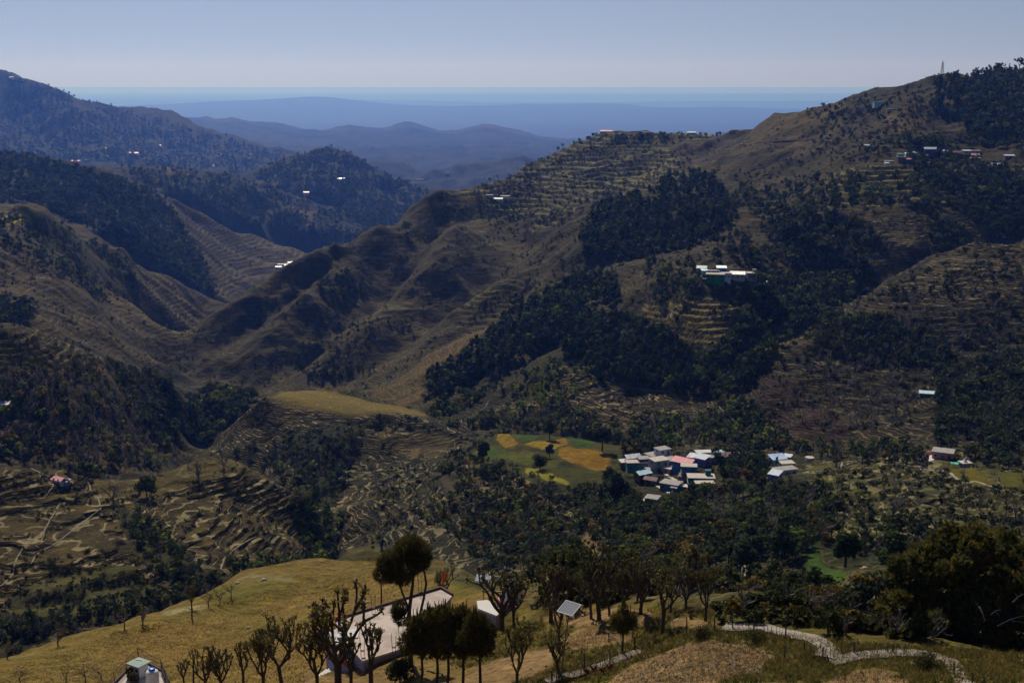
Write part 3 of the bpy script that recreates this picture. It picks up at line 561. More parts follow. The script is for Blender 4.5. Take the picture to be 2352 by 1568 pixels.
# ------------------------------------------------------------------ the land as one sheet
def make_sheet():
    nr, nc = Z.shape
    me = bpy.data.meshes.new("terrain"); nv = nr * nc
    co = np.stack([XX, YY, Z], -1).astype(np.float32).reshape(-1)
    me.vertices.add(nv); me.vertices.foreach_set("co", co)
    i = np.arange(nr - 1)[:, None] * nc + np.arange(nc - 1)[None]
    q = np.stack([i, i + 1, i + nc + 1, i + nc], -1).reshape(-1).astype(np.int32); nf = len(q) // 4
    me.loops.add(nf * 4); me.loops.foreach_set("vertex_index", q)
    me.polygons.add(nf); me.polygons.foreach_set("loop_start", np.arange(0, nf * 4, 4, dtype=np.int32)); me.polygons.foreach_set("loop_total", np.full(nf, 4, np.int32))
    me.polygons.foreach_set("use_smooth", np.ones(nf, bool))
    me.update(calc_edges=True)
    ca = me.color_attributes.new("tone", 'FLOAT_COLOR', 'POINT')
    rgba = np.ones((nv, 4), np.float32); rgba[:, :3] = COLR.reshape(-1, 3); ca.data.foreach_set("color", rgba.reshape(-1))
    cb = me.color_attributes.new("cover", 'FLOAT_COLOR', 'POINT')
    rgba[:, 0] = paths.reshape(-1); rgba[:, 1] = calm.reshape(-1); rgba[:, 2] = ter.reshape(-1); cb.data.foreach_set("color", rgba.reshape(-1))
    o = bpy.data.objects.new("terrain", me); COL.objects.link(o); o["kind"] = "structure"
    m, nt, P = new_mat("hillside")
    pos = node(nt, "ShaderNodeNewGeometry").outputs['Position']
    tone = node(nt, "ShaderNodeAttribute", attribute_name="tone").outputs['Color']
    cov = node(nt, "ShaderNodeSeparateColor"); nt.links.new(node(nt, "ShaderNodeAttribute", attribute_name="cover").outputs['Color'], cov.inputs[0])
    sep = node(nt, "ShaderNodeSeparateXYZ"); nt.links.new(pos, sep.inputs[0])
    a = noise(nt, pos, 2.2, 4, .7); b = noise(nt, pos, .35, 4, .6); c = noise(nt, pos, .045, 5, .65)
    col = mixc(nt, ramp(nt, a, .35, .7), tone, (.5, .42, .33, 1), 'MULTIPLY')
    col = mixc(nt, ramp(nt, b, .5, .72), col, mixc(nt, 1, tone, (1.35, 1.3, 1.1, 1), 'MULTIPLY'))
    g = mathn(nt, 'MULTIPLY', ramp(nt, c, .5, .7), mathn(nt, 'SUBTRACT', .75, mathn(nt, 'MULTIPLY', cov.outputs[1], .6)))
    col = mixc(nt, g, col, mixc(nt, 1, tone, (.62, .8, .55, 1), 'MULTIPLY'))
    # thin worn cattle paths along the slope, painted brighter like sunlit tread edges
    zz = mathn(nt, 'ADD', mathn(nt, 'MULTIPLY', sep.outputs[2], 1.05), mathn(nt, 'ADD', mathn(nt, 'MULTIPLY', noise(nt, pos, .03, 2), 3.5), mathn(nt, 'MULTIPLY', noise(nt, pos, .16, 2), 1.2)))
    ln = mathn(nt, 'SUBTRACT', 1, ramp(nt, mathn(nt, 'ABSOLUTE', mathn(nt, 'SUBTRACT', mathn(nt, 'FRACT', zz), .5)), .05, .15))
    ln = mathn(nt, 'MULTIPLY', ln, mathn(nt, 'MULTIPLY', cov.outputs[0], ramp(nt, noise(nt, pos, .08, 2), .32, .5)))
    col = mixc(nt, mathn(nt, 'MULTIPLY', ln, .7), col, (.29, .23, .115, 1))
    # broader benches of older terraces, rippling farther off; riser shade painted into the colour
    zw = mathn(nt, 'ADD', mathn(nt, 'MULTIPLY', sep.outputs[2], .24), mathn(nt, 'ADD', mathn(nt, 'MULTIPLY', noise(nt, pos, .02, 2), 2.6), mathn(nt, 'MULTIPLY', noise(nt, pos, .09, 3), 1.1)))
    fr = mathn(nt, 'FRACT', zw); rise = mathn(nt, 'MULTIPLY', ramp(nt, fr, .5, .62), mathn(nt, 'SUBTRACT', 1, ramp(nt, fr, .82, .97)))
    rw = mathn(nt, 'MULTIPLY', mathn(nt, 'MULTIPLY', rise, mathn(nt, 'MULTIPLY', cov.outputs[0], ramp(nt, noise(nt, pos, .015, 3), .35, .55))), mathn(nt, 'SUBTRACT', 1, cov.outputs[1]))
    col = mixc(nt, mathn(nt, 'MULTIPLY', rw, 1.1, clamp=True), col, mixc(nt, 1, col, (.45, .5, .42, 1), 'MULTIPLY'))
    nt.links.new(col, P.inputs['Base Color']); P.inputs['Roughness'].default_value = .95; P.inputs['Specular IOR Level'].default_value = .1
    bp = node(nt, "ShaderNodeBump"); bp.inputs['Strength'].default_value = .8; bp.inputs['Distance'].default_value = .25
    nt.links.new(mathn(nt, 'ADD', mathn(nt, 'MULTIPLY', b, 2.4), mathn(nt, 'MULTIPLY', a, .6)), bp.inputs['Height'])
    bp2 = node(nt, "ShaderNodeBump"); bp2.inputs['Strength'].default_value = .8; bp2.inputs['Distance'].default_value = 5.0
    nt.links.new(mathn(nt, 'ADD', c, mathn(nt, 'MULTIPLY', mathn(nt, 'MULTIPLY', fr, cov.outputs[0]), .35)), bp2.inputs['Height']); nt.links.new(bp.outputs[0], bp2.inputs['Normal']); nt.links.new(bp2.outputs[0], P.inputs['Normal'])
    me.materials.append(m)
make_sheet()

# ------------------------------------------------------------------ air
def make_haze():
    me = bpy.data.meshes.new("haze"); x, y0, y1, z0, z1 = 92000, -40, 105500, -1010, 60
    zl = float(Z.min()) - 1
    z0 = min(z0, zl); z1 = max(z1, float(Z.max()) + 25)
    v = [(-x, y0, z0), (x, y0, z0), (x, y1, z0), (-x, y1, z0), (-x, y0, z1), (x, y0, z1), (x, y1, z1), (-x, y1, z1)]
    me.from_pydata(v, [], [(3, 2, 1, 0), (4, 5, 6, 7), (0, 1, 5, 4), (1, 2, 6, 5), (2, 3, 7, 6), (3, 0, 4, 7)])
    o = bpy.data.objects.new("haze", me); COL.objects.link(o); o["kind"] = "stuff"
    o["label"] = "pale blue haze filling the valleys and fading the far hills"; o["category"] = "haze"
    m = bpy.data.materials.new("air"); m.use_nodes = True; nt = m.node_tree
    for n in list(nt.nodes):
        if n.type == 'BSDF_PRINCIPLED': nt.nodes.remove(n)
    pv = nt.nodes.new("ShaderNodeVolumePrincipled")
    pv.inputs['Color'].default_value = (.12, .29, 1.0, 1); pv.inputs['Density'].default_value = HAZE_D
    pv.inputs['Anisotropy'].default_value = 0.45
    pv.inputs['Absorption Color'].default_value = (.97, .86, 1, 1)
    nt.links.new(pv.outputs[0], nt.nodes["Material Output"].inputs['Volume'])
    me.materials.append(m)
HAZE_D = 5.6e-5
make_haze()
# ------------------------------------------------------------------ small mesh kit
class MB:
    """collects vertices, faces, a material slot per face and a tint per vertex; build() links ONE mesh object"""
    def __init__(s): s.v = []; s.f = []; s.m = []; s.t = []; s.n = 0
    def add(s, v, f, m=0, tint=1.0):
        v = np.asarray(v, np.float32).reshape(-1, 3); s.v.append(v)
        s.t.append(np.full(len(v), tint, np.float32) if np.isscalar(tint) else np.asarray(tint, np.float32))
        for q in f: s.f.append(tuple(int(i) + s.n for i in q)); s.m.append(m)
        s.n += len(v); return s
    def box(s, c, size, rz=0, m=0, rx=0, ry=0):
        x, y, z = [k / 2 for k in size]
        v = [(-x, -y, -z), (x, -y, -z), (x, y, -z), (-x, y, -z), (-x, -y, z), (x, -y, z), (x, y, z), (-x, y, z)]
        M = Matrix.Translation(c) @ Matrix.Rotation(rz, 4, 'Z') @ Matrix.Rotation(ry, 4, 'Y') @ Matrix.Rotation(rx, 4, 'X')
        return s.add([M @ Vector(p) for p in v], [(3, 2, 1, 0), (4, 5, 6, 7), (0, 1, 5, 4), (1, 2, 6, 5), (2, 3, 7, 6), (3, 0, 4, 7)], m)
    def tube(s, pts, rad, n=6, m=0, cap=True, tint=1.0):
        pts = [Vector(p) for p in pts]; rings = []
        for i, p in enumerate(pts):
            d = (pts[min(i + 1, len(pts) - 1)] - pts[max(i - 1, 0)]).normalized()
            a = d.orthogonal().normalized() if abs(d.z) > .95 else d.cross(Vector((0, 0, 1))).normalized()
            if i and rings and a.dot(prev) < 0: a = -a
            prev = a; b = d.cross(a)
            r = rad[i] if not np.isscalar(rad) else rad
            rings.append([p + (a * math.cos(2 * math.pi * k / n) + b * math.sin(2 * math.pi * k / n)) * r for k in range(n)])
        v = [q for ring in rings for q in ring]; f = []
        for i in range(len(pts) - 1):
            for k in range(n): f.append((i * n + k, i * n + (k + 1) % n, (i + 1) * n + (k + 1) % n, (i + 1) * n + k))
        if cap: f.append(tuple(range(n))[::-1]); f.append(tuple((len(pts) - 1) * n + k for k in range(n)))
        return s.add(v, f, m, tint)
    def lathe(s, prof, c=(0, 0, 0), n=20, m=0):
        v = []; f = []
        for r, z in prof:
            for k in range(n): v.append((c[0] + r * math.cos(2 * math.pi * k / n), c[1] + r * math.sin(2 * math.pi * k / n), c[2] + z))
        for i in range(len(prof) - 1):
            for k in range(n): f.append((i * n + k, i * n + (k + 1) % n, (i + 1) * n + (k + 1) % n, (i + 1) * n + k))
        return s.add(v, f, m)
    def prism(s, poly, z0, z1, m=0):
        n = len(poly); v = [(p[0], p[1], z0) for p in poly] + [(p[0], p[1], z1) for p in poly]
        a = sum(poly[i][0] * poly[(i + 1) % n][1] - poly[(i + 1) % n][0] * poly[i][1] for i in range(n))
        f = [tuple(range(n))[::-1], tuple(range(n, 2 * n))] + [(i, (i + 1) % n, n + (i + 1) % n, n + i) for i in range(n)]
        if a < 0: f = [q[::-1] for q in f]
        return s.add(v, f, m)
    def quads(s, cen, nor, size, m=0, tint=None, asp=1.0):
        """one small ragged leaf clump per centre"""
        n = len(cen); nor = nor / (np.linalg.norm(nor, axis=1, keepdims=True) + 1e-9)
        t = np.cross(nor, rng.normal(size=(n, 3))); t /= np.linalg.norm(t, axis=1, keepdims=True) + 1e-9; b = np.cross(nor, t)
        sz = (size * (0.6 + .8 * rng.random(n)))[:, None] if np.isscalar(size) else size[:, None]
        k = .7 + .6 * rng.random((4, n, 1))
        v = np.stack([cen + t * sz * k[0], cen + b * sz * k[1] * asp, cen - t * sz * k[2], cen - b * sz * k[3] * asp], 1).reshape(-1, 3)
        tt = np.repeat(.65 + .7 * rng.random(n) if tint is None else tint, 4)
        i0 = s.n; s.v.append(v.astype(np.float32)); s.t.append(tt.astype(np.float32)); s.n += 4 * n
        for i in range(n): s.f.append((i0 + 4 * i, i0 + 4 * i + 1, i0 + 4 * i + 2, i0 + 4 * i + 3)); s.m.append(m)
        return s
    def mesh(s, name, mats, smooth=False):
        me = bpy.data.meshes.new(name); V_ = np.concatenate(s.v); me.from_pydata(V_.tolist(), [], s.f)
        if len(mats) > 1: me.polygons.foreach_set("material_index", np.array(s.m, np.int32))
        if smooth: me.polygons.foreach_set("use_smooth", np.ones(len(s.f), bool))
        at_ = me.attributes.new("tint", 'FLOAT', 'POINT'); at_.data.foreach_set("value", np.concatenate(s.t))
        for m in mats: me.materials.append(MATS[m])
        return me
    def build(s, name, mats, parent=None, loc=None, smooth=False):
        if isinstance(mats, str): mats = [mats]
        return link(name, s.mesh(name, mats, smooth), parent, loc)
def link(name, me, parent=None, loc=None):
    o = bpy.data.objects.new(name, me); COL.objects.link(o)
    if parent is not None: o.parent = parent
    if loc is not None: o.location = loc
    return o
def tag(o, label, cat, group=None):
    o["label"] = label; o["category"] = cat
    if group: o["group"] = group
    return o
def empty(name, loc, rz=0):
    o = bpy.data.objects.new(name, None); COL.objects.link(o); o.location = loc; o.rotation_euler = (0, 0, rz); o.empty_display_size = .5
    return o

def leaf_mat(name, col, var=.8, rough=.9):
    m, nt, P = new_mat(name)
    t = node(nt, "ShaderNodeAttribute", attribute_name="tint").outputs['Fac']
    r = node(nt, "ShaderNodeObjectInfo").outputs['Random']
    k = mathn(nt, 'MULTIPLY', t, mathn(nt, 'ADD', 1 - var / 2, mathn(nt, 'MULTIPLY', r, var)))
    c = mixc(nt, ramp(nt, t, .6, 1.35), (col[0] * .75, col[1] * .9, col[2] * 1.1), (col[0] * 1.35, col[1] * 1.1, col[2] * .8))
    mul = node(nt, "ShaderNodeVectorMath", operation='SCALE'); nt.links.new(c, mul.inputs[0]); nt.links.new(k, mul.inputs['Scale'])
    tr_ = node(nt, "ShaderNodeBsdfTranslucent"); nt.links.new(mul.outputs[0], tr_.inputs[0]); mx_ = node(nt, "ShaderNodeMixShader"); mx_.inputs[0].default_value = .3
    nt.links.new(P.outputs[0], mx_.inputs[1]); nt.links.new(tr_.outputs[0], mx_.inputs[2]); nt.links.new(mx_.outputs[0], nt.nodes["Material Output"].inputs['Surface'])
    nt.links.new(mul.outputs[0], P.inputs['Base Color']); P.inputs['Roughness'].default_value = rough; P.inputs['Specular IOR Level'].default_value = .15
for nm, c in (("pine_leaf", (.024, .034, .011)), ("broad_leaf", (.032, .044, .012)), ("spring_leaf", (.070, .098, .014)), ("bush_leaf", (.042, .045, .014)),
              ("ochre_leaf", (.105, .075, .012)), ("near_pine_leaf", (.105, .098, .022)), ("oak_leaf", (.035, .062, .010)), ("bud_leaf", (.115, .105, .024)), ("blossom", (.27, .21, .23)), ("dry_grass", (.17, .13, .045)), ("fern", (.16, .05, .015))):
    leaf_mat(nm, c)
def bark_mat(name, col, s=6):
    m, nt, P = new_mat(name); pos = node(nt, "ShaderNodeTexCoord").outputs['Object']
    n = noise(nt, pos, s, 4, .7)
    nt.links.new(mixc(nt, n, tuple(k * .45 for k in col), tuple(k * 1.4 for k in col)), P.inputs['Base Color']); P.inputs['Roughness'].default_value = .95
    bp = node(nt, "ShaderNodeBump"); bp.inputs['Distance'].default_value = .03; nt.links.new(n, bp.inputs['Height']); nt.links.new(bp.outputs[0], P.inputs['Normal'])
bark_mat("bark", (.075, .055, .042)); bark_mat("grey_bark", (.17, .14, .125)); bark_mat("pale_wood", (.42, .38, .34)); bark_mat("post_wood", (.06, .048, .04))

# ------------------------------------------------------------------ plants (unit height 1, base at origin)
def blob_points(n, blobs, seedless=None):
    """points near the surface of several overlapping blobs -> centres, outward normals"""
    w = np.array([b[3] ** 2 for b in blobs]); pick = rng.choice(len(blobs), n, p=w / w.sum())
    B = np.array(blobs)[pick]; d = rng.normal(size=(n, 3)); d /= np.linalg.norm(d, axis=1, keepdims=True)
    r = B[:, 3:4] * (.55 + .5 * rng.random((n, 1)) ** .6); sc_ = B[:, 4:5] if B.shape[1] > 4 else 1.0
    c = B[:, :3] + d * r * np.concatenate([np.ones((n, 2)), np.ones((n, 1)) * sc_], 1)
    return c, d * .9 + rng.normal(size=(n, 3)) * .45 + np.array([0, 0, .25])
def pine_geo(n, slim=1.0, crown0=.28):
    mb = MB(); blobs = []
    lv = 5
    for i in range(lv):
        t = i / (lv - 1); z = crown0 + .08 + (1 - crown0 - .15) * t; r = (.20 - .115 * t ** 1.4) * slim
        for k in range(3 if t < .9 else 1):
            a = rng.random() * 6.28; q = r * (.55 if t < .9 else 0)
            blobs.append((math.cos(a) * q, math.sin(a) * q, z + rng.normal() * .025, r * (.75 if t < .9 else .9), .75))
    c, nn = blob_points(n, blobs); mb.quads(c, nn, .62 / math.sqrt(n) if n > 100 else .085, 0)
    tr = MB(); tr.tube([(0, 0, -.08), (.01, 0, .3), (0, .01, .85)], [.022, .017, .006], 5, 0)
    return mb, tr
def broad_geo(n, flat=1.0, trunk=.22, nb=9, seed=0):
    mb = MB(); blobs = []
    for i in range(nb):
        a = rng.random() * 6.28; q = .26 * math.sqrt(rng.random()); z = trunk + .2 + .42 * rng.random() * flat
        blobs.append((math.cos(a) * q, math.sin(a) * q, z, .13 + .09 * rng.random(), .85))
    c, nn = blob_points(n, blobs); mb.quads(c, nn, .75 / math.sqrt(n) if n > 100 else .1, 0)
    tr = MB(); tr.tube([(0, 0, -.08), (.02, .01, .2), (.01, .0, .42)], [.035, .026, .016], 5, 0)
    for k in range(4):
        a = k * 1.6 + rng.random(); tr.tube([(.015, .01, .2 + .04 * k), (.1 * math.cos(a), .1 * math.sin(a), .38 + .05 * k), (.2 * math.cos(a), .2 * math.sin(a), .55 + .05 * k)], [.016, .011, .004], 4, 0)
    return mb, tr
def bush_geo(n):
    mb = MB(); blobs = [(rng.normal() * .3, rng.normal() * .3, .25 + .25 * rng.random(), .28 + .15 * rng.random(), .9) for _ in range(5)]
    c, nn = blob_points(n, blobs); c[:, 2] = np.abs(c[:, 2]); mb.quads(c, nn, .9 / math.sqrt(n) + .04, 0)
    return mb, None
def bare_geo(depth, twigs=3, spread=.55, thick=1.0, leafy=0, droop=0):
    tr = MB(); mb = MB(); tips = []
    def grow(p, d, L_, r, k):
        q = p + d * L_ * .5 + Vector(rng.normal(size=3)) * L_ * .06; e = p + d * L_ + Vector(rng.normal(size=3)) * L_ * .05
        tr.tube([p, q, e], [r, r * .82, r * .62], 5 if k == depth else (4 if k > 1 else 3), 0, cap=False)
        if k == 0: tips.append((e, d)); return
        for _ in range(twigs + (1 if k == depth else 0)):
            nd = (d + Vector(rng.normal(size=3)) * spread + Vector((0, 0, .18))).normalized()
            grow(e if rng.random() < .6 else q, nd, L_ * (.62 + .2 * rng.random()), r * .58, k - 1)
    grow(Vector((0, 0, -.05)), Vector((rng.normal() * .06, rng.normal() * .06, 1)).normalized(), .33, .03 * thick, depth)
    top = max(np.concatenate(tr.v)[:, 2].max(), .5); tr.v = [v / top for v in tr.v]
    if leafy:
        c = np.array([t[0] for t in tips]) / top; idx = rng.choice(len(c), leafy); c = c[idx] + rng.normal(size=(leafy, 3)) * .03
        mb.quads(c, rng.normal(size=(leafy, 3)), .03, 0)
    return mb, tr

LIB = {}
def lib(kind, i, lod):
    key = (kind, i, lod)
    if key in LIB: return LIB[key]
    n = {0: 46, 1: 190, 2: 900}[lod]
    if kind == 'pine': g = pine_geo(n, slim=(1.0, 1.15, .9)[i % 3], crown0=(.22, .3, .38)[i % 3]); mats = ("pine_leaf", "bark")
    elif kind == 'tree': g = broad_geo(n, flat=(1, .7, 1.2)[i % 3]); mats = ("broad_leaf", "bark")
    elif kind == 'spring': g = broad_geo(n, flat=1.1, trunk=.12); mats = ("spring_leaf", "bark")
    elif kind == 'ochre': g = broad_geo(n, flat=.8); mats = ("ochre_leaf", "bark")
    elif kind == 'shrub': g = bush_geo({0: 22, 1: 90, 2: 500}[lod]); mats = ("bush_leaf", "bark")
    elif kind == 'bare': g = bare_geo((2, 3, 4)[lod], leafy=(0, 12, 60)[lod]); mats = ("bud_leaf", "grey_bark")
    elif kind == 'blossom': g = bare_geo((2, 3, 4)[lod], leafy=(40, 160, 500)[lod]); mats = ("blossom", "grey_bark")
    LIB[key] = (g, mats); return LIB[key]
NVAR = {'pine': 3, 'tree': 4, 'spring': 2, 'ochre': 2, 'shrub': 3, 'bare': 4, 'blossom': 2}
WHOLE = {}
def whole_mesh(kind, i, lod):
    """crown and trunk in one mesh (far copies)"""
    if (kind, i, lod) not in WHOLE:
        (mb, tr), mats = lib(kind, i, lod); a = MB()
        for src, m in ((mb, 0), (tr, 1)):
            if src is None or not src.v: continue
            a.v += src.v; a.t += src.t; a.f += [tuple(k + a.n for k in f) for f in src.f]; a.m += [m] * len(src.f); a.n += src.n
        WHOLE[kind, i, lod] = (a, a.mesh(kind, mats), mats)
    return WHOLE[kind, i, lod]
PARTS = {}
def part_meshes(kind, i, lod):
    if (kind, i, lod) not in PARTS:
        (mb, tr), mats = lib(kind, i, lod)
        PARTS[kind, i, lod] = (mb.mesh("crown", [mats[0]]) if mb is not None and mb.v else None, tr.mesh("trunk", [mats[1]]) if tr is not None else None)
    return PARTS[kind, i, lod]
OBJ_NAME = {'pine': 'pine_tree', 'tree': 'broadleaf_tree', 'spring': 'young_leaf_tree', 'ochre': 'ochre_tree', 'shrub': 'shrub', 'bare': 'bare_tree', 'blossom': 'blossoming_tree'}
OBJ_CAT = {'pine': 'pine tree', 'tree': 'tree', 'spring': 'tree', 'ochre': 'tree', 'shrub': 'shrub', 'bare': 'bare tree', 'blossom': 'tree'}
def plant(kind, loc, h, rz, label, group=None, i=None, lod=None, name=None, wid=1.0):
    ph = h / loc[1] * FPX
    if lod is None: lod = 2 if ph > 44 else (1 if ph > 15 else 0)
    i = int(rng.integers(NVAR[kind])) if i is None else i
    name = name or OBJ_NAME[kind]
    cm, tm = part_meshes(kind, i, lod) if ph > 20 and kind != 'shrub' else (None, None)
    if cm and tm:
        o = empty(name, loc, rz)
        link("crown", cm, o); link("trunk", tm, o)
    else:
        o = link(name, whole_mesh(kind, i, lod)[1], loc=loc); o.rotation_euler = (0, 0, rz)
    o.scale = (h * wid, h * wid, h)
    return tag(o, label, OBJ_CAT[kind], group)

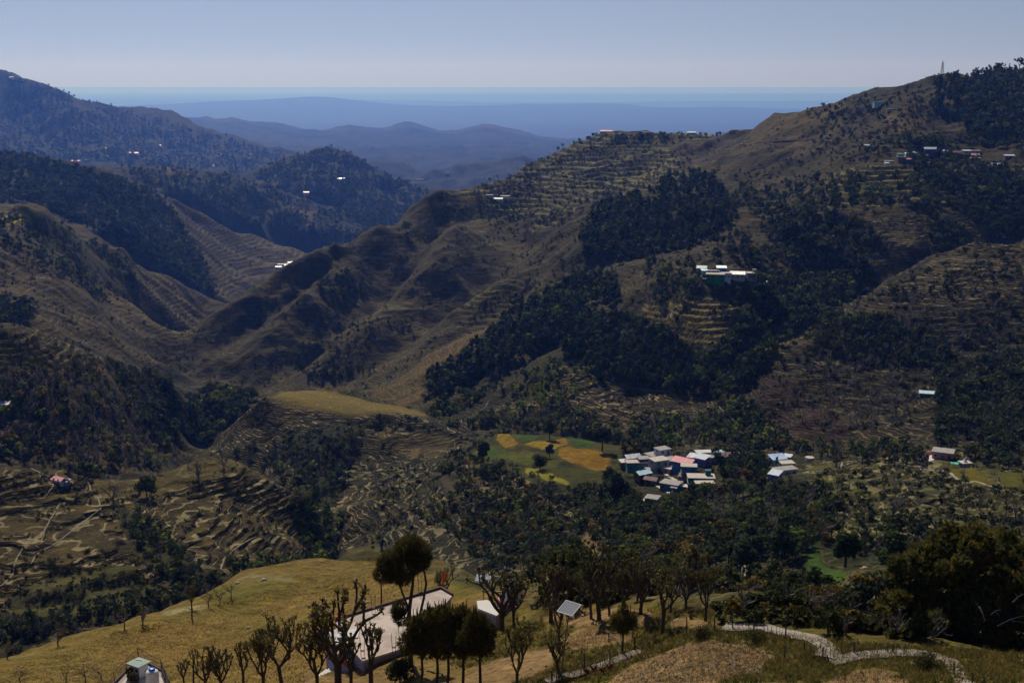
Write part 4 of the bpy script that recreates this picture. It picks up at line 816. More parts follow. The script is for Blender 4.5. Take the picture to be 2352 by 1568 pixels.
# ------------------------------------------------------------------ scattering: polygon in D, near, far, D px^2 per plant, kinds with weights, height range, label, group, clumpiness
SC = [
 # woods of pine
 ([(1330, 560), (1380, 470), (1500, 440), (1560, 385), (1640, 410), (1660, 450), (1690, 470), (1680, 520), (1560, 570), (1430, 612), (1330, 590)], 950, 1450, 62, {'pine': 1}, (9, 13), "dark green pine in the dense wood under the terraced plateau", "pines of the upper wood", 0),
 ([(980, 905), (985, 870), (1060, 830), (1160, 735), (1240, 680), (1330, 640), (1420, 640), (1420, 690), (1360, 700), (1320, 730), (1420, 740), (1500, 760), (1600, 830), (1650, 900), (1600, 905), (1500, 895), (1380, 870), (1320, 820), (1260, 800), (1200, 830), (1100, 870), (1030, 915), (990, 925)], 700, 1100, 75, {'pine': 14, 'spring': 1}, (9, 13), "dark green pine in the wood on the slope above the brown mounds", "pines of the middle wood", 0),
 ([(2140, 195), (2200, 175), (2352, 155), (2352, 330), (2240, 320), (2160, 260)], 1150, 1700, 70, {'pine': 5, 'tree': 1}, (9, 14), "dark pine crowding the right-hand hilltop below the mast", "pines of the hilltop wood", 0),
 ([(1850, 250), (2150, 190), (2180, 300), (2000, 340), (1860, 330)], 1150, 1750, 150, {'pine': 3, 'tree': 2, 'shrub': 4}, (4, 9), "small dark tree dotted over the hillside below the skyline on the right", "trees dotted under the right skyline", .3),
 ([(1690, 400), (1900, 330), (2040, 330), (2020, 400), (1900, 460), (1740, 520), (1680, 480)], 1000, 1500, 230, {'tree': 2, 'pine': 1, 'shrub': 4}, (3, 7), "small tree on the open brown slope left of the hill village", "trees on the open brown slope", .2),
 ([(1700, 430), (1900, 410), (2000, 408), (2250, 418), (2352, 418), (2352, 470), (2100, 470), (1960, 485), (1900, 520), (1720, 500)], 900, 1250, 190, {'pine': 3, 'tree': 4, 'bare': 1, 'spring': 1}, (6, 11), "dark tree among the terraces below the hill village", "trees below the hill village", .2),
 ([(1960, 318), (2352, 310), (2352, 345), (2000, 338)], 1000, 1400, 110, {'tree': 4, 'pine': 2, 'spring': 1}, (5, 9), "dark tree on the slope just above the hill village", "trees above the hill village", .1),
 ([(1560, 560), (1700, 510), (1900, 500), (2000, 520), (2020, 600), (1960, 650), (1800, 620), (1600, 600)], 780, 1150, 190, {'pine': 4, 'tree': 3, 'bare': 1, 'shrub': 1}, (7, 12), "tall dark tree on the slope above the green-fronted house", "trees above the middle village", .25),
 ([(1740, 645), (1980, 640), (1960, 690), (1820, 770), (1700, 900), (1640, 930), (1600, 850), (1700, 760)], 650, 1000, 70, {'tree': 6, 'pine': 2, 'spring': 1}, (6, 11), "dark tree packed into the shady stream gully below the middle village", "trees of the shady gully", 0),
 ([(1480, 600), (1600, 600), (1600, 700), (1480, 690)], 750, 1050, 160, {'tree': 3, 'bare': 2, 'blossom': 1, 'spring': 1}, (5, 9), "tree left of the middle village", "trees left of the middle village", .1),
 ([(1590, 665), (1760, 655), (1780, 690), (1700, 740), (1500, 740), (1480, 700)], 720, 950, 330, {'tree': 3, 'shrub': 4, 'bare': 2}, (3, 8), "tree on the terraces below the middle village", "trees on the terraces below the middle village", .2),
 ([(2080, 320), (2352, 400), (2352, 540), (2230, 560), (2150, 590)], 880, 1300, 110, {'tree': 5, 'pine': 1}, (5, 9), "dark tree filling the hollow behind the right spur", "trees behind the right spur", .1),
 ([(2060, 640), (2352, 560), (2352, 860), (2150, 840), (1900, 860), (1760, 830), (1900, 720)], 560, 950, 300, {'tree': 4, 'bare': 5, 'shrub': 6, 'blossom': 1}, (3, 8), "tree scattered over the terraced right spur", "trees on the right spur", .35),
 ([(1900, 720), (2130, 760), (2200, 830), (2000, 850), (1850, 800)], 600, 900, 75, {'tree': 4, 'bare': 3}, (5, 9), "dark tree in the thicket on the right spur", "trees of the thicket on the right spur", 0),
 ([(2150, 860), (2352, 820), (2352, 1050), (2150, 1020)], 520, 800, 80, {'tree': 6, 'bare': 2, 'pine': 1}, (6, 10), "dark tree in the deep shade of the right-hand gully", "trees of the right-hand gully", 0),
 # plateau and long spur
 ([(1250, 345), (1330, 312), (1690, 308), (1680, 316), (1330, 326), (1260, 362)], 1500, 2000, 40, {'tree': 4, 'bare': 2, 'spring': 1}, (4, 8), "small tree lined up along the edge of the terraced plateau", "trees along the plateau edge", 0),
 ([(1240, 360), (1330, 320), (1600, 325), (1560, 430), (1300, 520), (1100, 500), (1080, 440), (1180, 400)], 1250, 1850, 105, {'tree': 5, 'shrub': 6, 'spring': 1, 'bare': 1}, (3, 6), "small tree on the narrow terraces of the plateau", "trees on the plateau terraces", .1),
 ([(1080, 432), (1250, 350), (1300, 380), (1180, 450), (1100, 450)], 1500, 1850, 70, {'bare': 4, 'tree': 2, 'blossom': 1}, (5, 9), "bare tree along the ridge left of the plateau", "bare trees on the ridge", 0),
 ([(1120, 470), (1330, 520), (1330, 640), (1180, 690), (1100, 560)], 1000, 1500, 330, {'shrub': 5, 'tree': 3, 'spring': 1}, (2, 6), "dark shrub below the plateau", "shrubs below the plateau", .4),
 ([(400, 850), (500, 720), (740, 590), (1000, 480), (1180, 560), (1200, 690), (860, 900), (560, 900)], 850, 1650, 900, {'shrub': 6, 'tree': 2, 'spring': 1}, (2, 5), "dark shrub on the bare flank of the long spur", "shrubs on the long spur", .55),
 ([(720, 660), (800, 620), (830, 660), (770, 700)], 1150, 1550, 60, {'tree': 4}, (4, 7), "dark tree in the hollow high on the long spur", "trees in the high hollow", 0),
 ([(640, 830), (760, 730), (900, 740), (960, 760), (860, 850), (720, 880)], 900, 1250, 150, {'tree': 4, 'shrub': 4, 'spring': 1}, (3, 6), "dark tree in the gullies of the long spur", "trees in the gullies of the long spur", .3),
 # far hills
 ([(0, 350), (160, 385), (330, 430), (370, 450), (470, 600), (500, 690), (380, 620), (200, 520), (100, 480), (0, 450)], 1650, 2450, 34, {'pine': 3, 'tree': 3}, (9, 14), "dark tree in the forest of the second ridge", "trees of the second ridge", 0),
 ([(270, 388), (420, 388), (560, 412), (700, 470), (720, 540), (560, 510), (400, 450)], 2500, 3400, 60, {'tree': 3, 'pine': 2}, (9, 14), "dark tree on the third ridge", "trees of the third ridge", .1),
 ([(570, 402), (680, 358), (762, 338), (900, 402), (990, 446), (980, 480), (860, 540), (760, 480), (640, 440)], 3100, 4300, 34, {'tree': 3, 'pine': 2}, (11, 16), "dark tree on the pointed blue hill", "trees of the pointed hill", 0),
 ([(720, 480), (980, 460), (940, 520), (850, 560), (740, 575)], 2700, 3600, 60, {'tree': 3}, (8, 12), "dark tree on the foot of the pointed hill", "trees at the foot of the pointed hill", .2),
 ([(0, 185), (120, 200), (310, 262), (600, 340), (660, 352), (560, 400), (300, 380), (0, 350)], 4850, 7600, 42, {'tree': 3, 'pine': 1}, (12, 18), "dark tree on the big left-hand mountain", "trees of the big mountain", .1),
 # left hills
 ([(60, 480), (290, 590), (330, 660), (230, 700), (60, 600), (0, 560), (0, 500)], 1050, 1600, 90, {'tree': 4, 'shrub': 4, 'spring': 1}, (4, 8), "dark tree on the upper flank of the left spur", "trees of the left spur", .25),
 ([(0, 560), (240, 700), (460, 690), (400, 830), (290, 830), (0, 740)], 950, 1700, 520, {'shrub': 5, 'tree': 2, 'spring': 1}, (2, 6), "shrub on the lower ribs of the left spur", "shrubs of the left spur", .45),
 ([(0, 680), (90, 700), (60, 745), (0, 745)], 850, 1150, 60, {'tree': 3}, (5, 8), "dark tree in the hollow left of the left spur", "trees of the left hollow", 0),
 ([(0, 860), (100, 840), (240, 830), (400, 900), (430, 1030), (350, 1080), (0, 1060)], 560, 850, 200, {'bare': 10, 'tree': 2, 'shrub': 3, 'spring': 2, 'blossom': 2, 'ochre': 1}, (4, 8), "bare tree in the thin wood on the left slope", "trees of the thin wood on the left", .1),
 ([(0, 755), (180, 800), (280, 840), (380, 890), (250, 850), (60, 830)], 620, 860, 260, {'bare': 3, 'shrub': 3, 'tree': 1}, (3, 6), "small tree near the top of the left slope", "small trees of the left slope", .2),
 ([(250, 830), (390, 880), (420, 960), (400, 1040), (300, 960)], 640, 900, 90, {'tree': 6, 'spring': 1, 'bare': 1}, (5, 9), "dark tree beside the grey landslip", "trees beside the landslip", 0),
 ([(430, 900), (490, 892), (590, 915), (560, 960), (480, 1020), (430, 1030)], 800, 1000, 60, {'tree': 6, 'bare': 1, 'spring': 1}, (6, 10), "dark tree on the wooded bench left of the meadow", "trees of the wooded bench", 0),
 ([(470, 1050), (620, 1010), (700, 1000), (860, 970), (960, 960), (820, 1040), (770, 1170), (700, 1190), (560, 1090)], 530, 800, 165, {'tree': 5, 'bare': 3, 'shrub': 4, 'spring': 1}, (3, 7), "dark tree in the gully under the meadow", "trees under the meadow", .15),
 ([(660, 1140), (740, 1170), (800, 1190), (760, 1290), (700, 1270)], 430, 620, 110, {'spring': 4, 'tree': 3, 'bare': 2}, (4, 7), "young green tree in the ravine beside the stream", "trees in the ravine", 0),
 ([(960, 880), (1080, 900), (1300, 820), (1390, 870), (1320, 930), (1180, 960), (1060, 985), (990, 960)], 690, 900, 150, {'spring': 5, 'shrub': 3, 'tree': 1}, (3, 7), "fresh green tree at the foot of the pine wood", "green trees at the foot of the wood", .3),
 ([(1060, 960), (1250, 940), (1400, 960), (1640, 960), (1700, 1010), (1500, 1030), (1420, 1010), (1260, 985), (1100, 985)], 560, 800, 95, {'tree': 3, 'bare': 3, 'spring': 3, 'shrub': 3, 'blossom': 1}, (4, 8), "tree in the belt behind the yellow fields", "trees behind the yellow fields", .1),
 ([(1640, 870), (1700, 870), (1760, 980), (1850, 1030), (1700, 1040), (1600, 1000), (1640, 940)], 560, 800, 105, {'spring': 2, 'tree': 4, 'shrub': 4}, (3, 7), "leafy shrub along the path by the burnt slope", "shrubs by the burnt slope", .1),
 ([(1850, 840), (2130, 860), (2100, 1000), (1900, 1000), (1760, 940)], 560, 760, 420, {'bare': 6, 'shrub': 3}, (4, 8), "bare tree on the dark terraces of the right spur", "bare trees of the dark terraces", .1),
 ([(1000, 1080), (1090, 990), (1130, 1050), (1300, 1130), (1430, 1110), (1440, 1200), (1300, 1270), (1100, 1260), (980, 1200)], 380, 680, 120, {'tree': 3, 'bare': 4, 'shrub': 6, 'ochre': 1, 'spring': 1}, (3, 6), "dark tree on the terraces below the yellow fields", "trees below the yellow fields", .15),
 ([(860, 1090), (980, 1040), (1000, 1170), (900, 1260), (820, 1250)], 440, 660, 330, {'bare': 3, 'shrub': 4, 'spring': 2}, (2, 5), "small tree on the slope right of the ravine", "small trees right of the ravine", .2),
 ([(1050, 1180), (1330, 1260), (1340, 1330), (1100, 1310)], 280, 500, 170, {'shrub': 4, 'bare': 4, 'tree': 3}, (3, 6), "dark tree in the thicket behind the front trees", "trees in the thicket", .1),
 ([(1420, 1170), (1700, 1130), (1870, 1120), (1960, 1180), (1900, 1260), (1840, 1300), (1740, 1290), (1620, 1310), (1500, 1330), (1400, 1310), (1390, 1220)], 260, 500, 235, {'tree': 8, 'ochre': 1, 'bare': 3, 'spring': 2}, (4, 8.5), "rounded dark tree in the orchard wood below the village", "trees of the wood below the village", 0),
 ([(1410, 1110), (1480, 1180), (1440, 1240), (1380, 1160)], 400, 600, 120, {'tree': 5}, (5, 8), "dark tree left of the village", "trees left of the village", 0),
 ([(1640, 1050), (1760, 1060), (1760, 1110), (1660, 1110)], 450, 600, 110, {'tree': 5, 'ochre': 1, 'bare': 1}, (5, 7.5), "dark tree between the two groups of houses", "trees between the two groups of houses", 0),
 ([(1430, 1020), (1520, 1030), (1500, 1036), (1430, 1045)], 560, 700, 60, {'tree': 3, 'ochre': 3}, (4, 7), "tree behind the village roofs", "trees behind the village roofs", 0),
 ([(1740, 1020), (1900, 1030), (2100, 1030), (2140, 1070), (1960, 1060), (1800, 1040)], 450, 700, 120, {'tree': 4, 'bare': 2, 'ochre': 1, 'spring': 1}, (4, 7), "tree at the foot of the right spur", "trees at the foot of the right spur", .1),
 ([(1860, 1070), (2140, 1070), (2200, 1110), (2352, 1150), (2352, 1230), (2100, 1210), (1960, 1200), (1880, 1150)], 340, 560, 230, {'shrub': 6, 'bare': 2, 'tree': 2}, (1.8, 4.5), "round shrub on the grassy terraces right of the village", "shrubs right of the village", .2),
 ([(2200, 1040), (2352, 1040), (2352, 1090), (2280, 1080)], 430, 650, 110, {'tree': 3, 'bare': 1}, (4, 7), "dark tree right of the shrine", "trees right of the shrine", 0),
 ([(1960, 1210), (2352, 1230), (2352, 1330), (2100, 1330), (1980, 1290)], 240, 420, 330, {'tree': 4, 'shrub': 4, 'bare': 2}, (3, 6), "dark tree on the lower terraces at the right", "trees on the lower right terraces", .1),
 ([(1630, 1290), (1660, 1290), (1850, 1340), (1960, 1370), (2050, 1330), (2050, 1400), (1900, 1430), (1740, 1420), (1620, 1400)], 120, 380, 420, {'tree': 5, 'shrub': 4, 'ochre': 1}, (3, 6), "dark bushy tree in the hollow above the white path", "bushy trees above the white path", .1),
 # lower left
 ([(250, 1150), (330, 1180), (470, 1320), (520, 1330), (420, 1370), (330, 1300)], 350, 520, 190, {'spring': 3, 'tree': 3, 'shrub': 4, 'bare': 2}, (2.5, 6), "green tree in the gully between the terraced fields", "trees between the terraced fields", .1),
 ([(520, 1290), (760, 1270), (760, 1320), (540, 1345)], 330, 560, 150, {'spring': 2, 'tree': 4, 'shrub': 3, 'bare': 1}, (2.5, 5), "green tree along the stream behind the grassy brow", "trees along the stream", .1),
 ([(0, 1450), (200, 1400), (400, 1370), (520, 1340), (420, 1400), (250, 1440), (0, 1500)], 230, 430, 210, {'tree': 4, 'shrub': 4, 'bare': 3}, (2.5, 6), "dark tree in the hollow behind the grassy slope", "trees behind the grassy slope", .05),
 ([(100, 1310), (400, 1290), (420, 1380), (100, 1430)], 320, 440, 900, {'shrub': 5, 'bare': 1}, (1, 3), "shrub on the green terraces at the lower left", "shrubs on the lower left terraces", .2),
 ([(0, 1075), (240, 1110), (640, 1110), (720, 1200), (600, 1230), (0, 1290)], 400, 530, 2600, {'shrub': 5, 'bare': 2}, (1, 3), "shrub on the cattle-trodden hill at the left", "shrubs on the trodden hill", .2),
 ([(80, 1070), (250, 1080), (400, 1075), (380, 1090), (200, 1098)], 480, 620, 130, {'tree': 3, 'spring': 1, 'bare': 3}, (4, 7), "tree along the foot of the left slope", "trees along the foot of the left slope", .1),
 ([(1640, 1395), (1750, 1378), (2050, 1400), (2150, 1470), (1950, 1468), (1830, 1432), (1660, 1427)], 62, 220, 240, {'tree': 2, 'shrub': 7, 'ochre': 1, 'bare': 2}, (1.4, 2.8), "dark tree in the scrub just behind the white path", "scrub behind the white path", 0),
 ([(1240, 1330), (1640, 1340), (1640, 1395), (1240, 1395)], 100, 420, 420, {'tree': 5, 'shrub': 4, 'bare': 2, 'spring': 1}, (2.5, 5), "dark tree in the valley just behind the pollarded trees", "trees just behind the pollards", 0),
]
def poly_area(p):
    p = np.array(p, float); x, y = p.T; return abs(np.dot(x, np.roll(y, 1)) - np.dot(y, np.roll(x, 1))) / 2
found = []          # (kind, x, y, z, h, label, group)
def scatter():
    for poly, y0, y1, per, kinds, (h0, h1), label, group, clump in SC:
        n = int(poly_area(poly) / per); P_ = np.array(poly, float); lo, hi = P_.min(0), P_.max(0)
        tries = int(n * (hi - lo).prod() / max(poly_area(poly), 1) * (1.6 if clump else 1.1)) + 4
        px = lo[0] + (hi[0] - lo[0]) * rng.random(tries); py = lo[1] + (hi[1] - lo[1]) * rng.random(tries)
        m = in_poly(poly, px + rng.normal(size=tries) * 4, py + rng.normal(size=tries) * 3); px, py = px[m], py[m]
        x, y, z = hit(px, py, max(60, y0 * .9)); ok = ~np.isnan(y) & (y > y0) & (y < y1); x, y, z = x[ok], y[ok], z[ok]
        if clump:
            c = gnoise(x / (y.mean() * .05), y / (y.mean() * .05), 31) + .12 * rng.normal(size=len(x)); k = c > np.quantile(c, min(.9, clump)); x, y, z = x[k], y[k], z[k]
        ks = list(kinds); w_ = np.array([kinds[k] for k in ks], float); pick = rng.choice(len(ks), len(x), p=w_ / w_.sum())
        ci = calm[np.clip(np.searchsorted(V, np.log(y)), 0, len(V) - 1), np.clip(np.searchsorted(U, x / y), 0, len(U) - 1)] if len(x) else []
        for i in range(len(x)):
            if ci[i] > .7: continue
            k = ks[pick[i]]; h = h0 + (h1 - h0) * rng.random()
            if k == 'shrub': h = min(h * .5, 2.6)
            found.append((k, x[i], y[i], z[i] - .1, h, label, group))
scatter()
NEAR_EXTRA = []     # shrubs dotted almost everywhere on wild ground, one cover object
def cover():
    n = 17000; px = 2352 * rng.random(n); py = 200 + 1230 * rng.random(n) ** 1.0
    x, y, z = hit(px, py, 230); ok = ~np.isnan(y) & (y < 2600) & (y > 240); x, y, z = x[ok], y[ok], z[ok]
    i = np.searchsorted(V, np.log(y)); j = np.clip(np.searchsorted(U, x / y), 0, len(U) - 1); i = np.clip(i, 0, len(V) - 1)
    k = (calm[i, j] < .45) & (gnoise(x / 60, y / 60, 33) + .5 * gnoise(x / 17, y / 17, 34) > .02)
    return x[k], y[k], z[k]
def merged(items, name, label, cat):
    """many small plants of one kind as one object"""
    by = {}
    for k, x, y, z, h in items: by.setdefault((k, int(rng.integers(NVAR[k]))), []).append((x, y, z, h))
    vs, ts, fs, ms, mats, n0 = [], [], [], [], [], 0
    for (k, i), L_ in by.items():
        a, _, mt = whole_mesh(k, i, 0); slot = []
        for mm in mt:
            if mm not in mats: mats.append(mm)
            slot.append(mats.index(mm))
        V0 = np.concatenate(a.v); T_ = np.concatenate(a.t); A = np.array(L_); m = len(A); ang = rng.random(m) * 6.283; c, s = np.cos(ang)[:, None], np.sin(ang)[:, None]
        wd = (A[:, 3] * (.85 + .4 * rng.random(m)))[:, None]
        X = (V0[None, :, 0] * c - V0[None, :, 1] * s) * wd + A[:, 0:1]; Y_ = (V0[None, :, 0] * s + V0[None, :, 1] * c) * wd + A[:, 1:2]; Z_ = V0[None, :, 2] * A[:, 3:4] + A[:, 2:3]
        vs.append(np.stack([X, Y_, Z_], -1).reshape(-1, 3)); ts.append((T_[None] * (.5 + .9 * rng.random((m, 1)))).reshape(-1))
        for q in (3, 4, 5):
            fi = [j for j, f in enumerate(a.f) if len(f) == q]
            if not fi: continue
            F = np.array([a.f[j] for j in fi]); off = (n0 + np.arange(m) * len(V0))[:, None, None]
            fs.append((F[None] + off).reshape(-1, q)); ms.append(np.tile(np.array([slot[a.m[j]] for j in fi]), m))
        n0 += m * len(V0)
    me = bpy.data.meshes.new(name); me.vertices.add(n0); me.vertices.foreach_set("co", np.concatenate(vs).astype(np.float32).reshape(-1))
    tot = np.concatenate([np.full(len(f), f.shape[1]) for f in fs]); lv = np.concatenate([f.reshape(-1) for f in fs]).astype(np.int32)
    me.loops.add(len(lv)); me.loops.foreach_set("vertex_index", lv); me.polygons.add(len(tot))
    me.polygons.foreach_set("loop_start", np.concatenate([[0], np.cumsum(tot)[:-1]]).astype(np.int32)); me.polygons.foreach_set("loop_total", tot.astype(np.int32))
    me.polygons.foreach_set("material_index", np.concatenate(ms).astype(np.int32)); me.update(calc_edges=True)
    at_ = me.attributes.new("tint", 'FLOAT', 'POINT'); at_.data.foreach_set("value", np.concatenate(ts).astype(np.float32))
    for m in mats: me.materials.append(MATS[m])
    o = link(name, me); o["kind"] = "stuff"; o["label"] = label; o["category"] = cat
CAP = {'pine': 280, 'tree': 280, 'bare': 250, 'shrub': 250, 'spring': 150, 'ochre': 60, 'blossom': 60}
WORD = {'pine': 'dark pine tree', 'tree': 'dark leafy tree', 'spring': 'fresh green tree', 'ochre': 'yellow-brown leafy tree',
        'shrub': 'low dark shrub', 'bare': 'leafless grey-brown tree', 'blossom': 'pale lilac blossoming tree'}
import re
def place_of(label):
    m = re.search(r" (in|on|along|below|above|at|beside|dotted|packed|among|filling|left of|right of|between|behind|near|crowding|scattered|lined|under|just) ", label)
    return label[m.start() + 1:]
rest = {}
for k in CAP:
    L_ = sorted([f for f in found if f[0] == k], key=lambda f: -f[4] / f[2]); by = {}
    for f in L_[:CAP[k]]: by.setdefault(place_of(f[5]), []).append(f)
    for pl, fs in by.items():
        A = np.array([(f[1] / f[2], -f[3] / f[2], f[4]) for f in fs]); q = [np.quantile(A[:, c], (1 / 3, 2 / 3)) for c in range(3)]
        for f, a in zip(fs, A):
            sz = part = ""
            if len(fs) > 5:
                sz = ("small ", "", "tall ")[int((a[2] > q[2][0]) + (a[2] > q[2][1]))] if k != 'shrub' else ""
                cx = ("left", "", "right")[int((a[0] > q[0][0]) + (a[0] > q[0][1]))]; cy = ("upper", "", "lower")[int((a[1] > q[1][0]) + (a[1] > q[1][1]))]
                part = ", " + ((cy + " " + cx).strip() or "middle") + " part"
            plant(k, (f[1], f[2], f[3]), f[4], rng.random() * 6.28, (sz if len((WORD[k] + pl + part).split()) < 15 else '') + WORD[k] + " " + pl + part, WORD[k] + "s " + pl)
    rest[k] = [f[:5] for f in L_[CAP[k]:]]
merged(rest['pine'], "pine_wood", "distant mass of dark pines covering the far slopes and hilltops", "pine wood")
merged(rest['tree'] + rest['spring'] + rest['ochre'] + rest['blossom'], "woodland", "distant mass of dark broadleaf trees in the gullies and on the far hills", "woodland")
if rest['bare']: merged(rest['bare'], "bare_thicket", "mass of small leafless trees on the far slopes", "thicket")
cx_, cy_, cz_ = cover()
merged([('shrub', a, b, c - .1, .35 + 1.2 * rng.random() ** 2 + b * .0007, ) for a, b, c in zip(cx_, cy_, cz_)] + rest['shrub'], "undergrowth", "low dark scrub dotted over the slopes and terrace walls", "undergrowth")
print("PLANTS", {k: (len([f for f in found if f[0] == k])) for k in CAP}, len(cx_), time.time() - T0)
# ------------------------------------------------------------------ building materials
def plaster(name, col, stain=.5, rough=.9, scale=.8):
    m, nt, P = new_mat(name); pos = node(nt, "ShaderNodeNewGeometry").outputs['Position']
    n = noise(nt, pos, scale, 5, .65); n2_ = noise(nt, pos, scale * 7, 3, .6)
    c = mixc(nt, mathn(nt, 'MULTIPLY', ramp(nt, n, .42, .62), stain), col, tuple(k * .62 for k in col))
    c = mixc(nt, mathn(nt, 'MULTIPLY', n2_, .25), c, tuple(min(1, k * 1.15) for k in col))
    nt.links.new(c, P.inputs['Base Color']); P.inputs['Roughness'].default_value = rough
    bp = node(nt, "ShaderNodeBump"); bp.inputs['Distance'].default_value = .02; nt.links.new(n2_, bp.inputs['Height']); nt.links.new(bp.outputs[0], P.inputs['Normal'])
def tin(name, col, rust=(.16, .07, .04), amount=.35, gloss=.45):
    m, nt, P = new_mat(name); tc = node(nt, "ShaderNodeTexCoord").outputs['Object']
    n = noise(nt, tc, .9, 4, .7); w_ = node(nt, "ShaderNodeTexWave"); w_.inputs['Scale'].default_value = 4; nt.links.new(tc, w_.inputs['Vector'])
    st = node(nt, "ShaderNodeTexVoronoi"); st.inputs['Scale'].default_value = .7; nt.links.new(tc, st.inputs['Vector'])
    v = node(nt, "ShaderNodeSeparateColor"); nt.links.new(st.outputs['Color'], v.inputs[0])
    c = mixc(nt, mathn(nt, 'MULTIPLY', v.outputs[0], .35), col, tuple(k * .6 for k in col))
    c = mixc(nt, mathn(nt, 'MULTIPLY', ramp(nt, n, .5, .68), amount * 2, clamp=True), c, rust)
    nt.links.new(c, P.inputs['Base Color']); P.inputs['Roughness'].default_value = gloss; P.inputs['Metallic'].default_value = .2
    bp = node(nt, "ShaderNodeBump"); bp.inputs['Distance'].default_value = .03; nt.links.new(w_.outputs[0], bp.inputs['Height']); nt.links.new(bp.outputs[0], P.inputs['Normal'])
for nm, c in (("white_wall", (.62, .62, .66)), ("grey_wall", (.34, .33, .34)), ("turquoise_wall", (.05, .21, .21)), ("teal_wall", (.03, .12, .15)), ("blue_wall", (.03, .16, .42)), ("deep_blue_wall", (.02, .06, .36)),
              ("purple_wall", (.30, .17, .46)), ("pink_wall", (.50, .27, .27)), ("green_wall", (.012, .20, .10)), ("mint_wall", (.30, .55, .48)), ("mud_wall", (.16, .10, .07)), ("tan_wall", (.42, .33, .25)), ("stone_wall", (.20, .17, .15)),
              ("red_trim", (.25, .04, .04)), ("maroon_trim", (.10, .05, .045)), ("lilac_wall", (.25, .25, .45))): plaster(nm, c)
plaster("concrete_roof", (.33, .30, .27), .8); plaster("pale_roof", (.50, .43, .36), .6); plaster("slab", (.50, .40, .33), .9, scale=.35); plaster("path_cement", (.27, .225, .18), .3, scale=1.2); plaster("white_slab", (.58, .54, .50), .4)
plaster("glass_dark", (.02, .022, .03), .1, .25); plaster("green_door", (.02, .28, .10), .3); plaster("blue_door", (.03, .13, .38), .3); plaster("brown_door", (.10, .05, .03), .3); plaster("black_iron", (.02, .02, .02), .2, .5)
tin("white_tin", (.52, .56, .62), amount=.14); tin("blue_tin", (.30, .42, .62), amount=.2); tin("pink_tin", (.62, .22, .25), (.55, .45, .45), .3); tin("red_tin", (.50, .09, .10), (.40, .2, .2), .3); tin("rust_tin", (.20, .11, .10), amount=.4); tin("patchy_tin", (.60, .60, .62), (.20, .12, .09), .55)
tin("aqua_tin", (.42, .62, .68), amount=.15); plaster("tank_white", (.72, .74, .80), .15, .4); plaster("tank_green", (.02, .38, .20), .1, .4); plaster("lid_blue", (.01, .15, .62), .1, .35); plaster("tank_black", (.02, .02, .025), .1, .4)
plaster("tarp_green", (.01, .50, .34), .1, .5); plaster("flag_orange", (.85, .12, .01), .05, .8); plaster("cloth_red", (.55, .03, .05), .1, .8); plaster("pot_dark", (.05, .03, .03), .2); plaster("rock", (.27, .225, .18), .6)
plaster("mast_red", (.45, .20, .20), .1); plaster("mast_white", (.55, .52, .55), .1)
m_, nt_, P_ = new_mat("panel_cell"); P_.inputs['Base Color'].default_value = (.22, .23, .25, 1); P_.inputs['Roughness'].default_value = .8; P_.inputs['Specular IOR Level'].default_value = .1
m_, nt_, P_ = new_mat("panel_blue"); P_.inputs['Base Color'].default_value = (.20, .22, .36, 1); P_.inputs['Roughness'].default_value = .3
m_, nt_, P_ = new_mat("pole_metal"); P_.inputs['Base Color'].default_value = (.16, .15, .15, 1); P_.inputs['Roughness'].default_value = .5; P_.inputs['Metallic'].default_value = .4

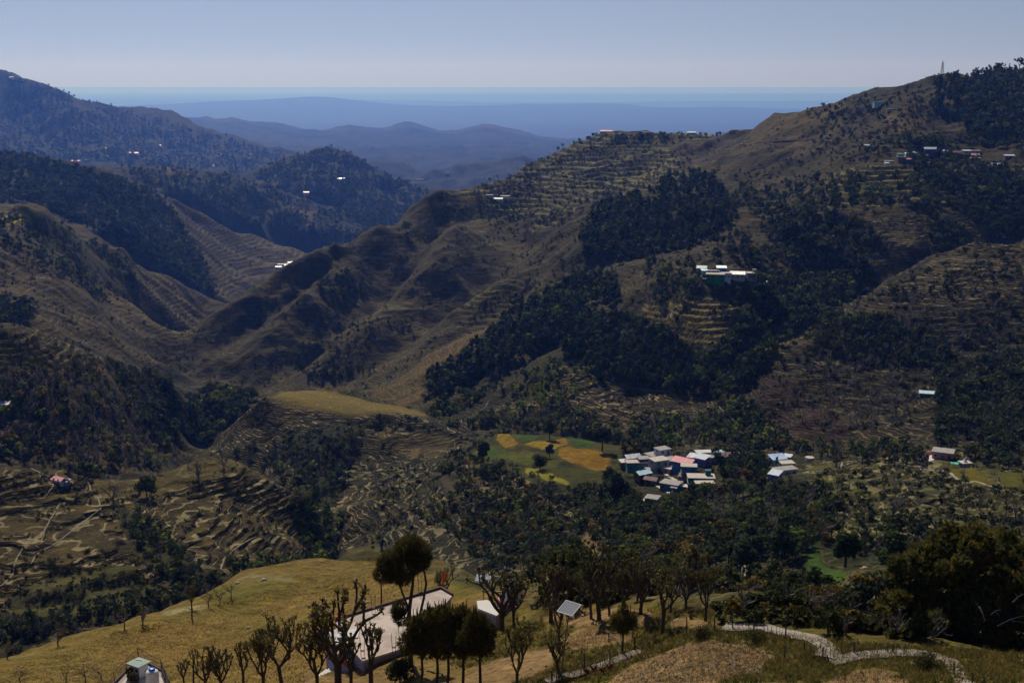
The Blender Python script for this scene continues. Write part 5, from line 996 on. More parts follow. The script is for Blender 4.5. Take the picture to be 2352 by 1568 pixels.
D_PER_M = FPX / K * 1.0
def house(dx, dy, Yg, w, d, h, yaw, wall, roof, rmat, label, name="house", floors=1, door="brown_door", win=2, group=None, opts=(), cat="house", anchor='roof'):
    """(dx,dy): D position of the roof's middle; the walls run down into the slope"""
    if Yg > 2000: rmat = {'white_slab': 'pale_roof', 'white_tin': 'patchy_tin'}.get(rmat, rmat); wall = {'white_wall': 'tan_wall'}.get(wall, wall)
    off = h * D_PER_M / Yg * .97 if anchor == 'roof' else 0
    x, y, z = hit(dx, dy + off, Yg * .86); x, y, z = float(x[0]), float(y[0]), float(z[0])
    if not (Yg * .8 < y < Yg * 1.25): y = Yg; u, _ = slope_u(dx, dy + off); x = float(u) * y; z = float(ground(x, y)[0])
    # keep the roof on the wanted line of sight
    _, s = slope_u(dx, dy); z = float(s) * y - h if anchor == 'roof' else z
    o = empty(name, (x, y, z), R(yaw)); tag(o, label, cat, group)
    mb = MB(); mb.box((0, 0, h / 2 - 2.0), (w, d, h + 4.0)); wl = mb.build("wall", wall, o)
    if floors == 2: b = MB(); b.box((0, -.3, h / 2), (w + .3, d + .9, .14)); b.build("balcony", "concrete_roof", o)
    rb = MB()
    if roof == 'flat':
        rb.box((0, 0, h + .1), (w + .7, d + .7, .2))
        if 'parapet' in opts:
            for sx, sy, lx, ly in ((0, -1, w + .7, .14), (0, 1, w + .7, .14), (-1, 0, .14, d + .42), (1, 0, .14, d + .42)):
                rb.box((sx * (w / 2 + .28), sy * (d / 2 + .28), h + .35), (lx, ly, .3))
    elif roof == 'gable':
        e = .45; rh = d * .24
        v = [(-w / 2 - e, -d / 2 - e, h - .1), (w / 2 + e, -d / 2 - e, h - .1), (w / 2 + e, 0, h + rh), (-w / 2 - e, 0, h + rh), (-w / 2 - e, d / 2 + e, h - .1), (w / 2 + e, d / 2 + e, h - .1)]
        v2 = [(a, b, c + .09) for a, b, c in v]
        rb.add(v + v2, [(0, 3, 2, 1), (3, 4, 5, 2), (6, 7, 8, 9), (9, 8, 11, 10), (0, 1, 7, 6), (1, 2, 8, 7), (2, 5, 11, 8), (5, 4, 10, 11), (4, 3, 9, 10), (3, 0, 6, 9)])
        gb = MB(); gb.add([(-w / 2 + .02, -d / 2 + .02, h), (-w / 2 + .02, d / 2 - .02, h), (-w / 2 + .02, 0, h + rh - .06), (w / 2 - .02, -d / 2 + .02, h), (w / 2 - .02, d / 2 - .02, h), (w / 2 - .02, 0, h + rh - .06)], [(0, 2, 1), (3, 4, 5), (0, 3, 5, 2), (1, 2, 5, 4)]); gb.build("gable", wall, o)
    elif roof == 'shed':
        v = [(-w / 2 - .4, -d / 2 - .5, h), (w / 2 + .4, -d / 2 - .5, h), (w / 2 + .4, d / 2 + .4, h + d * .22), (-w / 2 - .4, d / 2 + .4, h + d * .22)]
        v2 = [(a, b, c + .09) for a, b, c in v]; rb.add(v + v2, [(3, 2, 1, 0), (4, 5, 6, 7), (0, 1, 5, 4), (1, 2, 6, 5), (2, 3, 7, 6), (3, 0, 4, 7)])
    elif roof == 'hip':
        e = .5; rh = d * .3; q = w * .2
        v = [(-w / 2 - e, -d / 2 - e, h), (w / 2 + e, -d / 2 - e, h), (w / 2 + e, d / 2 + e, h), (-w / 2 - e, d / 2 + e, h), (-q, 0, h + rh), (q, 0, h + rh)]
        rb.add(v, [(0, 1, 5, 4), (1, 2, 5), (2, 3, 4, 5), (3, 0, 4), (3, 2, 1, 0)])
    rf = rb.build("roof", rmat, o)
    fh = h / floors
    if Yg < 1300:
        for fl in range(floors):
            n = max(1, int(w / 2.6)) if win else 0
            for k in range(n):
                cx = -w / 2 + w * (k + .5) / n
                if k == n // 2 and (fl == 0 or floors == 2):
                    b = MB(); b.box((cx, -d / 2 - .02, fl * fh + 1.0), (.95, .1, 2.0)); b.build("door", door, o)
                else:
                    b = MB(); b.box((cx, -d / 2 - .02, fl * fh + 1.55), (.95, .1, 1.1)); wi = b.build("window", "glass_dark", o)
                    if Yg < 700: b = MB(); b.box((cx, -d / 2 - .07, fl * fh + .96), (1.15, .12, .08)); b.build("sill", "white_wall", wi)
            for sgn in (-1, 1):
                b = MB(); b.box((sgn * (w / 2 + .02), 0, fl * fh + 1.55), (.1, .9, 1.0)); b.build("window", "glass_dark", o)
    if 'trim' in opts:
        b = MB(); b.box((0, -d / 2 - .37, h + .1), (w + .76, .06, .26)); b.box((-w / 2 - .37, 0, h + .1), (.06, d + .7, .26)); b.build("roof_trim", "red_trim", o)
    if 'tank' in opts: tank((0, 0), 0, mat="tank_black", parent_xyz=o.matrix_basis @ Vector((w * .2, d * .2, h + .2)), s=.6, label="small black water tank on the roof of the " + label[:60].split(" with")[0])
    if 'hut' in opts:
        b = MB(); b.box((w * .28, d * .25, h + 1.2), (2.2, 2.0, 2.0)); b.box((w * .28, d * .25, h + 2.27), (2.6, 2.4, .14)); b.build("stair_head", wall, o)
    if 'awning' in opts:
        b = MB(); v = [(w / 2 - 2.8, -d / 2 - 1.6, h - .75), (w / 2 + .3, -d / 2 - 1.6, h - .75), (w / 2 + .3, -d / 2, h - .25), (w / 2 - 2.8, -d / 2, h - .25)]
        b.add(v + [(a_, b_, c_ + .06) for a_, b_, c_ in v], [(3, 2, 1, 0), (4, 5, 6, 7), (0, 1, 5, 4), (1, 2, 6, 5), (2, 3, 7, 6), (3, 0, 4, 7)]); b.build("awning", "blue_tin", o)
        b = MB(); b.box((w / 2 - 1.25, -d / 2 - .82, h - .43), (.9, 1.6, .05), rx=R(17)); b.build("awning_stripe", "pink_tin", o)
    if 'pillars' in opts:
        for k in range(5): b = MB(); b.box((-w / 2 + w * (k + .5) / 5, -d / 2 - .95, h / 2 - .2), (.25, .25, h + .2)); b.build("pillar", wall, o)
        b = MB(); b.box((0, -d / 2 - .9, h - .02), (w + .5, 1.3, .16)); b.build("porch_roof", rmat, o)
    return o
def tank(dxy, Y, mat="tank_white", parent_xyz=None, s=1.0, label="", lid=None, name="water_tank", ribs=True):
    p = parent_xyz if parent_xyz is not None else at(dxy[0], dxy[1], Y)
    o = empty(name, p); tag(o, label, "water tank")
    prof = [(0, 0), (.52, 0), (.55, .04)]
    for k in range(4): z = .06 + k * .26; prof += [(.55, z), (.55, z + .17), (.52, z + .2), (.52, z + .23)]
    prof += [(.55, 1.12), (.50, 1.25), (.36, 1.36), (.24, 1.40), (.0, 1.40)]
    b = MB(); b.lathe([(r * s, z * s) for r, z in prof], n=28); b.build("tank_body", mat, o, smooth=True)
    b = MB(); b.lathe([(0, 1.385 * s), (.27 * s, 1.385 * s), (.29 * s, 1.41 * s), (.28 * s, 1.48 * s), (.10 * s, 1.53 * s), (0, 1.53 * s)], n=24); b.build("lid", lid or mat, o, smooth=True)
    return o

# ------------------------------------------------------------------ the nearest village
def v1(cx, cy): return 1389.6 + .2051 * cx, 987.6 + .2051 * cy
VIL = [  # crop x, y of the roof, Y, w, d, h, yaw, wall, roof, roof mat, floors, opts, label
 (640, 200, 580, 6, 5, 5.4, 28, "white_wall", 'flat', "concrete_roof", 2, (), "tall narrow white house with flat grey roof, topmost of the near village"),
 (560, 262, 560, 8, 6, 2.6, 28, "lilac_wall", 'flat', "concrete_roof", 1, (), "low wide house with grey terrace roof just below the tall white one"),
 (300, 290, 555, 7, 5, 3.0, 20, "mud_wall", 'gable', "patchy_tin", 1, (), "low house with patchy rusty tin roof at the left end of the near village"),
 (600, 318, 535, 7.5, 6, 6.0, 24, "grey_wall", 'flat', "pale_roof", 2, (), "big three-windowed grey-white house with flat pale roof, left centre of the near village"),
 (430, 305, 545, 5, 4.5, 5.2, 10, "deep_blue_wall", 'flat', "concrete_roof", 2, (), "small bright blue upper-storey house beside the turquoise one"),
 (345, 350, 528, 9, 5.5, 3.9, 4, "turquoise_wall", 'flat', "pale_roof", 1, ('trim', 'parapet'), "turquoise house with red-edged flat roof at the left of the near village"),
 (720, 320, 548, 7, 6, 2.6, 28, "grey_wall", 'flat', "concrete_roof", 1, (), "grey flat-roofed house between the white house and the pink roof"),
 (420, 470, 512, 6.5, 4.5, 2.4, 30, "mud_wall", 'gable', "aqua_tin", 1, (), "small shed with pale blue tin gable roof below the turquoise house"),
 (520, 540, 496, 5.5, 4, 2.2, -28, "mud_wall", 'gable', "rust_tin", 1, (), "low brown tin-roofed shed below the pale blue shed"),
 (890, 340, 528, 9.5, 6.5, 4.6, -38, "blue_wall", 'gable', "pink_tin", 2, (), "long blue-walled house with pink tin roof in the middle of the near village"),
 (935, 390, 512, 6.5, 4.5, 5.4, -8, "blue_wall", 'flat', "pale_roof", 2, (), "blue two-storey house with flat roof in front of the pink-roofed one"),
 (1100, 235, 575, 7, 4, 3.2, 6, "white_wall", 'flat', "white_slab", 1, (), "low white-roofed house at the back of the near village"),
 (1080, 300, 552, 6, 4.5, 3.6, -40, "purple_wall", 'shed', "white_tin", 1, (), "purple-walled house with sloping white roof behind the pink roof"),
 (1190, 290, 560, 5, 4, 3.2, 10, "purple_wall", 'flat', "concrete_roof", 1, (), "small purple-walled house right of the sloping white roof"),
 (1385, 272, 565, 10, 5.5, 3.0, 4, "teal_wall", 'gable', "rust_tin", 1, (), "long teal house with rusty red tin roof at the right of the near village"),
 (740, 580, 478, 8, 6, 3.0, -28, "turquoise_wall", 'flat', "concrete_roof", 1, ('awning',), "turquoise house with grey roof and a striped blue and pink awning"),
 (1070, 510, 490, 11, 6, 4.6, -4, "teal_wall", 'flat', "pale_roof", 2, ('hut',), "large dark teal house with broad pale roof and a rooftop stair head"),
 (1110, 580, 478, 7.5, 3.5, 4.2, 2, "turquoise_wall", 'flat', "pale_roof", 1, (), "turquoise front house with pale slab roof below the large teal one"),
 (530, 745, 455, 5, 5, 2.6, -22, "grey_wall", 'flat', "concrete_roof", 1, (), "small grey house by a walled yard, lowest of the near village"),
 (1930, 305, 562, 7, 5, 2.8, 15, "grey_wall", 'shed', "blue_tin", 1, (), "house with sloping bluish tin roof at the back of the right-hand hamlet"),
 (2030, 355, 545, 6, 4.5, 3.0, 8, "mint_wall", 'flat', "pale_roof", 1, (), "mint-walled house with flat pale roof in the right-hand hamlet"),
 (2010, 425, 520, 10, 5, 2.8, 18, "white_wall", 'flat', "concrete_roof", 1, (), "long house with grey terrace roof in front of the right-hand hamlet"),
 (1905, 480, 510, 4.5, 4.5, 2.4, -35, "lilac_wall", 'shed', "white_tin", 1, (), "small annexe with bluish white tin roof at the left of the right-hand hamlet"),
 (2045, 285, 575, 3.2, 2.6, 2.3, -30, "white_wall", 'shed', "white_tin", 1, (), "tiny white tin-roofed shed behind the right-hand hamlet"),
 (215, 345, 535, 4, 3, 2.2, 15, "mud_wall", 'shed', "patchy_tin", 1, (), "tiny patchy-roofed shed at the left foot of the near village"),
 (500, 425, 520, 3.5, 3, 2.2, 24, "grey_wall", 'flat', "concrete_roof", 1, (), "little grey outhouse between the turquoise and the big grey-white house"),
 (700, 415, 522, 4.5, 3.5, 2.4, -35, "pink_wall", 'flat', "pale_roof", 1, (), "small pink-walled outhouse below the grey flat roof"),
 (785, 455, 508, 4.5, 4, .5, -35, "grey_wall", 'flat', "white_slab", 1, (), "raised pale courtyard platform beside the blue two-storey house"),
 (990, 290, 562, 4.5, 4, 2.6, -30, "tan_wall", 'shed', "patchy_tin", 1, (), "small rusty-roofed house between pink roof and purple walls"),
 (1275, 250, 578, 4.5, 3.5, 2.4, 5, "white_wall", 'shed', "blue_tin", 1, (), "small bluish-roofed shed behind the rusty red tin roof"),
 (1490, 282, 562, 3.2, 2.6, 2.2, 5, "white_wall", 'flat', "white_slab", 1, (), "tiny white-roofed room at the right end of the rusty red roof"),
 (880, 505, 496, 3.8, 3, 2.2, -20, "mud_wall", 'shed', "rust_tin", 1, (), "small dark shed with rusty roof in front of the blue two-storey house"),
 (905, 620, 470, 4.5, 3, .6, -30, "grey_wall", 'flat', "white_slab", 1, (), "pale paved yard right of the striped awning"),
 (470, 790, 448, 4, 3, .5, -22, "grey_wall", 'flat', "pale_roof", 1, (), "pale paved yard left of the lowest grey house"),
]
for cx, cy, Y, w_, d_, h_, yw, wl, rt, rm, fl, op, lb in VIL:
    a, b = v1(cx, cy); house(a, b, Y, w_, d_, h_, yw, wl, rt, rm, lb, floors=fl, opts=op, door="blue_door" if fl == 1 else "brown_door", group="houses of the near village", win=0 if h_ < 1 else 2)
a, b = v1(1925, 330); tank((a, b), 540, "tank_green", s=1.1, label="bright green water tank above the right-hand hamlet's roofs")
a, b = v1(2290, 320); x, y, z = hit(a, b + 2, 480)
o = empty("cistern", (x[0], y[0], z[0])); tag(o, "round white cistern standing alone right of the hamlet", "cistern"); q = MB(); q.lathe([(1.9, -1), (1.9, 1.2), (0, 1.2)], n=24); q.build("cistern_wall", "white_wall", o); q = MB(); q.lathe([(2.1, 1.2), (2.1, 1.38), (0, 1.42)], n=24); q.build("cistern_lid", "pale_roof", o)
# yards and lanes of the village
def ribbon(name, pts, width, mat, lift=.12, ymin=60, kind="structure", n=10, thick=.5):
    """draped path along D points"""
    P_ = []
    for (ax, ay), (bx, by) in zip(pts[:-1], pts[1:]):
        for i in range(n): P_.append((ax + (bx - ax) * i / n, ay + (by - ay) * i / n))
    P_.append(pts[-1]); P_ = np.array(P_); x, y, z = hit(P_[:, 0], P_[:, 1], ymin); ok = ~np.isnan(y); x, y = x[ok], y[ok]
    k = np.array([1, 2, 3, 2, 1.]) / 9
    if len(x) > 8:
        x = np.concatenate([x[:2], np.convolve(x, k, 'valid'), x[-2:]]); y = np.concatenate([y[:2], np.convolve(y, k, 'valid'), y[-2:]])
    dxx = np.gradient(x); dyy = np.gradient(y); L_ = np.hypot(dxx, dyy) + 1e-6; nx, ny = -dyy / L_, dxx / L_
    v = []; f = []; m = len(x); wv = width * (.85 + .3 * rng.random(m)) / 2
    offs = (-1, -1, -.5, 0, .5, 1, 1)
    top = np.max([ground(x + nx * wv * o_ * .7, y + ny * wv * o_ * .7) for o_ in (-1, 0, 1)], axis=0); top = np.convolve(np.pad(top, 2, mode='edge'), np.ones(5) / 5, 'valid') + lift * .6
    for j, o_ in enumerate(offs):
        gx = x + nx * wv * o_; gy = y + ny * wv * o_; gz = (top if 0 < j < 6 else top - lift - thick)
        v.append(np.stack([gx, gy, gz], 1))
    v = np.stack(v, 1).reshape(-1, 3); c = len(offs)
    for i in range(m - 1):
        for j in range(c - 1): f.append((i * c + j, i * c + j + 1, (i + 1) * c + j + 1, (i + 1) * c + j))
    b = MB(); b.add(v, f); o = b.build(name, mat); o["kind"] = kind; return o
plaster("trail_earth", (.17, .13, .08), .5)
ribbon("lane", [v1(650, 470), v1(760, 540), v1(860, 600), v1(940, 650)], 1.6, "pale_roof", ymin=430)
ribbon("lane", [v1(580, 620), v1(700, 690), v1(800, 760)], 1.4, "pale_roof", ymin=420)
ribbon("footpath", [v1(980, 700), v1(1100, 790), v1(1200, 850)], .8, "path_cement", ymin=380)
ribbon("footpath", [v1(2110, 480), v1(2250, 470), v1(2352, 480)], .8, "path_cement", ymin=380)
def c6(x, y): return 1548 + .3418 * x, 632 + .3418 * y
def c4(x, y): return 1548 + .3418 * x, 1033.6 + .3418 * y
def c8(x, y): return 2044 + .1309 * x, 999 + .1309 * y
ribbon("footpath", [c4(800, 155), c4(1000, 135), c4(1120, 130), c4(1130, 80), c4(1250, 70), c4(1340, 62)], .8, "path_cement", ymin=380)
ribbon("footpath", [c8(90, 400), c8(180, 440), c8(260, 510), c8(380, 545), c8(530, 545), c8(550, 600), c8(740, 610), c8(950, 625)], .8, "path_cement", ymin=380)
ribbon("footpath", [c8(1060, 660), c8(1180, 770), c8(1300, 825), c8(1420, 825), c8(1480, 800), c8(1700, 870), c8(1900, 950), c8(2150, 1020), c8(2352, 1075)], 1.1, "path_cement", ymin=330)
ribbon("trail", [c8(310, 990), c8(310, 900), c8(600, 920), c8(900, 960), c8(1200, 970), c8(1370, 985), c8(1290, 900), c8(1260, 840)], 0.42, "trail_earth", ymin=330)
ribbon("trail", [(1330, 826), (1345, 850), (1370, 870), (1420, 885), (1480, 895), (1540, 898)], 0.60, "trail_earth", lift=.25, ymin=650)
ribbon("trail", [(1262, 930), (1330, 940), (1400, 955), (1480, 970), (1530, 974)], 0.60, "trail_earth", lift=.25, ymin=600)
ribbon("trail", [(1058, 970), (1090, 950), (1115, 935), (1122, 920)], 0.54, "trail_earth", lift=.25, ymin=650)
ribbon("trail", [(1648, 920), (1655, 940), (1690, 955), (1720, 975), (1735, 990)], 0.60, "trail_earth", lift=.2, ymin=560)
ribbon("trail", [(1575, 985), (1620, 993), (1660, 1003), (1690, 1006)], 0.48, "trail_earth", lift=.2, ymin=560)
ribbon("hill_road", [(1700, 332), (1760, 326), (1850, 322), (1950, 320), (2020, 318)], 2.6, "trail_earth", lift=.3, ymin=1150)
ribbon("hill_road", [(1848, 252), (1855, 240), (1870, 232)], 2.6, "trail_earth", lift=.3, ymin=1150)
ribbon("trail", [c4(1465, 340), c4(1400, 380), c4(1440, 460), c4(1460, 505), c4(1300, 520), c4(1200, 515)], 0.48, "trail_earth", lift=.15, ymin=280)
ribbon("trail", [c4(840, 520), c4(890, 560), c4(905, 590)], 0.48, "trail_earth", lift=.15, ymin=280)
ribbon("trail", [c4(455, 780), c4(480, 860), c4(530, 930), c4(560, 970)], 0.48, "trail_earth", lift=.15, ymin=200)
def c71(x, y): return .3418 * x, 1033.6 + .3418 * y
ribbon("trail", [c71(210, 120), c71(340, 180), c71(360, 240), c71(300, 310)], 0.54, "trail_earth", lift=.12, ymin=350)
ribbon("trail", [c71(560, 180), c71(600, 220), c71(610, 280), c71(660, 320), c71(680, 390), c71(600, 450), c71(480, 540), c71(380, 620), c71(240, 700), c71(210, 760)], 0.54, "trail_earth", lift=.12, ymin=340)
ribbon("trail", [c71(410, 340), c71(340, 460), c71(290, 550), c71(160, 640), c71(100, 750), c71(90, 830), c71(0, 915)], 0.54, "trail_earth", lift=.12, ymin=340)
ribbon("trail", [c71(1720, 580), c71(1620, 630), c71(1510, 720), c71(1480, 810)], 0.54, "trail_earth", lift=.12, ymin=360)

# house with the yard and the shrine, right
a, b = c8(930, 265); yh = house(a, b, 545, 8.5, 7, 3.1, -25, "pink_wall", 'flat', "concrete_roof", "pink house with grey flat roof and green doors beside a walled white yard", door="green_door", name="house")
a, b = c8(875, 200); tank((a, b), 548, "tank_black", s=.9, label="dark water tank on the pink house's roof")
def yard():
    zz = yh.location.z + .1; P_ = [on_plane(*c8(x, y), zz) for x, y in ((480, 400), (740, 340), (880, 400), (650, 465))]
    o = empty("courtyard", P_[0]); o["kind"] = "structure"
    b = MB(); b.prism([(p.x - P_[0].x, p.y - P_[0].y) for p in P_], -2.5, .05); b.build("paving", "white_slab", o)
    wb = empty("yard_wall", P_[0]); tag(wb, "low pink wall along the back of the white yard beside the pink house", "wall")
    q = [on_plane(*c8(x, y), zz) for x, y in ((440, 385), (530, 345), (770, 318))]
    for i in range(2):
        d = q[i + 1] - q[i]; c = (q[i] + q[i + 1]) / 2 - P_[0]; b = MB(); b.box((c.x, c.y, .35), (d.length + (.25 if i else 0), .25, 1.7), rz=math.atan2(d.y, d.x)); b.build("wall_section", "pink_wall", wb)
yard()
def shrine():
    a, b = c8(1310, 470); x, y, z = hit(a, b + 12, 430); x, y, z = float(x[0]), float(y[0]), float(z[0]); z = float(slope_u(a, b)[1]) * y - 2.6
    o = empty("shrine", (x, y, z), R(10)); tag(o, "small shrine with grey slab roof and a white pointed spire right of the pink house", "shrine")
    b_ = MB(); b_.box((0, 0, .3), (3.2, 3.2, 4.6)); b_.build("wall", "grey_wall", o)
    b_ = MB(); b_.box((0, 0, 2.7), (4.4, 4.2, .18)); b_.build("roof", "pale_roof", o)
    b_ = MB(); b_.lathe([(1.0, 2.79), (.8, 3.1), (.45, 3.8), (.2, 4.5), (.05, 4.9), (0, 4.95)], n=16); b_.build("spire", "tank_white", o, smooth=True)
    t = empty("tarpaulin", (x - 3.6, y + .5, z)); tag(t, "bright green tarpaulin stretched beside the small shrine", "tarpaulin")
    b_ = MB(); n = 7; v = [(-1.9 + 3.8 * i / (n - 1), -1.5 + 3.0 * j / (n - 1), 2.3 + .25 * math.sin(i * 1.7) * math.cos(j * 1.3) - .05 * j) for j in range(n) for i in range(n)]
    b_.add(v + [(p, q_, r - .04) for p, q_, r in v], [(j * n + i, j * n + i + 1, (j + 1) * n + i + 1, (j + 1) * n + i) for j in range(n - 1) for i in range(n - 1)] + [(49 + (j + 1) * n + i, 49 + (j + 1) * n + i + 1, 49 + j * n + i + 1, 49 + j * n + i) for j in range(n - 1) for i in range(n - 1)]); b_.build("sheet", "tarp_green", t)
    for i, j in ((-1.8, -1.4), (1.8, -1.4), (1.8, 1.4), (-1.8, 1.4)): b_ = MB(); b_.tube([(i, j, -.8), (i, j, 2.3)], .05, 6); b_.build("prop", "post_wood", t)
shrine()
a, b = c6(1695, 785); house(a, b, 680, 7.5, 4.5, 2.2, -14, "mud_wall", 'gable', "aqua_tin", "lone shed with bright tin roof on the dark right-hand slope", name="shed", win=0, cat="shed")
# ------------------------------------------------------------------ middle village (green-fronted house)
def v2(x, y): return 1550.3 + .10254 * x, 574.2 + .10254 * y
for cx, cy, Y, w_, d_, h_, yw, wl, rt, rm, fl, op, lb in [
 (600, 385, 905, 6.5, 5.5, 3.0, -12, "tan_wall", 'gable', "white_tin", 1, (), "white tin gable-roofed house at the left end of the middle village"),
 (655, 445, 890, 4, 3.5, 2.2, 5, "mint_wall", 'shed', "aqua_tin", 1, (), "tiny pale aqua lean-to between the white gable and the green house"),
 (850, 450, 893, 9, 4, 2.2, -6, "lilac_wall", 'flat', "concrete_roof", 1, (), "low bluish house behind the green-fronted one"),
 (1040, 385, 905, 6.5, 4.5, 3.0, -3, "blue_wall", 'shed', "white_tin", 1, (), "bright blue house with white tin roof at the back of the middle village"),
 (900, 520, 862, 12.5, 5.5, 5.8, -11, "green_wall", 'flat', "pale_roof", 2, ('pillars',), "long two-storey house with green front and pale flat roof"),
 (1110, 500, 885, 8.5, 6, 3.8, -10, "white_wall", 'flat', "pale_roof", 1, (), "white house with cream flat roof right of the green-fronted one"),
 (1400, 525, 868, 10, 6, 2.6, -8, "grey_wall", 'shed', "patchy_tin", 1, (), "wide house with patchy rusty tin roof right of the cream roof"),
 (1715, 500, 872, 7, 5, 2.8, -4, "grey_wall", 'flat', "white_slab", 1, ('hut',), "flat white-roofed house at the right end of the middle village"),
 (470, 755, 830, 2.8, 2.4, 1.6, 20, "white_wall", 'shed', "white_tin", 1, (), "tiny white tin shed below the left of the middle village"),
 (2110, 695, 860, 3.4, 3.2, 2.0, -20, "grey_wall", 'shed', "white_tin", 1, (), "small white-roofed hut standing apart right of the middle village"),
]:
    a, b = v2(cx, cy); house(a, b, Y, w_, d_, h_, yw, wl, rt, rm, lb, floors=fl, opts=op, door="green_door" if wl == "green_wall" else "brown_door", group="houses of the middle village", win=0 if w_ < 4.2 else 2)
def retaining():
    pts = [v2(x, y) for x, y in ((565, 600), (600, 650), (700, 700), (830, 730), (950, 735))]; x, y, z = hit([p[0] for p in pts], [p[1] for p in pts], 780)
    o = empty("retaining_wall", (x[0], y[0], z[0])); tag(o, "curved stone retaining wall below the green-fronted house", "wall")
    for i in range(len(x) - 1):
        d = Vector((x[i + 1] - x[i], y[i + 1] - y[i], 0)); c = Vector(((x[i] + x[i + 1]) / 2 - x[0], (y[i] + y[i + 1]) / 2 - y[0], (z[i] + z[i + 1]) / 2 - z[0]))
        b = MB(); b.box((c.x, c.y, c.z - .2), (d.length, .6 + .01 * i, 3.2), rz=math.atan2(d.y, d.x)); b.build("wall_section", "stone_wall", o)
        b = MB(); b.box((c.x, c.y, c.z + 1.47), (d.length - .02, .8, .12), rz=math.atan2(d.y, d.x)); b.build("coping", "white_slab", o)
retaining()
# ------------------------------------------------------------------ upper village
def v3(x, y): return 1981 + .14648 * x, 310 + .14648 * y
for cx, cy, Y, w_, d_, h_, yw, wl, rt, rm, fl, lb in [
 (590, 288, 1160, 5, 4, 2.6, 0, "mint_wall", 'flat', "white_tin", 1, "small house with glaring white roof at the left of the upper village"),
 (760, 285, 1175, 10.5, 7, 3.6, -8, "mint_wall", 'hip', "aqua_tin", 1, "pale blue hip-roofed house near the left of the upper village"),
 (615, 345, 1140, 8.5, 5, 5.2, 4, "mud_wall", 'flat', "maroon_trim", 2, "dark brown two-storey house in front of the hip roof"),
 (735, 375, 1130, 6, 4, 3.0, 4, "teal_wall", 'shed', "pink_tin", 1, "small teal house with pinkish roof beside the brown house"),
 (935, 325, 1150, 9.5, 6, 2.8, -6, "mud_wall", 'gable', "rust_tin", 1, "low house with brown gable roof in front of the blue one"),
 (1050, 215, 1180, 11, 7, 5.8, -4, "deep_blue_wall", 'gable', "white_tin", 2, "tall deep blue house with white roof, highest of the upper village"),
 (1260, 250, 1180, 7.5, 5, 3.4, -6, "purple_wall", 'shed', "white_tin", 1, "purple house right of the deep blue one"),
 (1480, 270, 1175, 8.5, 6, 4.0, 4, "mud_wall", 'gable', "rust_tin", 1, "brown-roofed house in the middle of the upper village"),
 (1630, 245, 1190, 9, 4, 3.0, 0, "lilac_wall", 'shed', "white_tin", 1, "long white-roofed house behind the pink-roofed one"),
 (1775, 240, 1190, 8, 4, 2.6, 0, "grey_wall", 'flat', "white_slab", 1, "thin flat white-roofed house at the back right of the upper village"),
 (1690, 310, 1165, 15, 6, 3.2, -3, "pink_wall", 'gable', "pink_tin", 1, "long house with pale pink roof at the right of the upper village"),
 (1765, 355, 1145, 9, 5, 4.0, -2, "purple_wall", 'flat', "pale_roof", 1, "lilac-walled house just below the long pink roof"),
 (2110, 455, 1110, 9, 4.5, 2.2, -4, "grey_wall", 'shed', "patchy_tin", 1, "low tin-roofed house alone at the right end of the upper village"),
 (415, 402, 1130, 7.5, 3, 1.9, 0, "white_wall", 'flat', "white_slab", 1, "thin white slab-roofed house at the far left of the upper village"),
 (378, 436, 1120, 3.4, 2.5, 1.6, 0, "white_wall", 'shed', "white_tin", 1, "tiny glaring tin roof below the far left house of the upper village"),
 (70, 160, 1230, 5, 3.5, 2.2, 20, "tan_wall", 'shed', "patchy_tin", 1, "small pale hut on the slope left above the upper village"),
 (2300, 320, 1140, 9, 4, 2.2, 0, "mud_wall", 'shed', "white_tin", 1, "low house at the right edge of the picture by the upper village")]:
    a, b = v3(cx, cy); house(a, b, Y, w_, d_, h_, yw, wl, rt, rm, lb, floors=fl, group="houses of the upper village", win=0 if w_ < 5.5 else 2)
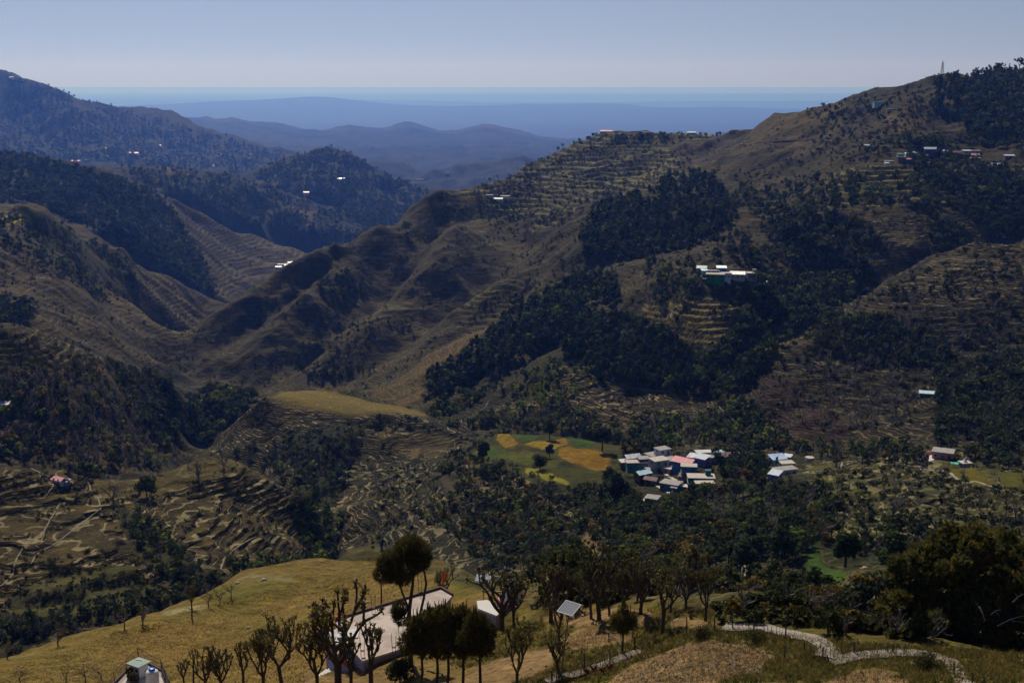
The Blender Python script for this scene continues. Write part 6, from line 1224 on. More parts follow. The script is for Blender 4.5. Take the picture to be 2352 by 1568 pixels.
# ------------------------------------------------------------------ scattered houses
for dx, dy, Y, w_, d_, h_, yw, wl, rt, rm, lb, gp in [
 (2022, 233, 1450, 16, 6, 3.2, 4, "mint_wall", 'flat', "concrete_roof", "long pale green house high on the right-hand hillside", None),
 (2045, 250, 1420, 8, 4, 2.0, 4, "grey_wall", 'flat', "pale_roof", "low pale outbuilding below the long pale green house", None),
 (1160, 449, 1560, 11, 6, 3.6, -8, "white_wall", 'flat', "white_slab", "larger white house of the pair on the shoulder of the long spur", None),
 (1144, 456, 1550, 11, 5, 3.0, -8, "white_wall", 'shed', "patchy_tin", "lower house of the pair on the shoulder of the long spur", None),
 (1125, 447, 1580, 8, 5, 3.0, -4, "tan_wall", 'flat', "pale_roof", "small brownish house left of the pair on the spur", None),
 (1392, 301, 1870, 18, 6, 2.2, 0, "pink_wall", 'gable', "pink_tin", "long pink-roofed building on the edge of the terraced plateau", None),
 (1480, 303, 1890, 14, 6, 2.6, 0, "white_wall", 'flat', "white_slab", "low white building right of the pink roof on the plateau edge", None),
 (1588, 304, 1880, 12, 6, 2.6, 0, "mint_wall", 'shed', "white_tin", "low pale building at the right of the plateau edge", None),
 (137, 1099, 482, 5.2, 3.4, 1.5, -30, "white_wall", 'gable', "pink_tin", "small hut with faded red roof on the trodden hill at the left", None),
 (151, 1103, 478, 2.6, 2.2, 1.3, -20, "lilac_wall", 'shed', "white_tin", "little white tin annexe right of the faded red roof", None),
 (784, 410, 4000, 22, 14, 6, -10, "lilac_wall", 'gable', "blue_tin", "white house shining on the pointed blue hill", None),
 (793, 413, 3980, 14, 10, 6, 0, "white_wall", 'flat', "white_slab", "second smaller white house on the pointed blue hill", None),
 (704, 441, 3700, 16, 10, 7, 0, "pink_wall", 'gable', "pink_tin", "small pink-roofed house on the lower left of the pointed hill", None),
 (702, 447, 3660, 12, 8, 6, 0, "white_wall", 'flat', "white_slab", "small white house below the pink-roofed one on the pointed hill", None),
 (308, 351, 5375, 40, 16, 8, 0, "pink_wall", 'gable', "red_tin", "long red-roofed building low on the big left-hand mountain", None),
 (175, 369, 5062, 34, 12, 7, 0, "pink_wall", 'gable', "red_tin", "red-roofed building lower left on the big mountain", None),
 (196, 366, 5125, 22, 10, 6, 0, "white_wall", 'flat', "white_slab", "white building right of the lower red roof on the big mountain", None),
 (320, 346, 5437, 16, 10, 7, 0, "white_wall", 'flat', "white_slab", "white building right of the long red roof on the big mountain", None),
 (27, 177, 6187, 24, 12, 8, 0, "white_wall", 'gable', "rust_tin", "brown-roofed house on the crest of the big mountain", "houses on the mountain crest"),
 (38, 180, 6187, 22, 12, 6, 0, "white_wall", 'flat', "white_slab", "white house in the middle of the row on the mountain crest", "houses on the mountain crest"),
 (50, 182, 6187, 22, 12, 6, 0, "white_wall", 'flat', "white_slab", "white house at the right of the row on the mountain crest", "houses on the mountain crest"),
 (1027, 395, 5000, 20, 12, 7, 0, "white_wall", 'flat', "white_slab", "tiny white house on the green ridge far behind the spur", None),
 (965, 411, 4800, 34, 12, 5, 0, "grey_wall", 'flat', "white_slab", "long pale building on the valley floor far behind the spur", None),
 (8, 926, 640, 6, 4, 2.2, 5, "mud_wall", 'shed', "patchy_tin", "small dark-walled hut at the left edge of the picture", None),
]:
    house(dx, dy, Y, w_, d_, h_, yw, wl, rt, rm, lb, group=gp, win=2 if Y < 1300 and w_ > 5 else 0, name="hut" if "hut" in lb else "house")
k_ = 0
for dx, dy in ((645, 606), (652, 609), (660, 605), (668, 602), (656, 612), (640, 612), (675, 600)):
    house(dx, dy, 2330, 9 + 5 * rng.random(), 7, 4.5, rng.random() * 40 - 20, "white_wall", 'gable' if k_ % 2 else 'flat', "white_tin", "tiny white house of the settlement on the valley floor behind the spur", group="houses of the valley settlement", win=0); k_ += 1
k_ = 0
for i in range(30):
    dx = 200 + 430 * rng.random(); dy = 300 + 80 * rng.random()
    if dy < 262 + (dx - 300) * .28 + 20: dy += 30
    x, y, z = hit(dx, dy, 4700)
    if not np.isnan(y[0]) and 4800 < y[0] < 7500:
        house(dx, dy, float(y[0]), 9 + 6 * rng.random(), 7, 5, rng.random() * 60 - 30, "grey_wall" if i % 3 else "tan_wall", 'gable' if i % 2 else 'flat', ("patchy_tin", "concrete_roof", "rust_tin")[i % 3], "tiny pale house scattered low on the big left-hand mountain", group="scattered houses of the big mountain", win=0)
# mast on the right-hand skyline
def mast():
    x, y, z = hit(2163, 190, 1300); x, y = float(x[0]), 1545.0; x = float(slope_u(2163, 180)[0]) * y; z = float(ground(x, y)[0])
    top = float(slope_u(2166, 134)[1]) * y; H_ = top - z; o = empty("radio_mast", (x, y, z)); tag(o, "thin red and white lattice mast on the right-hand skyline", "mast")
    ls = [(-1, -1), (1, -1), (1, 1), (-1, 1)]; b0, b1 = 2.6, .35
    for a_, c_ in ls: b = MB(); b.tube([(a_ * b0, c_ * b0, -3), (a_ * b1, c_ * b1, H_ * .86)], .22, 4); b.build("leg", "mast_red", o)
    b = MB(); nseg = 9
    for i in range(nseg):
        t0, t1 = i / nseg, (i + 1) / nseg; r0, r1 = b0 + (b1 - b0) * t0, b0 + (b1 - b0) * t1; z0, z1 = H_ * .86 * t0, H_ * .86 * t1
        for k in range(4):
            p, q = ls[k], ls[(k + 1) % 4]; b.tube([(p[0] * r0, p[1] * r0, z0), (q[0] * r1, q[1] * r1, z1)], .11, 3); b.tube([(q[0] * r0, q[1] * r0, z0), (p[0] * r1, p[1] * r1, z1)], .11, 3)
    b.build("bracing", "mast_white", o); b = MB(); b.tube([(0, 0, H_ * .86), (0, 0, H_)], .14, 4); b.build("antenna", "mast_white", o)
    for k, zz in enumerate((.62, .7, .8)): b = MB(); b.lathe([(0, 0), (.9, .1), (.9, .5), (0, .5)], c=((-1) ** k * .9, -.6, H_ * zz), n=10); b.build("dish", "mast_white", o)
mast()
# ------------------------------------------------------------------ foreground: roofs and terraces
def roof_house(name, label, corners, z, mat, wall, wall_h, thick=.22, rim=None, rim_mat="maroon_trim", cat="house"):
    """a flat-roofed building seen from above; corners are D positions of its roof slab on the plane z"""
    P_ = [on_plane(a, b, z) for a, b in corners]; o0 = P_[0].copy(); o = empty(name, (o0.x, o0.y, z - wall_h)); tag(o, label, cat)
    q = [(p.x - o0.x, p.y - o0.y) for p in P_]; c = (sum(a for a, _ in q) / len(q), sum(b for _, b in q) / len(q))
    ins = [(c[0] + (a - c[0]) * .965, c[1] + (b - c[1]) * .965) for a, b in q]
    b = MB(); b.prism(ins, -2.0, wall_h - thick - .002); b.build("wall", wall, o)
    b = MB(); b.prism(q, wall_h - thick, wall_h); b.build("roof", mat, o)
    if rim:
        for i in rim:
            a, d = q[i], q[(i + 1) % len(q)]; L_ = math.hypot(d[0] - a[0], d[1] - a[1]); b = MB()
            b.box(((a[0] + d[0]) / 2, (a[1] + d[1]) / 2, wall_h + .02 + .004 * i), (L_ + .02, .18, thick + .2 + .006 * i), rz=math.atan2(d[1] - a[1], d[0] - a[0])); b.build("parapet", rim_mat, o)
    return o, q, wall_h
def railing(parent_name, label, pts, h=1.0, posts=None, mat="black_iron"):
    """iron railing along world points"""
    o = empty(parent_name, pts[0]); tag(o, label, "railing"); p0 = Vector(pts[0])
    for a, c in zip(pts[:-1], pts[1:]):
        a = Vector(a) - p0; c = Vector(c) - p0; L_ = (c - a).length; b = MB()
        for zz in (h, h * .55, .12): b.tube([a + Vector((0, 0, zz)), c + Vector((0, 0, zz))], .022, 4)
        b.build("rail", mat, o); b = MB(); n = int(L_ / .16)
        for k in range(1, n): p = a.lerp(c, k / n); b.tube([p + Vector((0, 0, .12)), p + Vector((0, 0, h))], .009, 3, cap=False)
        b.build("bars", mat, o); n = max(1, int(L_ / 2.0))
        for k in range(n + 1): p = a.lerp(c, k / n); b = MB(); b.box(p + Vector((0, 0, h / 2 + .03)), (.06, .06, h + .1)); b.build("post", mat, o)
ZR = -50.0
main, mq, mh = roof_house("house", "large unfinished house with wide pale concrete roof among the front trees", [(770, 1423), (1012, 1350), (1040, 1366), (933, 1485), (832, 1516), (790, 1468)], ZR, "slab", "lilac_wall", 3.4, rim=(0, 1), rim_mat="maroon_trim")
def add_rebar(parent, zroof):
    for a, b_ in ((858, 1405), (965, 1362), (783, 1452), (833, 1505), (921, 1480), (905, 1497)):
        p = on_plane(a, b_, zroof) - parent.location; b = MB()
        for ox, oy in ((-.14, -.14), (.14, -.14), (.14, .14), (-.14, .14)): b.tube([(p.x + ox, p.y + oy, p.z - .1), (p.x + ox * 1.2, p.y + oy * .9, p.z + 1.0), (p.x + ox * 1.6, p.y + oy * 1.4, p.z + 1.75 + .2 * rng.random())], .016, 4)
        b.box((p.x, p.y, p.z + .5), (.32, .32, .02)); b.build("rebar_stub", "maroon_trim", parent)
add_rebar(main, ZR)
low, lq, lh = roof_house("terrace", "small white lower terrace with red-edged walls at the left end of the large pale roof", [(746, 1452), (778, 1440), (794, 1468), (826, 1508), (800, 1528), (768, 1500)], ZR - 1.3, "white_slab", "lilac_wall", 2.2, rim=(2, 4, 5), rim_mat="red_trim", cat="terrace")
b = MB(); p = on_plane(800, 1492, ZR - 1.3) - low.location; b.box((p.x, p.y + .6, p.z + .65), (1.7, 1.5, 1.3)); b.build("stair_head", "lilac_wall", low)
b = MB(); b.box((p.x, p.y + .6, p.z + 1.36), (1.9, 1.7, .1), rz=.0); b.build("stair_roof", "white_slab", low)
P_ = [on_plane(a, b_, ZR - 1.3) for a, b_ in ((746, 1452), (778, 1440))]; railing("railing", "black iron railing along the top of the small white terrace", P_, 1.0)
P_ = [on_plane(a, b_, ZR - 1.3) for a, b_ in ((746, 1454), (768, 1500), (800, 1527))]; railing("railing", "black iron railing down the near side of the small white terrace", P_, 1.0)
def steps():
    a = on_plane(850, 1500, ZR - 3.2); x, y, z = hit([740, 835], [1548, 1522], 70)
    s0, s1 = Vector((x[0], y[0], z[0])), Vector((x[1], y[1], z[1] + .3)); o = empty("stairs", s0); tag(o, "pale concrete steps climbing beside the small white terrace", "stairs"); d = s1 - s0; n = 12
    for i in range(n):
        c = d * ((i + .5) / n); b = MB(); b.box((c.x, c.y, c.z - .3), (d.length / n + .05, 1.5, .9), rz=math.atan2(d.y, d.x)); b.build("step", "white_slab", o)
steps()
def cloth(cx, cy, z, label, size=(1.1, .35)):
    p = on_plane(cx, cy, z); b = MB(); n = 9; v = []
    for j in range(4):
        for i in range(n): v.append((size[0] * (i / (n - 1) - .5), size[1] * (j / 3 - .5), .06 + .07 * math.sin(i * 2.1 + j) + .05 * math.cos(j * 3 + i * .7)))
    b.add(v + [(x_, y_, z_ - .03) for x_, y_, z_ in v], [(j * n + i, j * n + i + 1, (j + 1) * n + i + 1, (j + 1) * n + i) for j in range(3) for i in range(n - 1)] + [(4 * n + (j + 1) * n + i, 4 * n + (j + 1) * n + i + 1, 4 * n + j * n + i + 1, 4 * n + j * n + i) for j in range(3) for i in range(n - 1)])
    o = b.build("cloth", "cloth_red", loc=(p.x, p.y, p.z + .22)); tag(o, label, "cloth"); o.rotation_euler = (0, 0, .5)
cloth(781, 1420, ZR, "crumpled red cloth on the left corner of the large pale roof")
r2, _, _ = roof_house("house", "low building with long pale roof just right of the round pine", [(1095, 1378), (1120, 1376), (1156, 1402), (1140, 1412), (1098, 1396)], -54.2, "white_slab", "lilac_wall", 2.6)
r3, q3, _ = roof_house("house", "white-roofed building with red-edged wall behind the knobbly trees", [(1139, 1374), (1180, 1356), (1215, 1352), (1240, 1376), (1222, 1384), (1186, 1397), (1152, 1388)], -54.8, "white_slab", "lilac_wall", 2.8, rim=(5, 6), rim_mat="red_trim")
def dome():
    p = on_plane(1172, 1374, -54.8); o = empty("dome", p); tag(o, "whitewashed conical temple dome on the white roof behind the trees", "dome")
    b = MB(); b.lathe([(1.15, 0), (1.15, .25), (1.0, .9), (.75, 1.5), (.4, 2.1), (.1, 2.5), (0, 2.55)], n=8); b.build("dome_shell", "tank_white", o); b = MB(); b.lathe([(0, 2.5), (.1, 2.55), (.05, 2.75), (.0, 2.95)], n=8); b.build("finial", "tank_white", o)
dome()
tank(None, 0, "tank_white", parent_xyz=on_plane(1187, 1366, -54.8), s=.85, label="white water tank with bright blue lid on the white roof behind the trees", lid="lid_blue")
# bottom left roof with shed, tank and pots
ZB = -56.6
bl, bq, bh = roof_house("house", "house at the bottom left with railed roof terrace, shed and tank", [(232, 1600), (318, 1512), (372, 1540), (412, 1640)], ZB, "pale_roof", "pink_wall", 3.0, rim=(0, 1, 2), rim_mat="maroon_trim")
P_ = [on_plane(a, b_, ZB) for a, b_ in ((234, 1598), (318, 1514), (371, 1541), (410, 1636))]; railing("railing", "black iron railing round the roof terrace at the bottom left", [p + Vector((0, 0, .3)) for p in P_], .95)
def roof_shed():
    p = on_plane(320, 1548, ZB); o = empty("rooftop_shed", p, R(-32)); tag(o, "small white rooftop shed with grey-green slab roof at the bottom left", "shed")
    b = MB(); b.box((0, 0, .6), (1.3, 1.1, 1.2)); b.build("wall", "white_wall", o)
    b = MB(); b.box((0, 0, 1.26), (1.75, 1.6, .11)); b.build("roof", "mint_roof", o)
    for sx in (-.4, .4): b = MB(); b.box((sx * .8, -.56, .75), (.28, .06, .3)); b.build("window", "glass_dark", o)
    b = MB(); b.box((-.3, .3, 1.35), (.7, .06, .05), rz=.3); b.build("plank", "white_wall", o)
plaster("mint_roof", (.30, .36, .32), .5); roof_shed()
tank(None, 0, "tank_white", parent_xyz=on_plane(351, 1571, ZB), s=1.12, label="white ribbed water tank with bright blue lid at the bottom left", lid="lid_blue")
def pot(dx, dy, s, label):
    p = on_plane(dx, dy, ZB); o = empty("potted_plant", p); tag(o, label, "potted plant", "potted plants on the bottom left roof")
    b = MB(); b.lathe([(0, 0), (.16 * s, 0), (.22 * s, .34 * s), (.19 * s, .34 * s), (0, .3 * s)], n=12); b.build("pot", "pot_dark", o)
    b = MB(); c, nn = blob_points(90, [(0, 0, .62 * s, .28 * s, 1.1)]); b.quads(c, nn, .075 * s); b.build("leaves", ["bush_leaf"], o)
for i, (a, b_, s, lb) in enumerate(((297, 1556, 1.2, "large leafy potted plant left of the white tank"), (306, 1562, 1.0, "potted plant in the middle of the row by the white tank"), (315, 1566, .9, "small potted plant nearest the white tank"), (303, 1568, 1.1, "potted plant in front of the row by the white tank"), (336, 1549, .6, "little potted plant beside the rooftop shed"))): pot(a, b_, s, lb)

# ------------------------------------------------------------------ poles, lamps, flag
def solar(top, base, Ybase, w_, d_, tilt, yaw, cell, label, frame="white_wall"):
    x, y, z = hit(base[0], base[1], Ybase * .8); b0 = Vector((float(x[0]), float(y[0]), float(z[0]))); t = at(top[0], top[1], b0.y)
    o = empty("solar_lamp", b0); tag(o, label, "solar lamp"); L_ = t - b0
    b = MB(); b.tube([(0, 0, -.4), L_ * .5, L_], [.055, .05, .042], 8); b.build("pole", "pole_metal", o)
    M = Matrix.Translation(L_) @ Matrix.Rotation(yaw, 4, 'Z') @ Matrix.Rotation(tilt, 4, 'X')
    def bx(c, s): q = MB(); q.box((0, 0, 0), s); q.v = [np.array([list(M @ (Vector(c) + Vector(p))) for p in v], np.float32) for v in q.v]; return q
    bx((0, 0, .12), (w_, d_, .04)).build("panel", cell, o)
    for c, s in (((0, d_ / 2, .125), (w_ + .05, .05, .07)), ((0, -d_ / 2, .125), (w_ + .05, .05, .07)), ((w_ / 2, 0, .128), (.05, d_, .07)), ((-w_ / 2, 0, .128), (.05, d_, .07))): bx(c, s).build("frame", frame, o)
    b = MB(); b.tube([L_ + Vector((0, 0, -.5)), L_ + Vector((-.35, -.2, .02))], .02, 4); b.tube([L_ + Vector((0, 0, -.5)), L_ + Vector((.3, .25, .1))], .02, 4); b.build("bracket", "pole_metal", o)
    b = MB(); b.box(L_ + Vector((-.12, -.08, -.35)), (.3, .2, .28)); b.build("battery_box", "pole_metal", o)
solar((1308, 1398), (1287, 1553), 85, 1.35, 1.25, R(22), R(-38), "panel_cell", "tall solar lamp with big pale tilted panel in front of the knobbly trees")
solar((1110, 1328), (1111, 1388), 140, 1.55, .95, R(24), R(-12), "panel_blue", "small solar lamp with blue-grey panel right of the tall pine")
def pole(base, top, Yb, r, label, name="pole", mat="post_wood", cat="pole", group=None, yfrom=60):
    x, y, z = hit(base[0], base[1], yfrom); y_ = Yb or float(y[0]); u, s = slope_u(*base); b0 = Vector((float(u) * y_, y_, float(s) * y_)); t = at(top[0], top[1], y_)
    b = MB(); L_ = t - b0; b.tube([(0, 0, -.5), L_ * .5 + Vector((.02, 0, 0)), L_], [r, r * .95, r * .8], 7); o = b.build(name, mat, loc=b0); tag(o, label, cat, group); return o
pole((876, 1386), (875, 1331), None, .10, "dark wooden pole standing behind the large pale roof", yfrom=115)
def flag():
    x, y, z = hit(1016, 1350, 115); y0_ = 132.0; b0 = at(1016, 1348, y0_); t = at(1015, 1309, y0_); o = empty("flag", b0); tag(o, "orange flag on a thin pole behind the tall pine", "flag"); L_ = t - b0
    b = MB(); b.tube([(0, 0, -3), L_], .03, 5); b.build("flagpole", "pale_wood", o)
    b = MB(); n = 8; v = []
    for j in range(n):
        for i in range(6): t_ = j / (n - 1); v.append((.02 + i * .10 * (1 - .6 * t_) , .08 * math.sin(i * 1.5 + j * .8), L_.z - .05 - t_ * 1.3 - i * .07))
    b.add(v + [(p, q + .012, r_) for p, q, r_ in v], [(j * 6 + i, j * 6 + i + 1, (j + 1) * 6 + i + 1, (j + 1) * 6 + i) for j in range(n - 1) for i in range(5)] + [(48 + (j + 1) * 6 + i, 48 + (j + 1) * 6 + i + 1, 48 + j * 6 + i + 1, 48 + j * 6 + i) for j in range(n - 1) for i in range(5)]); b.build("flag_cloth", "flag_orange", o)
flag()
pole((444, 1568), (444, 1500), None, .10, "plain dark post at the bottom, left of the knobbly trees")
for (bx_, by_, tx_, ty_, lb) in ((1551, 1320, 1551, 1272, "thin dark utility pole rising above the knobbly trees"), (1718, 1090, 1718, 1055, "utility pole right of the near village"), (2010, 1075, 2011, 1030, "utility pole on the grassy terraces right of the village"), (2222, 1055, 2222, 1030, "pole beside the walled white yard"), (2343, 1085, 2343, 1060, "utility pole near the right edge by the yellow field"), (2215, 1092, 2217, 1062, "utility pole in front of the small shrine")):
    pole((bx_, by_), (tx_, ty_), None, .09, lb, name="utility_pole", cat="utility pole", yfrom=200)
# fence posts and stakes
fp = [((1267, 1568), (1267, 1538)), ((1342, 1538), (1342, 1498)), ((1400, 1525), (1401, 1493)), ((1457, 1493), (1457, 1460)), ((1577, 1461), (1577, 1414)), ((1682, 1444), (1683, 1402)), ((1804, 1462), (1805, 1421)), ((1846, 1495), (1848, 1472)), ((1800, 1515), (1804, 1481)), ((1888, 1510), (1891, 1485)), ((1905, 1522), (1899, 1502)), ((2191, 1548), (2191, 1520)), ((2232, 1568), (2234, 1541)), ((2258, 1572), (2260, 1552)), ((1398, 1472), (1398, 1452)), ((1480, 1455), (1482, 1442)), ((1640, 1447), (1641, 1416)), ((1730, 1450), (1733, 1420)), ((1960, 1500), (1962, 1472)), ((2050, 1500), (2051, 1476))]
where = ["at the bottom by the solar lamp", "right of the solar lamp", "below the young pine, near the rusty ferns", "just right of the young pine", "tall, left of the white path", "behind the start of the white path", "where the white path bends", "leaning, inside the bend of the white path", "below the bend beside the bare field", "at the foot of the white path's bend", "leaning, at the fork of the path", "by the lower path at the right", "on the lower path near the bottom right", "lowest at the bottom right", "short, above the middle field", "stumpy, right of the middle field", "slim, left of the path's start", "slim, above the path's start", "behind the dark bush by the path", "near the big pine"]
for (b_, t_), wv in zip(fp, where): pole(b_, t_, None, .055, "dark fence post " + wv, name="fence_post", cat="fence post", group="fence posts along the path and fields", yfrom=50)
def sticks(pts, n, hgt, label, name="stick_fence"):
    x, y, z = hit([p[0] for p in pts], [p[1] for p in pts], 50); b = MB(); o0 = Vector((float(x[0]), float(y[0]), float(z[0]))); w_ = MB()
    t = np.linspace(0, len(pts) - 1, n); xs = np.interp(t, range(len(pts)), x) + rng.normal(size=n) * .12; ys = np.interp(t, range(len(pts)), y) + rng.normal(size=n) * .15; zs = ground(xs, ys)
    for i in range(n):
        h = hgt * (.6 + .7 * rng.random()); l = rng.normal() * .12; b.tube([(xs[i] - o0.x, ys[i] - o0.y, zs[i] - o0.z - .15), (xs[i] - o0.x + l, ys[i] - o0.y, zs[i] - o0.z + h)], [.018, .010], 3, cap=False)
    for zz in (.35, .75):
        k = list(range(0, n, 3)); w_.tube([(xs[i] - o0.x, ys[i] - o0.y, zs[i] - o0.z + zz * hgt) for i in k], .012, 3, cap=False)
    o = empty(name, o0); tag(o, label, "fence"); b.build("stakes", "post_wood", o); w_.build("rails", "post_wood", o)
sticks([(1270, 1566), (1310, 1552), (1350, 1535), (1400, 1518), (1440, 1502)], 60, 1.0, "rough fence of thin stakes below the solar lamp and young pine")
sticks([(1430, 1495), (1470, 1482), (1510, 1474)], 22, 1.0, "rough fence of thin stakes right of the young pine")
sticks([(1530, 1462), (1600, 1460), (1680, 1452), (1760, 1452), (1805, 1462)], 40, .9, "rough fence of thin stakes along the near side of the white path")
sticks([(1860, 1500), (1900, 1516), (1960, 1505), (2040, 1500), (2100, 1500)], 30, .9, "rough brushwood fence along the lower right path")

# ------------------------------------------------------------------ paths near by
for x, y, z, w_ in PATH_LINES:
    gx, gy = np.gradient(x), np.gradient(y); L_ = np.hypot(gx, gy); nx, ny = -gy / L_, gx / L_; v = []; m = len(x); ww = w_ / 2 * (.9 + .25 * rng.random((2, m)))
    for o_, dz in ((-1, -.35), (-1, .06), (-.4, .09), (.4, .09), (1, .06), (1, -.35)):
        q = ww[0 if o_ < 0 else 1] * o_; v.append(np.stack([x + nx * q, y + ny * q, z + dz], 1))
    v = np.stack(v, 1).reshape(-1, 3); b = MB(); b.add(v, [(i * 6 + j, i * 6 + j + 1, (i + 1) * 6 + j + 1, (i + 1) * 6 + j) for i in range(m - 1) for j in range(5)]); o = b.build("path", "path_cement"); o["kind"] = "structure"

# ------------------------------------------------------------------ foreground trees
def knobby(mb, leaf, p, d, L_, r, k, spread, dens, s):
    """one limb with its own limbs; ends in a knob of stubs and small leaves"""
    n = 4; pts = [Vector(p)]; dr = Vector(d)
    for i in range(n):
        dr = (dr + Vector((0, 0, .20)) + Vector(rng.normal(size=3)) * .17).normalized(); pts.append(pts[-1] + dr * L_ / n)
    mb.tube(pts, [r * (1 - .35 * i / n) * (1 + .18 * rng.random()) for i in range(n)] + [r * .95], 6, cap=False)
    e = pts[-1]
    if k <= 0:
        for _ in range(5):
            q = (dr + Vector(rng.normal(size=3)) * .9).normalized(); mb.tube([e, e + q * .26 * s], [r * .75, r * .3], 4)
        m = int(13 * dens); c = np.array(e)[None] + rng.normal(size=(m, 3)) * .13 * s; leaf.quads(c, rng.normal(size=(m, 3)), .08 * s)
        return
    mb.tube([e - dr * r, e + dr * r * 1.2], [r * 1.35, r * 1.2], 6)
    m = 2 + (rng.random() < .55)
    a0 = rng.random() * 6.28
    for i in range(m):
        a = a0 + i * 6.28 / m + rng.normal() * .3; side = Vector((math.cos(a), math.sin(a), 0)); nd = (dr * .8 + side * spread).normalized()
        knobby(mb, leaf, e, nd, L_ * (.62 + .3 * rng.random()), r * .72, k - 1, spread, dens, s)
    if rng.random() < .7:                                        # a stub on the way
        q = pts[2]; side = Vector(rng.normal(size=3)).normalized(); side.z = abs(side.z); mb.tube([q, q + side * .35 * s], [r * .5, r * .3], 5)
        m = int(7 * dens); c = np.array(q + side * .38 * s)[None] + rng.normal(size=(m, 3)) * .12 * s; leaf.quads(c, rng.normal(size=(m, 3)), .07 * s)
def pollard_geo(k=3, trunk=.26, limbs=4, spread=.75, dens=1.0, r=.22):
    mb, lf = MB(), MB(); H0 = 6.0; t = trunk * H0; lean = Vector((rng.normal() * .08, rng.normal() * .08, 1)).normalized()
    mb.tube([(0, 0, -.5), lean * t * .3 + Vector((.04, 0, 0)), lean * t * .7, lean * t], [r * 1.25, r, r * .92, r * 1.05], 8, cap=False); e = lean * t
    for i in range(limbs):
        a = i * 6.28 / limbs + rng.normal() * .35; nd = Vector((math.cos(a) * .85, math.sin(a) * .85, .75)).normalized()
        knobby(mb, lf, e, nd, (1 - trunk) * H0 * .34 * (.8 + .4 * rng.random()), r * .62, k - 1, spread, dens, 1.0)
    top = max(v[:, 2].max() for v in mb.v)
    for m in (mb, lf): m.v = [v / top for v in m.v]
    return mb, lf
POL = []
for i in range(6):
    mb, lf = pollard_geo(k=3 if i % 3 else 4, trunk=(.3, .22, .34, .26, .2, .38)[i], limbs=(4, 5, 3, 4, 5, 4)[i], spread=(.75, .9, .6, .8, .7, 1.0)[i], dens=(1.1, 1.5, .9, 1.4, 1.2, .6)[i])
    POL.append((mb.mesh("trunk", ["bark"], True), lf.mesh("leaf_tufts", ["bud_leaf"])))
def pollard(base, topy, i, label, wid=1.0, rz=None, yfrom=60, Y=None):
    x, y, z = hit(base[0], base[1], yfrom); x, y, z = float(x[0]), float(y[0]), float(z[0])
    if Y: u, s = slope_u(*base); x, y, z = float(u) * Y, Y, float(ground(float(u) * Y, Y)[0])
    h = float(slope_u(base[0], topy)[1]) * y - z; h = max(1.2, min(h, 9.5)); o = empty("pollarded_tree", (x, y, z), rng.random() * 6.28 if rz is None else rz); o.scale = (h * wid, h * wid, h)
    link("trunk", POL[i][0], o); link("leaf_tufts", POL[i][1], o); tag(o, label, "pollarded tree", "pollarded trees in front of the valley")
for base, ty, i, wd, lb in (
 ((777, 1590), 1362, 1, .8, "big dark pollarded tree in front of the small white terrace"), ((729, 1585), 1440, 3, .8, "pollarded tree just left of the small white terrace"), ((851, 1585), 1426, 2, .75, "pollarded tree standing before the middle of the pale roof"),
 ((806, 1590), 1470, 5, .7, "small forked pollarded tree by the concrete steps"),
 ((605, 1590), 1438, 3, .75, "leafy pollarded tree left of centre at the bottom"), ((648, 1580), 1408, 0, .7, "taller pollarded tree beside the leafy one at the bottom"), ((508, 1590), 1476, 4, .8, "twiggy pollarded tree at the bottom, third from the left"), ((476, 1590), 1492, 1, .7, "low pollarded tree right of the plain post"), ((425, 1590), 1515, 5, .6, "thin sprouting pollarded stump left of the plain post"), ((560, 1588), 1470, 2, .6, "slim pollarded tree between the twiggy and leafy ones"),
 ((1152, 1445), 1300, 1, .95, "broad many-limbed pollarded tree in front of the white roof"), ((1180, 1440), 1318, 0, .75, "pollarded tree against the white temple dome"), ((1188, 1585), 1425, 3, .6, "pollarded tree at the bottom between pine and solar lamp"),
 ((1265, 1425), 1270, 4, .75, "tall pollarded tree left of the solar panel"), ((1284, 1496), 1372, 2, .6, "pollarded tree right behind the solar lamp's pole"), ((1282, 1545), 1455, 1, .75, "crooked pollarded tree at the foot of the solar lamp"),
 ((1358, 1420), 1335, 5, .8, "low wide pollarded tree right of the solar panel"), ((1376, 1423), 1264, 1, .7, "tallest pollarded tree, right of the solar panel"), ((1400, 1412), 1300, 0, .7, "pollarded tree close behind the tallest one"), ((1432, 1404), 1296, 3, .75, "pollarded tree behind the young pine"), ((1472, 1408), 1272, 4, .75, "pale-limbed pollarded tree right of the young pine"),
 ((1521, 1452), 1320, 2, .8, "slender vase-shaped pollarded tree right of centre"), ((1540, 1405), 1300, 0, .7, "pollarded tree behind the vase-shaped one"), ((1575, 1402), 1285, 4, .7, "pollarded tree left of the last one in the row"), ((1620, 1425), 1294, 3, .7, "last pollarded tree of the row, above the bare field"), ((1300, 1400), 1300, 4, .6, "pollarded tree half hidden behind the solar panel"), ((1330, 1398), 1310, 2, .6, "thin pollarded tree between solar panel and tallest tree"),
 ((441, 1398), 1336, 3, .7, "bushy pollarded tree alone on the grassy brow at the left"), ((1020, 1380), 1305, 1, .8, "sparse pollarded tree beside the orange flag")): pollard(base, ty, i, lb, wd)
